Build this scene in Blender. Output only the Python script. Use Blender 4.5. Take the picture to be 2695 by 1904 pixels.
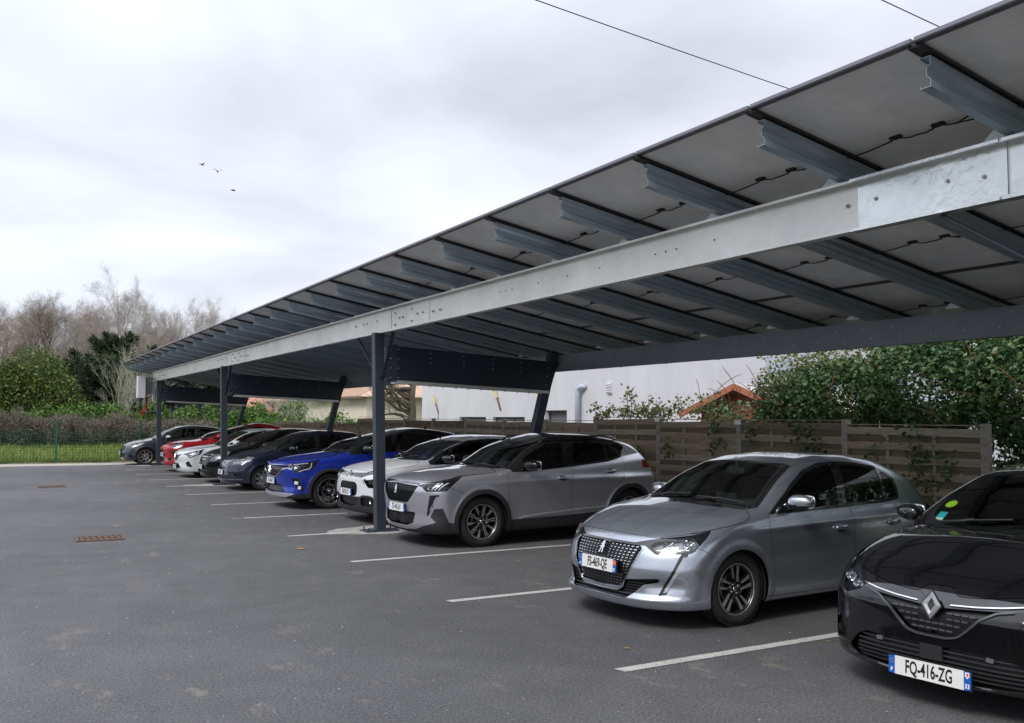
import bpy, bmesh, math, random
import numpy as np
from mathutils import Vector, Matrix
random.seed(7); rng = np.random.default_rng(7)
S = bpy.context.scene
for o in list(bpy.data.objects): bpy.data.objects.remove(o)
R = math.radians
# ---------------------------------------------------------------- camera
cd = bpy.data.cameras.new('camera'); cam = bpy.data.objects.new('camera', cd); S.collection.objects.link(cam); S.camera = cam
YAW, PIT, ROLL, FPX = 0.520573542, 0.0637051636, 0.00570727506, 2380.35901
fw = Vector((math.sin(YAW) * math.cos(PIT), math.cos(YAW) * math.cos(PIT), math.sin(PIT)))
rt = Vector((math.cos(YAW), -math.sin(YAW), 0)); up = rt.cross(fw)
r2 = rt * math.cos(ROLL) + up * math.sin(ROLL); u2 = up * math.cos(ROLL) - rt * math.sin(ROLL)
m = Matrix((r2, u2, -fw)).transposed().to_4x4(); m.translation = Vector((-3.86613, -5.22082, 1.75383)); cam.matrix_world = m
cd.sensor_width = 36; cd.sensor_fit = 'HORIZONTAL'; cd.lens = 36 * FPX / 2695; cd.clip_end = 2000; cd.clip_start = .05
S.render.resolution_x = 1024; S.render.resolution_y = 723
S.cycles.use_denoising = True; S.cycles.max_bounces = 8; S.cycles.glossy_bounces = 4; S.cycles.transparent_max_bounces = 16; S.cycles.sample_clamp_indirect = 6
# ---------------------------------------------------------------- daylight under cloud
W = bpy.data.worlds.new('World'); S.world = W; W.use_nodes = True
SUN_EL, SUN_AZ = R(46), R(245)
def build_world():
    nt = W.node_tree; nt.nodes.clear(); N = nt.nodes.new; Lk = nt.links.new
    out = N('ShaderNodeOutputWorld'); bg = N('ShaderNodeBackground'); bg.inputs[1].default_value = .1
    sky = N('ShaderNodeTexSky'); sky.sky_type = 'NISHITA'; sky.sun_disc = False; sky.sun_elevation = SUN_EL; sky.sun_rotation = SUN_AZ
    sky.air_density = 1.0; sky.dust_density = 3.0
    tc = N('ShaderNodeTexCoord')
    # cloud deck seen from below: project the direction onto a plane
    sep = N('ShaderNodeSeparateXYZ'); Lk(tc.outputs['Generated'], sep.inputs[0])
    mx = N('ShaderNodeMath'); mx.operation = 'MAXIMUM'; Lk(sep.outputs[2], mx.inputs[0]); mx.inputs[1].default_value = .0
    ad = N('ShaderNodeMath'); ad.operation = 'ADD'; Lk(mx.outputs[0], ad.inputs[0]); ad.inputs[1].default_value = .22
    dx = N('ShaderNodeMath'); dx.operation = 'DIVIDE'; Lk(sep.outputs[0], dx.inputs[0]); Lk(ad.outputs[0], dx.inputs[1])
    dy = N('ShaderNodeMath'); dy.operation = 'DIVIDE'; Lk(sep.outputs[1], dy.inputs[0]); Lk(ad.outputs[0], dy.inputs[1])
    cb = N('ShaderNodeCombineXYZ'); Lk(dx.outputs[0], cb.inputs[0]); Lk(dy.outputs[0], cb.inputs[1])
    n1 = N('ShaderNodeTexNoise'); n1.inputs['Scale'].default_value = 1.15; n1.inputs['Detail'].default_value = 6; n1.inputs['Roughness'].default_value = .5; n1.inputs['Distortion'].default_value = .35; Lk(cb.outputs[0], n1.inputs[0])
    n2 = N('ShaderNodeTexNoise'); n2.inputs['Scale'].default_value = .45; n2.inputs['Detail'].default_value = 3; Lk(cb.outputs[0], n2.inputs[0])
    a2 = N('ShaderNodeMath'); a2.operation = 'MULTIPLY_ADD'; Lk(n2.outputs[0], a2.inputs[0]); a2.inputs[1].default_value = .7; Lk(n1.outputs[0], a2.inputs[2])
    cr = N('ShaderNodeValToRGB'); Lk(a2.outputs[0], cr.inputs[0]); e = cr.color_ramp.elements
    e[0].position = .58; e[0].color = (3.9, 4.05, 4.65, 1); e[1].position = .96; e[1].color = (6.9, 7.25, 8.1, 1); q = e.new(.78); q.color = (5.5, 5.75, 6.35, 1)
    # veil: clouds cover the blue almost everywhere
    mix = N('ShaderNodeMix'); mix.data_type = 'RGBA'; mix.inputs[0].default_value = .93; Lk(sky.outputs[0], mix.inputs[6]); Lk(cr.outputs[0], mix.inputs[7])
    zg = N('ShaderNodeMapRange'); zg.inputs[1].default_value = .35; zg.inputs[2].default_value = 1; zg.inputs[3].default_value = 1.0; zg.inputs[4].default_value = 2.1; Lk(sep.outputs[2], zg.inputs[0])   # overcast sky: brighter towards the zenith
    vz = N('ShaderNodeVectorMath'); vz.operation = 'SCALE'; Lk(mix.outputs[2], vz.inputs[0]); Lk(zg.outputs[0], vz.inputs['Scale']); Lk(vz.outputs[0], bg.inputs[0]); Lk(bg.outputs[0], out.inputs[0])
build_world()
sl = bpy.data.lights.new('sun', 'SUN'); sl.energy = 1.5; sl.angle = R(20); sl.color = (1, .97, .93)
so = bpy.data.objects.new('sun', sl); S.collection.objects.link(so); so.rotation_euler = (R(90) - SUN_EL, 0, R(180) - SUN_AZ)
S.view_settings.view_transform = 'Standard'; S.view_settings.look = 'None'; S.view_settings.exposure = .62; S.view_settings.gamma = 1
# ---------------------------------------------------------------- helpers
def link(o, parent=None, loc=None, rot=None):
    S.collection.objects.link(o)
    if parent is not None: o.parent = parent
    if loc is not None: o.location = loc
    if rot is not None: o.rotation_euler = rot
    return o
def tag(o, label=None, cat=None, group=None, kind=None):
    if label: o['label'] = label
    if cat: o['category'] = cat
    if group: o['group'] = group
    if kind: o['kind'] = kind
    return o
def empty(name, loc=(0, 0, 0), rz=0, **k):
    o = bpy.data.objects.new(name, None); link(o, loc=loc, rot=(0, 0, rz)); o.empty_display_size = .2; return tag(o, **k)
def obj(name, me, parent=None, loc=None, rot=None, **k):
    o = bpy.data.objects.new(name, me); link(o, parent, loc, rot); return tag(o, **k)
def copy_tree(o, parent=None):
    c = o.copy(); S.collection.objects.link(c)
    if parent is not None: c.parent = parent
    for ch in o.children: copy_tree(ch, c)
    return c
class MB:
    """collects simple shapes, builds one mesh"""
    def __init__(s): s.v = []; s.f = []; s.m = []; s.mats = []; s.cur = 0; s.sm = []
    def mat(s, m):
        if m not in s.mats: s.mats.append(m)
        s.cur = s.mats.index(m); return s
    def raw(s, V, F, smooth=False):
        b = len(s.v); s.v += [tuple(map(float, v)) for v in V]
        for f in F: s.f.append([int(i) + b for i in f]); s.m.append(s.cur); s.sm.append(smooth)
        return s
    def box(s, c, d, rot=None, M=None):
        hx, hy, hz = d[0] / 2, d[1] / 2, d[2] / 2
        V = [Vector((x, y, z)) for x in (-hx, hx) for y in (-hy, hy) for z in (-hz, hz)]
        if rot is not None:
            from mathutils import Euler
            E = Euler(rot).to_matrix(); V = [E @ v for v in V]
        V = [v + Vector(c) for v in V]
        if M is not None: V = [M @ v for v in V]
        return s.raw(V, [(0, 1, 3, 2), (4, 6, 7, 5), (0, 4, 5, 1), (2, 3, 7, 6), (0, 2, 6, 4), (1, 5, 7, 3)])
    def bar(s, a, b, w, h, up=(0, 0, 1)):
        a, b = Vector(a), Vector(b); t = (b - a).normalized(); u = Vector(up); x = t.cross(u)
        if x.length < 1e-4: x = t.cross(Vector((1, 0, 0)))
        x.normalize(); y = x.cross(t)
        V = [p + x * sx * w / 2 + y * sy * h / 2 for p in (a, b) for sx, sy in ((-1, -1), (1, -1), (1, 1), (-1, 1))]
        return s.raw(V, [(3, 2, 1, 0), (4, 5, 6, 7), (0, 1, 5, 4), (1, 2, 6, 5), (2, 3, 7, 6), (3, 0, 4, 7)])
    def tube(s, pts, r, n=6, cap=True, smooth=True):
        pts = [Vector(p) for p in pts]; rr = r if isinstance(r, (list, tuple)) else [r] * len(pts); V = []; F = []
        x = None
        for i, p in enumerate(pts):
            t = (pts[min(i + 1, len(pts) - 1)] - pts[max(i - 1, 0)])
            if t.length < 1e-9: t = Vector((0, 0, 1))
            t.normalize()
            if x is None: x = t.orthogonal().normalized()
            else:
                x = (x - t * x.dot(t))
                if x.length < 1e-5: x = t.orthogonal()
                x.normalize()
            y = t.cross(x)
            for k in range(n):
                a = 2 * math.pi * k / n; V.append(p + (x * math.cos(a) + y * math.sin(a)) * rr[i])
        for i in range(len(pts) - 1):
            for k in range(n):
                k2 = (k + 1) % n; F.append((i * n + k, i * n + k2, (i + 1) * n + k2, (i + 1) * n + k))
        if cap: F.append(tuple(range(n))[::-1]); F.append(tuple((len(pts) - 1) * n + k for k in range(n)))
        return s.raw(V, F, smooth)
    def cyl(s, a, b, r, n=12, r2=None): return s.tube([a, b], [r, r if r2 is None else r2], n, True, False)
    def prism(s, poly, z0, z1, M=None):
        """polygon in xy extruded z0..z1"""
        n = len(poly); V = [Vector((p[0], p[1], z)) for z in (z0, z1) for p in poly]
        if M is not None: V = [M @ v for v in V]
        a = sum(poly[i][0] * poly[(i + 1) % n][1] - poly[(i + 1) % n][0] * poly[i][1] for i in range(n))
        F = [tuple(range(n))[::-1], tuple(range(n, 2 * n))] + [(i, (i + 1) % n, n + (i + 1) % n, n + i) for i in range(n)]
        if a < 0: F = [f[::-1] for f in F]
        return s.raw(V, F)
    def lathe(s, prof_, n=32, M=None, smooth=True, closed=False):
        """profile [(r,z)] about z"""
        V = []; F = []
        for r, z in prof_:
            for k in range(n):
                a = 2 * math.pi * k / n; V.append(Vector((r * math.cos(a), r * math.sin(a), z)))
        if M is not None: V = [M @ v for v in V]
        m_ = len(prof_)
        for i in range(m_ - 1 + (1 if closed else 0)):
            j = (i + 1) % m_
            for k in range(n):
                k2 = (k + 1) % n; F.append((i * n + k, i * n + k2, j * n + k2, j * n + k))
        return s.raw(V, F, smooth)
    def mesh(s, name):
        me = bpy.data.meshes.new(name); me.from_pydata(s.v, [], s.f)
        for m_ in s.mats: me.materials.append(m_)
        me.polygons.foreach_set('material_index', s.m); me.polygons.foreach_set('use_smooth', s.sm); me.update()
        return me
    def build(s, name, m_=None, parent=None, loc=None, rot=None, **k):
        if m_ is not None: s.mats = [m_]; s.m = [0] * len(s.f)
        return obj(name, s.mesh(name), parent, loc, rot, **k)
# ---------------------------------------------------------------- materials
MATS = {}
def new_mat(name):
    m_ = bpy.data.materials.new(name); m_.use_nodes = True; nt = m_.node_tree; nt.nodes.clear()
    return m_, nt, nt.nodes.new, nt.links.new
def pbr(name, col, rough=.5, metal=0, bump=0, bscale=50, var=0, vscale=3, coat=0, spec=.5, noise_detail=4, rvar=0, stretch=None, dirt=None, emis=None):
    """principled material with procedural colour variation and fine relief"""
    if name in MATS: return MATS[name]
    m_, nt, N, Lk = new_mat(name); out = N('ShaderNodeOutputMaterial'); b = N('ShaderNodeBsdfPrincipled'); Lk(b.outputs[0], out.inputs[0])
    b.inputs['Base Color'].default_value = (*col, 1); b.inputs['Roughness'].default_value = rough; b.inputs['Metallic'].default_value = metal
    b.inputs['Coat Weight'].default_value = coat; b.inputs['Coat Roughness'].default_value = .03; b.inputs['Specular IOR Level'].default_value = spec
    tc = N('ShaderNodeTexCoord'); src_ = tc.outputs['Object']
    if stretch:
        mp = N('ShaderNodeMapping'); Lk(src_, mp.inputs[0]); mp.inputs['Scale'].default_value = stretch; src_ = mp.outputs[0]
    if var or rvar:
        n = N('ShaderNodeTexNoise'); n.inputs['Scale'].default_value = vscale; n.inputs['Detail'].default_value = noise_detail; n.inputs['Roughness'].default_value = .65; Lk(src_, n.inputs[0])
        if var:
            mr = N('ShaderNodeMapRange'); mr.inputs[1].default_value = .25; mr.inputs[2].default_value = .75; mr.inputs[3].default_value = 1 - var; mr.inputs[4].default_value = 1 + var; Lk(n.outputs[0], mr.inputs[0])
            vm = N('ShaderNodeVectorMath'); vm.operation = 'SCALE'; vm.inputs[0].default_value = col; Lk(mr.outputs[0], vm.inputs['Scale']); cs = vm.outputs[0]
            if dirt:
                n3 = N('ShaderNodeTexNoise'); n3.inputs['Scale'].default_value = vscale * dirt[1]; n3.inputs['Detail'].default_value = 6; n3.inputs['Roughness'].default_value = .7; Lk(src_, n3.inputs[0])
                m3 = N('ShaderNodeMapRange'); m3.inputs[1].default_value = dirt[2]; m3.inputs[2].default_value = dirt[2] + .15; Lk(n3.outputs[0], m3.inputs[0])
                mm = N('ShaderNodeMath'); mm.operation = 'MULTIPLY'; mm.inputs[1].default_value = dirt[3]; Lk(m3.outputs[0], mm.inputs[0])
                mi = N('ShaderNodeMix'); mi.data_type = 'RGBA'; Lk(mm.outputs[0], mi.inputs[0]); Lk(cs, mi.inputs[6]); mi.inputs[7].default_value = (*dirt[0], 1); cs = mi.outputs[2]
            Lk(cs, b.inputs['Base Color'])
        if rvar:
            m2 = N('ShaderNodeMapRange'); m2.inputs[3].default_value = max(0, rough - rvar); m2.inputs[4].default_value = min(1, rough + rvar); Lk(n.outputs[0], m2.inputs[0]); Lk(m2.outputs[0], b.inputs['Roughness'])
    if bump:
        n2 = N('ShaderNodeTexNoise'); n2.inputs['Scale'].default_value = bscale; n2.inputs['Detail'].default_value = 5; Lk(src_, n2.inputs[0])
        bp = N('ShaderNodeBump'); bp.inputs['Strength'].default_value = bump; bp.inputs['Distance'].default_value = .01; Lk(n2.outputs[0], bp.inputs['Height']); Lk(bp.outputs[0], b.inputs['Normal'])
    if emis: b.inputs['Emission Color'].default_value = (*emis[0], 1); b.inputs['Emission Strength'].default_value = emis[1]
    MATS[name] = m_; return m_
def car_paint(name, col, metal=0.0, rough=.35, coat=1.0, flake=0, dust=.6):
    """clear-coated paint; faces seen from inside are dark trim"""
    if name in MATS: return MATS[name]
    m_, nt, N, Lk = new_mat(name); out = N('ShaderNodeOutputMaterial'); b = N('ShaderNodeBsdfPrincipled')
    b.inputs['Base Color'].default_value = (*col, 1); b.inputs['Metallic'].default_value = metal; b.inputs['Roughness'].default_value = rough
    b.inputs['Coat Weight'].default_value = coat; b.inputs['Specular IOR Level'].default_value = .5 if metal > .5 else .05; b.inputs['Coat Roughness'].default_value = .02; b.inputs['Coat IOR'].default_value = 1.55
    tc = N('ShaderNodeTexCoord')
    # thin road film: a little dust low on the body and faint mottling
    n = N('ShaderNodeTexNoise'); n.inputs['Scale'].default_value = 4; n.inputs['Detail'].default_value = 8; n.inputs['Roughness'].default_value = .75; Lk(tc.outputs['Object'], n.inputs[0])
    sp = N('ShaderNodeSeparateXYZ'); Lk(tc.outputs['Object'], sp.inputs[0])
    mr = N('ShaderNodeMapRange'); mr.inputs[1].default_value = .75; mr.inputs[2].default_value = .15; mr.inputs[3].default_value = .0; mr.inputs[4].default_value = .35 * dust; Lk(sp.outputs[2], mr.inputs[0])
    mu = N('ShaderNodeMath'); mu.operation = 'MULTIPLY'; Lk(mr.outputs[0], mu.inputs[0]); Lk(n.outputs[0], mu.inputs[1])
    m2 = N('ShaderNodeMapRange'); m2.inputs[1].default_value = .55; m2.inputs[2].default_value = .8; m2.inputs[4].default_value = .06 * dust; Lk(n.outputs[0], m2.inputs[0])
    a = N('ShaderNodeMath'); a.operation = 'ADD'; Lk(mu.outputs[0], a.inputs[0]); Lk(m2.outputs[0], a.inputs[1])
    d = N('ShaderNodeBsdfDiffuse'); d.inputs[0].default_value = (.17, .155, .135, 1)
    mx = N('ShaderNodeMixShader'); Lk(a.outputs[0], mx.inputs[0]); Lk(b.outputs[0], mx.inputs[1]); Lk(d.outputs[0], mx.inputs[2])
    ge = N('ShaderNodeNewGeometry'); tr = N('ShaderNodeBsdfDiffuse'); tr.inputs[0].default_value = (.02, .02, .022, 1)
    mb = N('ShaderNodeMixShader'); Lk(ge.outputs['Backfacing'], mb.inputs[0]); Lk(mx.outputs[0], mb.inputs[1]); Lk(tr.outputs[0], mb.inputs[2])
    Lk(mb.outputs[0], out.inputs[0])
    if flake:
        n4 = N('ShaderNodeTexNoise'); n4.inputs['Scale'].default_value = 900; Lk(tc.outputs['Object'], n4.inputs[0])
        bp = N('ShaderNodeBump'); bp.inputs['Strength'].default_value = flake; bp.inputs['Distance'].default_value = .001; Lk(n4.outputs[0], bp.inputs['Height']); Lk(bp.outputs[0], b.inputs['Normal'])
    MATS[name] = m_; return m_
def glass(name, tint=(.5, .6, .55), rough=.0, refl=1.0, ior=1.5):
    """thin sheet of tinted glass: mirror reflection by Fresnel over a tinted see-through"""
    if name in MATS: return MATS[name]
    m_, nt, N, Lk = new_mat(name); out = N('ShaderNodeOutputMaterial'); t = N('ShaderNodeBsdfTransparent'); t.inputs[0].default_value = (*tint, 1)
    g = N('ShaderNodeBsdfGlossy'); g.inputs['Roughness'].default_value = rough; g.inputs[0].default_value = (refl, refl, refl, 1)
    fr = N('ShaderNodeFresnel'); fr.inputs[0].default_value = ior
    mx = N('ShaderNodeMixShader'); Lk(fr.outputs[0], mx.inputs[0]); Lk(t.outputs[0], mx.inputs[1]); Lk(g.outputs[0], mx.inputs[2]); Lk(mx.outputs[0], out.inputs[0])
    MATS[name] = m_; return m_
# ---------------------------------------------------------------- car body library
def prof(pts, sig=0.03, n=1200):
    """smoothed polyline function"""
    a = np.array(pts, float); o = np.argsort(a[:, 0]); a = a[o]
    lo, hi = a[0, 0] - 0.5, a[-1, 0] + 0.5
    t = np.linspace(lo, hi, n); st = t[1] - t[0]
    v = np.interp(t, a[:, 0], a[:, 1])
    # linear extrapolation so that smoothing keeps the ends
    s0 = (a[1, 1] - a[0, 1]) / (a[1, 0] - a[0, 0] + 1e-9); s1 = (a[-1, 1] - a[-2, 1]) / (a[-1, 0] - a[-2, 0] + 1e-9)
    v = np.where(t < a[0, 0], a[0, 1] + (t - a[0, 0]) * s0, v); v = np.where(t > a[-1, 0], a[-1, 1] + (t - a[-1, 0]) * s1, v)
    if sig > 0:
        k = int(3 * sig / st) + 1; x = np.arange(-k, k + 1) * st
        g = np.exp(-x * x / (2 * sig * sig)); g /= g.sum()
        v = np.convolve(np.pad(v, k, mode='edge'), g, mode='valid')
    return lambda q: np.interp(q, t, v)

def smax(a, b, r):
    h = np.clip(0.5 + 0.5 * (a - b) / r, 0, 1)
    return b + (a - b) * h + r * h * (1 - h)

def sstep(a, b, x):
    t = np.clip((x - a) / (b - a), 0, 1); return t * t * (3 - 2 * t)

def bell(x, w):
    return np.exp(-(x / w) ** 2)

def psdf(poly, u, v):
    """signed distance to polygon, negative inside"""
    P = np.asarray(poly, float); out = np.full(u.shape, 9.0)
    lo = P.min(0) - .08; hi = P.max(0) + .08
    m = (u > lo[0]) & (u < hi[0]) & (v > lo[1]) & (v < hi[1])
    if not m.any(): return out
    x = u[m]; y = v[m]; d = np.full(x.shape, 1e9); ins = np.zeros(x.shape, bool)
    for i in range(len(P)):
        a = P[i]; b = P[(i + 1) % len(P)]; e = b - a
        t = np.clip(((x - a[0]) * e[0] + (y - a[1]) * e[1]) / (e @ e + 1e-12), 0, 1)
        d = np.minimum(d, (x - a[0] - t * e[0]) ** 2 + (y - a[1] - t * e[1]) ** 2)
        c = (a[1] > y) != (b[1] > y)
        with np.errstate(divide='ignore', invalid='ignore'):
            xi = a[0] + (y - a[1]) * e[0] / (e[1] if abs(e[1]) > 1e-12 else 1e-12)
        ins ^= c & (x < xi)
    d = np.sqrt(d); out[m] = np.where(ins, -d, d)
    return out

def round_poly(pts, r=0.02, seg=4):
    """round the corners of a polygon"""
    P = [np.array(p, float) for p in pts]; n = len(P); out = []
    for i in range(n):
        a, b, c = P[i - 1], P[i], P[(i + 1) % n]
        l1 = np.linalg.norm(a - b); l2 = np.linalg.norm(c - b)
        rr = min(r, l1 * .45, l2 * .45)
        p0 = b + (a - b) / (l1 + 1e-9) * rr; p1 = b + (c - b) / (l2 + 1e-9) * rr
        for k in range(seg + 1):
            t = k / seg; out.append(tuple((1 - t) ** 2 * p0 + 2 * t * (1 - t) * b + t * t * p1))
    return out

def plsd(line, u, v):
    """distance to polyline, signed by side (for cutting) """
    P = np.asarray(line, float); best = np.full(u.shape, 9.0); sg = np.ones(u.shape)
    lo = P.min(0) - .08; hi = P.max(0) + .08
    m = (u > lo[0]) & (u < hi[0]) & (v > lo[1]) & (v < hi[1])
    x = u[m]; y = v[m]; d = np.full(x.shape, 9.0); s = np.ones(x.shape); pc = np.zeros(x.shape)
    for i in range(len(P) - 1):
        a = P[i]; b = P[i + 1]; e = b - a; L = np.hypot(*e)
        t = np.clip(((x - a[0]) * e[0] + (y - a[1]) * e[1]) / (L * L), 0, 1)
        dd = np.hypot(x - a[0] - t * e[0], y - a[1] - t * e[1])
        cr = ((x - a[0]) * e[1] - (y - a[1]) * e[0])
        ac = np.abs(cr) / L; c = (dd < d - 1e-9) | ((dd < d + 1e-9) & (ac > pc)); d = np.where(c, dd, d); s = np.where(c, np.where(cr >= 0, 1, -1), s); pc = np.where(c, ac, pc)
    best[m] = d; sg[m] = s
    return best, sg

class Car:
    """an implicit hatchback body: smooth intersection of top, side, front and rear surfaces"""
    def __init__(s, **k):
        s.__dict__.update(dict(kf=.10, kf4=.22, kr=.08, kr4=.2, rtf=.10, rtb=.10, rside=.05, rglass=.035, rfront=.09, rrear=.09, ground=.17, k0=.17, k1=-.10,
                               crown_h=.06, crown_r=.07, tt=.46, belt=.03, flare=.012, flw=.09, dents=None, xk=2.4))
        s.__dict__.update(k)
        s.top = prof(s.top_pts, s.__dict__.get('top_sig', .035)); s.nose = prof(s.nose_pts, .02)
        s.tail = prof(s.tail_pts, .025)
        s.plan = prof(s.plan_pts, .08); s.low = prof([(z, d) for d, z in s.low_pts], .03)
        s.zb = prof(s.belt_pts, .1)
    def F(s, x, y, z):
        y = np.abs(y); L = s.L
        kx = s.k0 + (s.k1 - s.k0) * sstep(s.xk - .7, s.xk + .7, x)
        xe = x - kx * y * y
        t = s.top(xe); sl = (s.top(xe + .01) - s.top(xe - .01)) / .02
        cr = s.crown_h + (s.crown_r - s.crown_h) * sstep(s.xcowl, s.xcowl + .7, x)
        ft = (z - t + cr * y * y) / np.sqrt(1 + sl * sl)
        zb = s.zb(x)
        ab = z - zb; up = .5 * (ab + np.sqrt(ab * ab + s.belt ** 2)) - .5 * s.belt
        S = s.plan(x) - s.low(z) - up * s.tt - s.__dict__.get('tt2', .12) * np.maximum(up - .15, 0) ** 2
        for xw, fz in ((s.xf, 1), (s.xr, 1)):
            r = np.hypot(x - xw, z - s.rw)
            S = S + s.flare * (1 - sstep(s.ra + .02, s.ra + s.flw, r))
        if s.dents: S = S + s.dents(s, x, z)
        fs = (y - S) / np.sqrt(1 + np.where(ab > 0, s.tt ** 2, 0) * .8)
        rst = np.where(x < s.xcowl, s.rtf, s.rtb) if False else s.rtf + (s.rtb - s.rtf) * sstep(s.xcowl - .1, s.xcowl + .5, x)
        f = smax(fs, ft, rst)
        kf4 = s.kf4; nf = s.nose(z) + s.kf * y * y + kf4 * y ** 4
        if s.__dict__.get('nose_mod'): nf = nf + s.nose_mod(s, y, z)
        ff = (nf - x) / np.sqrt(1 + (2 * s.kf * y + 4 * kf4 * y ** 3) ** 2)
        f = smax(f, ff, s.rfront)
        nr = s.tail(z) - s.kr * y * y - s.kr4 * y ** 4
        f = smax(f, (x - nr) / np.sqrt(1 + (2 * s.kr * y + 4 * s.kr4 * y ** 3) ** 2), s.rrear)
        f = smax(f, s.ground - z, .03)
        return f
    def grad(s, P, h=.004):
        x, y, z = P[:, 0], P[:, 1], P[:, 2]
        g = np.stack([s.F(x + h, y, z) - s.F(x - h, y, z), s.F(x, y + h, z) - s.F(x, y - h, z), s.F(x, y, z + h) - s.F(x, y, z - h)], 1) / (2 * h)
        return g
    def surface(s, h):
        nx, ny, nz = int((s.L + .1) / h) + 2, int((2 * s.hw + .12) / h) + 2, int((s.H - s.ground + .14) / h) + 2
        X = -.05 + h * np.arange(nx); Y = h * (np.arange(ny) - (ny - 1) / 2); Z = s.ground - .06 + h * np.arange(nz)
        v = s.F(X[:, None, None], Y[None, :, None], Z[None, None, :])
        v = np.broadcast_to(v, (nx, ny, nz))
        ins = v < 0
        c = ins[:-1, :-1, :-1].astype(np.int8)
        tot = np.zeros_like(c)
        for a in (0, 1):
            for b in (0, 1):
                for d in (0, 1): tot += ins[a:nx - 1 + a, b:ny - 1 + b, d:nz - 1 + d]
        act = (tot > 0) & (tot < 8)
        idx = -np.ones(act.shape, np.int64); ii = np.argwhere(act); idx[act] = np.arange(len(ii))
        P = np.stack([X[ii[:, 0]], Y[ii[:, 1]], Z[ii[:, 2]]], 1) + h / 2
        for _ in range(7):
            f = s.F(P[:, 0], P[:, 1], P[:, 2]); g = s.grad(P); n2 = (g * g).sum(1) + 1e-9
            st = (f / n2)[:, None] * g; ln = np.linalg.norm(st, axis=1, keepdims=True); st *= np.minimum(1, h * 1.2 / (ln + 1e-9)); P = P - st
        quads = []
        for ax in range(3):
            sl0 = [slice(None)] * 3; sl1 = [slice(None)] * 3
            sl0[ax] = slice(0, -1); sl1[ax] = slice(1, None)
            a = ins[tuple(sl0)]; b = ins[tuple(sl1)]
            cr = np.argwhere(a != b); flip = a[tuple(cr.T)]
            o = [i for i in range(3) if i != ax]
            ok = (cr[:, o[0]] > 0) & (cr[:, o[1]] > 0) & (cr[:, o[0]] < act.shape[o[0]]) & (cr[:, o[1]] < act.shape[o[1]])
            cr = cr[ok]; flip = flip[ok]
            def at(d0, d1):
                q = cr.copy(); q[:, o[0]] -= d0; q[:, o[1]] -= d1; return idx[tuple(q.T)]
            q = np.stack([at(0, 0), at(1, 0), at(1, 1), at(0, 1)], 1)
            fl = flip if ax != 1 else ~flip
            q[~fl] = q[~fl][:, ::-1]
            quads.append(q)
        Q = np.concatenate(quads); Q = Q[(Q >= 0).all(1)]
        # choose the shorter diagonal
        d1 = np.linalg.norm(P[Q[:, 0]] - P[Q[:, 2]], axis=1); d2 = np.linalg.norm(P[Q[:, 1]] - P[Q[:, 3]], axis=1)
        T = np.where((d1 <= d2)[:, None, None], np.stack([Q[:, [0, 1, 2]], Q[:, [0, 2, 3]]], 1), np.stack([Q[:, [1, 2, 3]], Q[:, [1, 3, 0]]], 1)).reshape(-1, 3)
        g = s.grad(P); N = g / (np.linalg.norm(g, axis=1, keepdims=True) + 1e-9)
        fn = np.cross(P[T[:, 1]] - P[T[:, 0]], P[T[:, 2]] - P[T[:, 0]])
        w = (fn * N[T].sum(1)).sum(1) < 0; T[w] = T[w][:, ::-1]
        return P, N, T

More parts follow.
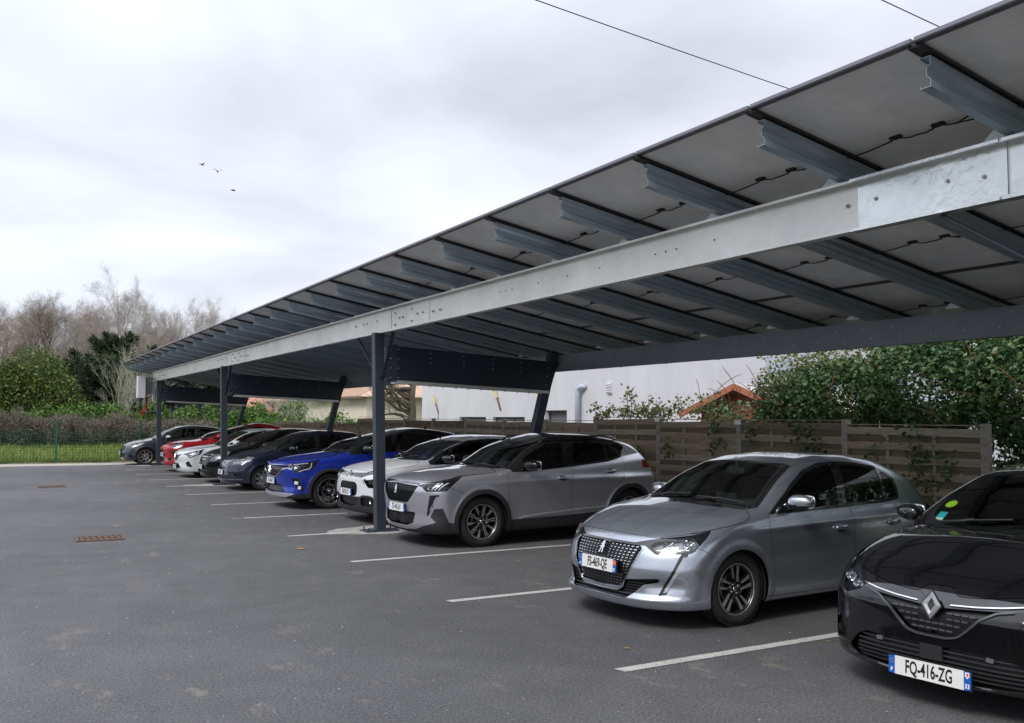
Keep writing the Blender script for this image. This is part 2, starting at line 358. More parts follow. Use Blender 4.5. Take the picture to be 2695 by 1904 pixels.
class Skin:
    def __init__(s, V, N, T):
        s.V, s.N, s.T = V, N, T; s.R = np.zeros(len(T), np.int32); s.names = ['paint']
    def rid(s, name):
        if name not in s.names: s.names.append(name)
        return s.names.index(name)
    def cut(s, f, mask=None, eps=4e-4):
        """split triangles along the zero line of the per-vertex field f; returns the field on the new vertices"""
        T = s.T; f = np.where(np.abs(f) < eps, 0.0, f); sg = np.sign(f)
        st = sg[T]; hit = (st.max(1) > 0) & (st.min(1) < 0)
        if mask is not None: hit &= mask
        if not hit.any(): return f
        keep = T[~hit]; kr = s.R[~hit]; H = T[hit]; hr = s.R[hit]; hs = sg[H]
        E = np.concatenate([H[:, [0, 1]], H[:, [1, 2]], H[:, [2, 0]]]); ES = sg[E]
        cx = ES[:, 0] * ES[:, 1] < 0; e = np.sort(E[cx], 1)
        key = e[:, 0] * (len(s.V) + 1) + e[:, 1]; uk, inv = np.unique(key, return_inverse=True)
        a = uk // (len(s.V) + 1); b = uk % (len(s.V) + 1)
        t = (f[a] / (f[a] - f[b]))[:, None]
        nv = s.V[a] * (1 - t) + s.V[b] * t; nn = s.N[a] * (1 - t) + s.N[b] * t; nn /= np.linalg.norm(nn, axis=1, keepdims=True) + 1e-9
        base = len(s.V)
        m = -np.ones(len(E), np.int64); m[cx] = base + inv.reshape(-1)
        m = m.reshape(3, -1).T     # new vertex on edges 01,12,20
        nT = []; nR = []
        def add(tri, r): nT.append(tri); nR.append(r)
        nc = (m >= 0).sum(1)
        # two crossed edges
        for k in range(3):       # vertex k is alone
            e0, e1 = k, (k + 2) % 3
            w = (nc == 2) & (m[:, e0] >= 0) & (m[:, e1] >= 0)
            A = H[w][:, k]; B = H[w][:, (k + 1) % 3]; C = H[w][:, (k + 2) % 3]; p = m[w][:, e0]; q = m[w][:, e1]; r = hr[w]
            add(np.stack([A, p, q], 1), r); add(np.stack([p, B, C], 1), r); add(np.stack([p, C, q], 1), r)
        for k in range(3):       # crossed edge k, opposite vertex is zero
            w = (nc == 1) & (m[:, k] >= 0)
            A = H[w][:, k]; B = H[w][:, (k + 1) % 3]; C = H[w][:, (k + 2) % 3]; p = m[w][:, k]; r = hr[w]
            add(np.stack([A, p, C], 1), r); add(np.stack([p, B, C], 1), r)
        s.V = np.concatenate([s.V, nv]); s.N = np.concatenate([s.N, nn])
        s.T = np.concatenate([keep] + nT); s.R = np.concatenate([kr] + nR)
        return np.concatenate([f, np.zeros(len(nv))])
    def uv(s, view):
        V = s.V
        if view == 'side': return V[:, 0], V[:, 2]
        if view == 'front': return np.abs(V[:, 1]), V[:, 2]
        if view == 'top': return V[:, 0], np.abs(V[:, 1])
        a = math.radians(view)          # oblique: looking from front corner at angle a off the nose axis
        return V[:, 0] * math.sin(a) + np.abs(V[:, 1]) * math.cos(a), V[:, 2]
    def vmask(s, where):
        V, N = s.V, s.N
        return where(V, N) if where else np.ones(len(V), bool)
    def region(s, name, view, poly, where=None, only=None, r=0, field=None):
        """label the faces inside a polygon drawn in a view of the car"""
        u, v = s.uv(view)
        P = round_poly(poly, r) if r else poly
        f = psdf(P, u, v) if field is None else field(s.V)
        tm = None
        if where is not None:
            vm = s.vmask(where); f = np.where(vm, f, 9.0) if False else f
            tm = vm[s.T].all(1)
        if only is not None:
            ok = np.isin(s.R, [s.rid(o) for o in only]); tm = ok if tm is None else tm & ok
        f = s.cut(f, tm)
        c = f[s.T]; ins = (c.max(1) <= 0) & (c.min(1) < 0)
        if where is not None: ins &= s.vmask(where)[s.T].all(1)
        if only is not None: ins &= np.isin(s.R, [s.rid(o) for o in only])
        s.R[ins] = s.rid(name)
        return s
    def seam(s, view, line, w=.003, where=None, only=('paint',), name='seam'):
        for _ in range(3):
            u, v = s.uv(view); d, sg = plsd(line, u, v)
            tm = None if where is None else s.vmask(where)[s.T].all(1)
            s.cut(np.where(d < 8, d * sg, 9), tm)
        u, v = s.uv(view); d, sg = plsd(line, u, v)
        tm = None if where is None else s.vmask(where)[s.T].all(1)
        f = s.cut(np.where(d < 8, d - w, 9), tm)
        c = f[s.T]; ins = (c.max(1) <= 0) & (c.min(1) < 0)
        if where is not None: ins &= s.vmask(where)[s.T].all(1)
        if only is not None: ins &= np.isin(s.R, [s.rid(o) for o in only])
        s.R[ins] = s.rid(name)
    def flood_paint(s, name, seeds_pred):
        """connected component of 'paint' faces whose centre satisfies the predicate most"""
        pass
    def drop(s, name):
        k = s.R != s.rid(name); s.T = s.T[k]; s.R = s.R[k]
    def sub(s, names):
        m = np.isin(s.R, [s.rid(n) for n in names if n in s.names]); T = s.T[m]
        u, inv = np.unique(T, return_inverse=True)
        return s.V[u], s.N[u], inv.reshape(-1, 3)
    def components(s, name):
        """split a region into connected pieces"""
        k = s.rid(name); fi = np.where(s.R == k)[0]; T = s.T[fi]; lab = np.arange(len(s.V))
        while True:
            m = lab[T].min(1); new = lab.copy(); np.minimum.at(new, T.ravel(), np.repeat(m, 3)); new = new[new]
            if (new == lab).all(): break
            lab = new
        fl = lab[T[:, 0]]; out = []
        for l in np.unique(fl): out.append(fi[fl == l])
        return out

def rim_walls(V, N, T, off, depth_vec=None):
    """offset piece V+off and walls from the old boundary to the moved one"""
    E = np.concatenate([T[:, [0, 1]], T[:, [1, 2]], T[:, [2, 0]]]); n = len(V)
    k = E[:, 0] * n + E[:, 1]; kr = E[:, 1] * n + E[:, 0]
    b = E[~np.isin(k, kr)]
    W = V + off
    u, inv = np.unique(b, return_inverse=True); b2 = inv.reshape(-1, 2); m = len(u)
    WV = np.concatenate([V[u], W[u]]); WQ = np.stack([b2[:, 0], b2[:, 1], b2[:, 1] + m, b2[:, 0] + m], 1)
    return W, WV, WQ

def mesh_np(name, V, faces, mats, normals=None, smooth=True, midx=None):
    me = bpy.data.meshes.new(name)
    faces = [np.asarray(f) for f in (faces if isinstance(faces, (list, tuple)) else [faces]) if len(f)]
    nl = sum(f.size for f in faces); nf = sum(len(f) for f in faces)
    me.vertices.add(len(V)); me.vertices.foreach_set('co', np.asarray(V, np.float32).ravel())
    me.loops.add(nl); me.loops.foreach_set('vertex_index', np.concatenate([f.ravel() for f in faces]).astype(np.int32))
    me.polygons.add(nf)
    cnt = np.concatenate([np.full(len(f), f.shape[1]) for f in faces]); st = np.concatenate([[0], np.cumsum(cnt)[:-1]])
    me.polygons.foreach_set('loop_start', st.astype(np.int32))
    for m in (mats if isinstance(mats, (list, tuple)) else [mats]): me.materials.append(m)
    me.update(calc_edges=True)
    if midx is not None: me.polygons.foreach_set('material_index', np.asarray(midx, np.int32))
    me.polygons.foreach_set('use_smooth', np.full(nf, smooth))
    if normals is not None:
        me.normals_split_custom_set_from_vertices(np.asarray(normals, np.float32).tolist())
    me.update()
    return me
# ---------------------------------------------------------------- car parts
BLACK = lambda: pbr('black_plastic', (.020, .021, .023), .55, bump=.25, bscale=400)
def bisect(fn, a, b, it=22):
    """fn(t) > 0 at a (outside), < 0 at b (inside); vectorised"""
    a = np.array(a, float); b = np.array(b, float)
    for _ in range(it):
        m_ = (a + b) / 2; o = fn(m_) > 0; a = np.where(o, m_, a); b = np.where(o, b, m_)
    return (a + b) / 2
def pt(c, view, U, Vv, side=-1, inset=0.0):
    """points and normals on the body; front: (y,z)  side: (x,z)  top: (x,y)"""
    U = np.atleast_1d(np.asarray(U, float)); Vv = np.atleast_1d(np.asarray(Vv, float))
    if view == 'front': t = bisect(lambda t: c.F(t, U, Vv), np.full(U.shape, -.1), np.full(U.shape, 1.3)); P = np.stack([t, U, Vv], 1)
    elif view == 'side': t = bisect(lambda t: c.F(U, t, Vv), np.full(U.shape, side * 1.1), np.full(U.shape, side * .05)); P = np.stack([U, t, Vv], 1)
    elif view == 'rear': t = bisect(lambda t: c.F(t, U, Vv), np.full(U.shape, c.L + .1), np.full(U.shape, c.L - 1.2)); P = np.stack([t, U, Vv], 1)
    else: t = bisect(lambda t: c.F(U, Vv, t), np.full(U.shape, 1.9), np.full(U.shape, .4)); P = np.stack([U, Vv, t], 1)
    g = c.grad(P); N = g / (np.linalg.norm(g, axis=1, keepdims=True) + 1e-9)
    return P - N * inset, N
def resample(pts, step):
    P = np.array(pts, float); d = np.linalg.norm(np.diff(P, axis=0), axis=1); s = np.concatenate([[0], np.cumsum(d)])
    n = max(2, int(s[-1] / step) + 1); t = np.linspace(0, s[-1], n)
    return np.stack([np.interp(t, s, P[:, i]) for i in range(P.shape[1])], 1)
def strip(mb, c, view, pts, w, h, inset=0.0, step=.03, side=-1, taper=None):
    """rectangular ribbon that follows the body along a polyline"""
    q = resample(pts, step); P, N = pt(c, view, q[:, 0], q[:, 1], side)
    T = np.gradient(P, axis=0); T /= np.linalg.norm(T, axis=1, keepdims=True) + 1e-9; B = np.cross(N, T); B /= np.linalg.norm(B, axis=1, keepdims=True) + 1e-9
    n = len(P); V = []; F = []
    for i in range(n):
        ww = w / 2 * (taper(i / (n - 1)) if taper else 1)
        lo = P[i] - N[i] * (inset + .004); hi = P[i] + N[i] * (h - inset)
        V += [lo - B[i] * ww, lo + B[i] * ww, hi + B[i] * ww * .8, hi - B[i] * ww * .8]
    for i in range(n - 1):
        a = 4 * i; b = a + 4
        for k in range(4): k2 = (k + 1) % 4; F.append((a + k, a + k2, b + k2, b + k))
    F.append((3, 2, 1, 0)); e = 4 * (n - 1); F.append((e, e + 1, e + 2, e + 3))
    mb.raw(V, F)
def superell(mb, c0, r, e1=.7, e2=.7, n=10, m_=16, shear=0, M=None, squash=None):
    V = []; F = []
    sp = lambda v, e: math.copysign(abs(v) ** e, v)
    for i in range(n + 1):
        ph = -math.pi / 2 + math.pi * i / n
        for k in range(m_):
            th = 2 * math.pi * k / m_
            v = Vector((r[0] * sp(math.cos(ph), e1) * sp(math.cos(th), e2), r[1] * sp(math.cos(ph), e1) * sp(math.sin(th), e2), r[2] * sp(math.sin(ph), e1)))
            if squash: v = squash(v)
            if M is not None: v = M @ v
            V.append(v + Vector(c0))
    for i in range(n):
        for k in range(m_): k2 = (k + 1) % m_; F.append((i * m_ + k, i * m_ + k2, (i + 1) * m_ + k2, (i + 1) * m_ + k))
    mb.raw(V, F, True)
def text_mesh(txt, size, M, mat, name='lettering', parent=None, sx=1.0, ext=.0008, bold=0.0, align='CENTER'):
    cu = bpy.data.curves.new('t', 'FONT'); cu.body = txt; cu.size = size; cu.extrude = ext; cu.offset = bold; cu.align_x = align; cu.align_y = 'CENTER'; cu.resolution_u = 3
    t = bpy.data.objects.new('t', cu); me = bpy.data.meshes.new_from_object(t); bpy.data.objects.remove(t); bpy.data.curves.remove(cu)
    me.transform(M @ Matrix.Diagonal((sx, 1, 1, 1))); me.materials.clear(); me.materials.append(mat); me.name = name
    return obj(name, me, parent)
def frame_at(P, N, upv=(0, 0, 1)):
    """matrix whose local z is the normal and local y is up"""
    N = Vector(N).normalized(); U = Vector(upv); X = U.cross(N).normalized(); Y = N.cross(X)
    M = Matrix((X, Y, N)).transposed().to_4x4(); M.translation = Vector(P); return M
def plate(car, c, P, N, txt, dept='31', bold=.0022, detail=True, w=.52, h=.11, wide=.62, emblem=None, tilt=0):
    M = frame_at(P, N)
    white = pbr('plate_white', (.72, .72, .70), .35); blue = pbr('plate_blue', (.01, .10, .42), .35); blk = pbr('plate_black', (.012, .012, .014), .4)
    mb = MB(); mb.mat(white).prism(round_poly([(-w / 2 + .042, -h / 2), (w / 2 - .042, -h / 2), (w / 2 - .042, h / 2), (-w / 2 + .042, h / 2)], .001, 1), 0, .006, M)
    mb.mat(blue).prism([(-w / 2, -h / 2 + .004), (-w / 2 + .0415, -h / 2), (-w / 2 + .0415, h / 2), (-w / 2, h / 2 - .004)], 0, .006, M)
    mb.prism([(w / 2 - .0415, -h / 2), (w / 2, -h / 2 + .004), (w / 2, h / 2 - .004), (w / 2 - .0415, h / 2)], 0, .006, M)
    mb.mat(blk).prism([(-w / 2 - .004, -h / 2 - .004), (w / 2 + .004, -h / 2 - .004), (w / 2 + .004, h / 2 + .004), (-w / 2 - .004, h / 2 + .004)], -.012, -.0005, M)
    p = mb.build('number_plate', None, car)
    T = lambda x, y, z=.0066: M @ Matrix.Translation((x, y, z))
    text_mesh(txt, .112, T(0, -.001), blk, 'lettering', p, sx=wide * .93, bold=bold)
    wt = pbr('plate_letter_white', (.8, .8, .8), .4)
    if detail:
        text_mesh('F', .034, T(-w / 2 + .021, -h / 2 + .022), wt, 'country_letter', p, bold=.001)
        if dept: text_mesh(dept, .036, T(w / 2 - .021, -h / 2 + .024), wt, 'department_number', p, sx=.85, bold=.001)
        st = MB()
        for k in range(12):
            a = k * math.pi / 6; st.prism([(-w / 2 + .021 + .012 * math.cos(a) + .0018 * math.cos(b_), .022 + .012 * math.sin(a) + .0018 * math.sin(b_)) for b_ in (0, 1.57, 3.14, 4.71)], .0061, .0068, M)
        st.build('star_ring', pbr('plate_yellow', (.7, .55, .05), .4), p)
        if emblem == 'red':
            e = MB(); e.mat(pbr('emblem_red', (.75, .08, .03), .4)).prism(round_poly([(w / 2 - .039, .006), (w / 2 - .003, .006), (w / 2 - .003, .05), (w / 2 - .039, .05)], .003, 2), .0061, .0068, M)
            e.mat(pbr('plate_yellow', (.7, .55, .05), .4))
            for a in range(4):
                an = a * math.pi / 2; e.prism([(w / 2 - .021 + x * math.cos(an) - y * math.sin(an), .028 + x * math.sin(an) + y * math.cos(an)) for x, y in ((0, 0), (.005, .011), (-.005, .011))], .0069, .0074, M)
            e.build('region_emblem', None, p)
        elif emblem == 'shield':
            e = MB(); e.mat(pbr('plate_letter_white', (.8, .8, .8), .4)).prism([(w / 2 - .034, .05), (w / 2 - .008, .05), (w / 2 - .008, .026), (w / 2 - .021, .012), (w / 2 - .034, .026)], .0061, .0068, M)
            e.mat(pbr('emblem_red', (.75, .08, .03), .4)).prism([(w / 2 - .030, .044), (w / 2 - .024, .040), (w / 2 - .020, .047), (w / 2 - .013, .043), (w / 2 - .012, .034), (w / 2 - .017, .030), (w / 2 - .013, .022), (w / 2 - .020, .026), (w / 2 - .027, .021), (w / 2 - .024, .031)], .0069, .0074, M)
            e.build('region_emblem', None, p)
    return p
LION = [(-.020, -.052), (-.004, -.050), (-.006, -.040), (-.002, -.022), (.004, -.012), (.014, -.030), (.010, -.046), (.024, -.050), (.028, -.044), (.024, -.026), (.020, -.006), (.016, .006), (.022, .000), (.030, .004), (.028, .016), (.022, .008), (.016, .014), (.016, .026), (.020, .040), (.010, .052), (.000, .058), (-.010, .054), (-.014, .046), (-.022, .044), (-.014, .038), (-.012, .030), (-.028, .030), (-.032, .022), (-.024, .022), (-.012, .018), (-.014, .010), (-.030, .006), (-.034, -.004), (-.024, -.002), (-.012, -.004), (-.012, -.014), (-.018, -.030), (-.024, -.040)]
def lion(car, P, N, s=1.0, name='badge', mat=None):
    M = frame_at(P, N) @ Matrix.Diagonal((s, s, s, 1)); mb = MB(); mb.prism([(-x, y) for x, y in LION] if False else LION, 0, .010 * 1, M)
    return mb.build(name, mat or chrome(), car)
def chrome(): return pbr('chrome', (.75, .76, .78), .08, 1)
def satin(): return pbr('satin_metal', (.55, .56, .58), .25, 1)
def gloss_black(): return pbr('gloss_black', (.008, .008, .009), .06, coat=1)
def tyre_mesh(r, w, rr, fine=True):
    key = ('tyre', r, w, rr)
    if key in MATS: return MATS[key]
    mb = MB(); n = 72 if fine else 40; h = w / 2
    side = [(rr - .002, -h * .78), (rr + .012, -h * .93), (rr + (r - rr) * .45, -h * 1.0), (r - .035, -h * .97), (r - .014, -h * .86)]
    tread = [(r - .003, -h * .70), (r, -h * .45), (r, -h * .42), (r - .006, -h * .41), (r - .006, -h * .37), (r + .001, -h * .36), (r + .001, -h * .04), (r - .006, -h * .03), (r - .006, h * .03), (r + .001, h * .04), (r + .001, h * .36), (r - .006, h * .37), (r - .006, h * .41), (r, h * .42), (r - .003, h * .70)]
    P = side + tread + [(a, -b) for a, b in side[::-1]]
    mb.lathe(P, n, Matrix.Rotation(R(90), 4, 'X'), True)
    if fine:   # shoulder blocks
        for k in range(n):
            a = 2 * math.pi * k / n
            for s_ in (-1, 1):
                M = Matrix.Rotation(a, 4, 'Y') @ Matrix.Translation((r - .007, s_ * h * .72, 0)) @ Matrix.Rotation(-s_ * R(22), 4, 'Z'); mb.box((0, 0, 0), (.014, h * .34, .0155), M=M)
    me = mb.mesh('tyre'); me.materials.append(pbr('tyre_rubber', (.018, .017, .017), .75, bump=.3, bscale=120, var=.3, vscale=8)); MATS[key] = me; return me
def wheel_mesh(design, rr, w):
    """hub, barrel and spokes for one wheel; outer face is -y"""
    key = ('wheel', design, rr)
    if key in MATS: return MATS[key]
    A = Matrix.Rotation(R(90), 4, 'X')         # lathe z -> -y
    blk = pbr('wheel_black', (.012, .012, .013), .3, coat=.5); face = pbr('wheel_machined', (.62, .60, .58), .32, .8, var=.1, vscale=30); sil = pbr('wheel_silver', (.42, .42, .42), .35, .8)
    hub = MB(); h = w / 2 * .8
    hub.mat(blk).lathe([(rr, h), (rr - .012, h * .98), (rr - .022, h * .8), (rr - .03, -h), (rr, -h)], 64, A)
    hub.lathe([(.001, h * .2), (rr * .55, h * .15), (rr * .62, h * .05), (rr * .62, -.02), (.001, -.02)], 48, A)       # brake
    hub.mat(satin()).lathe([(rr * .60, h * .22), (rr * .36, h * .24), (rr * .36, h * .1), (rr * .6, h * .1)], 48, A)
    sp = MB()
    def bar(r0, r1, w0, w1, a, m_, z0, z1, off0=0, off1=0):
        poly = [(r0, off0 - w0 / 2), (r1, off1 - w1 / 2), (r1, off1 + w1 / 2), (r0, off0 + w0 / 2)]
        M = Matrix.Rotation(R(90), 4, 'X') @ Matrix.Rotation(a, 4, 'Z')
        sp.mat(m_).prism(poly, z0, z1, M)
    f = h * .86
    edge = face
    if design == 'double5':          # five slanted double spokes
        for k in range(5):
            a = k * 2 * math.pi / 5 + .25
            for o, r0 in ((-.030, .050), (.028, .075)):
                bar(r0, rr - .006, .020, .036, a, blk, f - .05, f - .012, o * .8, o * 1.35 + .012)
                bar(r0 + .015, rr - .004, .012, .034, a, face, f - .013, f - .004, o * .85, o * 1.35 + .014)
        sp.mat(blk).lathe([(.001, f - .01), (.05, f - .012), (.062, f - .04), (.062, f - .06)], 32, A)
    elif design == 'star10':         # ten narrow wedges
        for k in range(10):
            a = k * 2 * math.pi / 10 + .1
            bar(.05, rr - .006, .030, .052 if k % 2 else .040, a, blk, f - .045, f - .012)
            if k % 2: bar(.11, rr - .004, .006, .048, a, face, f - .013, f - .004)
            else:
                for o in (-1, 1): bar(.06, rr - .004, .006, .016, a, face, f - .013, f - .004, o * .006, o * .019)
        sp.mat(blk).lathe([(.001, f - .01), (.06, f - .012), (.075, f - .04), (.075, f - .06)], 32, A)
    elif design == 'hex6':           # six honeycomb loops
        for k in range(6):
            a = k * math.pi / 3 + .2
            for s_ in (-1, 1):
                poly = [(.045, s_ * .010), (.095, s_ * .030), (.155, s_ * .062), (.190, s_ * .062), (rr - .006, s_ * .034), (rr - .006, s_ * .052), (.196, s_ * .083), (.146, s_ * .080), (.085, s_ * .044), (.045, s_ * .026)]
                M = Matrix.Rotation(R(90), 4, 'X') @ Matrix.Rotation(a, 4, 'Z'); sp.mat(blk).prism(poly, f - .05, f - .008, M)
                e_ = [(.100, s_ * .035), (.158, s_ * .066), (.186, s_ * .066), (rr - .012, s_ * .038), (rr - .012, s_ * .043), (.188, s_ * .071), (.154, s_ * .071), (.098, s_ * .040)]
                sp.mat(face).prism(e_, f - .009, f - .003, M)
        sp.mat(blk).lathe([(.001, f - .006), (.04, f - .008), (.06, f - .03), (.06, f - .06)], 32, A)
    elif design == 'cover8':         # plastic wheel cover, eight petals
        for k in range(8):
            a = k * math.pi / 4
            poly = [(.06, -.016), (.12, -.024), (rr - .03, -.034), (rr - .008, -.052), (rr - .008, .052), (rr - .03, .034), (.12, .024), (.06, .016)]
            M = Matrix.Rotation(R(90), 4, 'X') @ Matrix.Rotation(a, 4, 'Z'); sp.mat(sil).prism(poly, f - .03, f - .004, M)
        sp.mat(sil).lathe([(.001, f), (.05, f - .002), (.068, f - .012), (.068, f - .03)], 32, A); sp.lathe([(rr, f - .01), (rr - .014, f), (rr - .02, f - .03), (rr, f - .03)], 48, A)
    else:                            # twin8: eight thin spokes
        for k in range(8):
            a = k * math.pi / 4 + .15
            bar(.04, rr - .006, .034, .028, a, blk, f - .05, f - .012); bar(.05, rr - .004, .022, .014, a, face, f - .013, f - .004)
        sp.mat(blk).lathe([(.001, f - .004), (.045, f - .006), (.06, f - .03), (.06, f - .06)], 32, A)
    sp.mat(face if design != 'cover8' else sil).lathe([(rr + .002, h), (rr + .001, h + .003), (rr - .007, h + .003), (rr - .009, h - .004)], 64, A)
    sp.mat(chrome()).lathe([(.001, f - .001), (.018, f - .002), (.022, f - .008)], 20, A)
    for k in range(4 if design != 'hex6' else 5):
        a = 2 * math.pi * k / (4 if design != 'hex6' else 5) + .5; sp.mat(satin()).tube([A @ Vector((.042 * math.cos(a), .042 * math.sin(a), f - .03)), A @ Vector((.042 * math.cos(a), .042 * math.sin(a), f - .006))], .007, 6)
    r_ = (hub.mesh('wheel'), sp.mesh('rim')); MATS[key] = r_; return r_
def add_wheels(car, c, s):
    k = 0
    for xw in (c.xf, c.xr):
        for sd in (-1, 1):
            hb, rm = wheel_mesh(s['wheel'], s['rim_r'], s['tyre_w'])
            tyw = s['tyre_w']; y = sd * (c.hw - tyw / 2 - s.get('wheel_in', .03))
            st = s.get('steer', 0) if xw == c.xf else 0
            w = obj('wheel', hb, car, (xw, y, c.rw), (0, 1.3 * k, (math.pi if sd > 0 else 0) + st))
            obj('tyre', tyre_mesh(c.rw, tyw, s['rim_r'], s.get('fine', True)), w); obj('rim', rm, w); k += 1
def interior(car, c, s):
    """seats, dashboard, wheel and floor seen through the glass"""
    cl = pbr('seat_cloth', (.03, .03, .033), .8, bump=.3, bscale=300); dk = pbr('dash_plastic', (.018, .018, .02), .6)
    w = c.hw; H = c.H; xc = c.xcowl; zb = float(c.zb(np.array([xc + .5]))[0])
    mb = MB(); mb.box(((c.L) / 2, 0, .27), (c.L - .7, 2 * w - .42, .05)); mb.box((xc + .05, 0, .55), (.04, 2 * w - .4, .6)); mb.box((c.L - .42, 0, .50), (.04, 2 * w - .5, .5))
    for sd in (-1, 1): mb.box((xc + 1.15, sd * (w - .14), .55), (2.2, .06, .62))
    mb.build('floor_pan', dk, car)
    d = MB(); zt = zb + .02; W_ = w - .12
    d.raw([(xc + .02, -W_ + .05, zt - .02), (xc + .02, W_ - .05, zt - .02), (xc + .55, W_, zt), (xc + .55, -W_, zt), (xc + .62, -W_, zt - .1), (xc + .62, W_, zt - .1), (xc + .5, -W_, zt - .4), (xc + .5, W_, zt - .4)], [(0, 3, 2, 1), (3, 4, 5, 2), (4, 6, 7, 5)])
    superell(d, (xc + .48, -.36, zt + .01), (.14, .2, .07), .6, .6); d.box((xc + .55, 0, zt + .06), (.02, .26, .11))
    d.build('dashboard', dk, car)
    sw = MB(); M = Matrix.Translation((xc + .78, -.36, zt - .06)) @ Matrix.Rotation(R(-65), 4, 'Y')
    sw.lathe([(.17 + .014 * math.cos(a), .014 * math.sin(a)) for a in [k * math.pi / 4 for k in range(8)]], 28, M, True, True)
    sw.box((0, 0, 0), (.10, .12, .04), M=M); sw.box((0, 0, 0), (.04, .33, .02), M=M); sw.build('steering_wheel', dk, car)
    st = None
    for sd in (-1, 1):
        m_ = MB(); y = sd * .36; x = xc + 1.12
        superell(m_, (x, y, .48), (.27, .25, .09), .5, .4)
        superell(m_, (x + .28, y, .48 + .33), (.09, .23, .34), .5, .4, M=Matrix.Rotation(R(14), 3, 'Y'))
        o = m_.build('seat', cl, car)
        hr = MB(); superell(hr, (x + .39, y, .48 + .33 + .41), (.055, .13, .10), .6, .5); hr.tube([(x + .38, y - .05, 1.02), (x + .39, y - .05, 1.2)], .006); hr.tube([(x + .38, y + .05, 1.02), (x + .39, y + .05, 1.2)], .006)
        hr.build('headrest', cl, o)
    m_ = MB(); x = xc + 1.98; superell(m_, (x, 0, .5), (.25, w - .25, .1), .4, .3); superell(m_, (x + .30, 0, .80), (.09, w - .26, .33), .4, .3, M=Matrix.Rotation(R(18), 3, 'Y'))
    o = m_.build('rear_seat', cl, car); hr = MB()
    for y in (-.38, 0, .38): superell(hr, (x + .42, y, 1.13), (.05, .13, .08), .6, .5)
    hr.build('headrest', cl, o)
    rm = MB(); xm = xc + .68; zm = H - .17; superell(rm, (xm, 0, zm), (.02, .12, .038), .6, .5); rm.tube([(xm, 0, zm), (xm + .03, 0, zm + .1)], .012); rm.build('rear_view_mirror', dk, car)
def wheel_wells(car, c):
    for xw in (c.xf, c.xr):
        for sd in (-1, 1):
            mb = MB()
            r = c.ra + .004; n = 22; V = []; F = []
            a0 = math.asin(max(-.9, (c.ground - c.rw) / r)) if True else 0
            for k in range(n + 1):
                a = a0 + (math.pi - 2 * a0) * k / n
                for y in (c.hw - .035, c.hw - .34): V.append((xw + r * math.cos(a), sd * y, c.rw + r * math.sin(a)))
            for k in range(n): F.append((2 * k, 2 * k + 1, 2 * k + 3, 2 * k + 2))
            F.append(tuple(2 * k + 1 for k in range(n + 1)))
            mb.raw(V, F, False); mb.build('wheel_well', pbr('wheel_well_black', (.006, .006, .006), .9), car)
SPLIT = ('window_trim', 'plastic_cladding', 'daylight_strip_surround', 'daylight_strip', 'front_trim')
def skin_part(name, sk, regs, mat, car, off=0.0, wall=None, wall_mat=None, shift=None, keep_n=True, **k):
    """one mesh from regions of the skin, pushed along the normals, with walls back to the rim"""
    if name in SPLIT and not k.pop('whole', False):
        out = []
        for r_ in regs:
            if r_ not in sk.names: continue
            for fi in sk.components(r_):
                if len(fi) < 6: continue
                nm = '%s_s%d' % (r_, fi[0]); sk.R[fi] = sk.rid(nm); out.append(skin_part(name, sk, [nm], mat, car, off, wall, wall_mat, shift, whole=True, **k))
        return out
    k.pop('whole', None)
    V, N, T = sk.sub(regs)
    if len(T) == 0: return None
    o = N * off
    if shift is not None: o = o + np.array(shift)
    if wall:
        W, WV, WQ = rim_walls(V, N, T, -N * wall + (0 if not off else 0))
        if off: W = V + o; src = W; W2, WV, WQ = rim_walls(W, N, T, -N * wall)
        else: src = V
        VV = np.concatenate([src, WV]); Q = WQ + len(src)
        mats = [mat, wall_mat or mat]
        nf = len(T) + len(Q); mi = [0] * len(T) + [1] * len(Q)
        # wall normals: point along the surface; keep them flat by duplicating vertices without custom normals
        me = mesh_np(name, VV, [T, Q], mats, None, True, mi)
        fn = np.concatenate([N, np.zeros((len(WV), 3))])
        a = WV[:len(WV) // 2]; 
        cen = src.mean(0); nn = WV - cen; nn /= np.linalg.norm(nn, axis=1, keepdims=True) + 1e-9; nb = N[np.unique(rim_b(T))] if False else None
        fn[len(src):] = nn
        me.normals_split_custom_set_from_vertices(fn.tolist())
    else:
        me = mesh_np(name, V + o, T, mat, N)
    return obj(name, me, car, **k)
def recess(name, sk, regs, mat, car, depth, wall_mat=None, **k):
    """push a region inwards and close the sides"""
    V, N, T = sk.sub(regs)
    if len(T) == 0: return None
    W, WV, WQ = rim_walls(V, N, T, -N * depth)
    VV = np.concatenate([W, WV]); Q = WQ[:, ::-1] + len(W)
    me = mesh_np(name, VV, [T, Q], [mat, wall_mat or mat], None, True, [0] * len(T) + [1] * len(Q))
    nw = WV - V.mean(0); nw[:, 0] *= .2; nw = -nw / (np.linalg.norm(nw, axis=1, keepdims=True) + 1e-9)
    me.normals_split_custom_set_from_vertices(np.concatenate([N, nw]).tolist())
    return obj(name, me, car, **k)
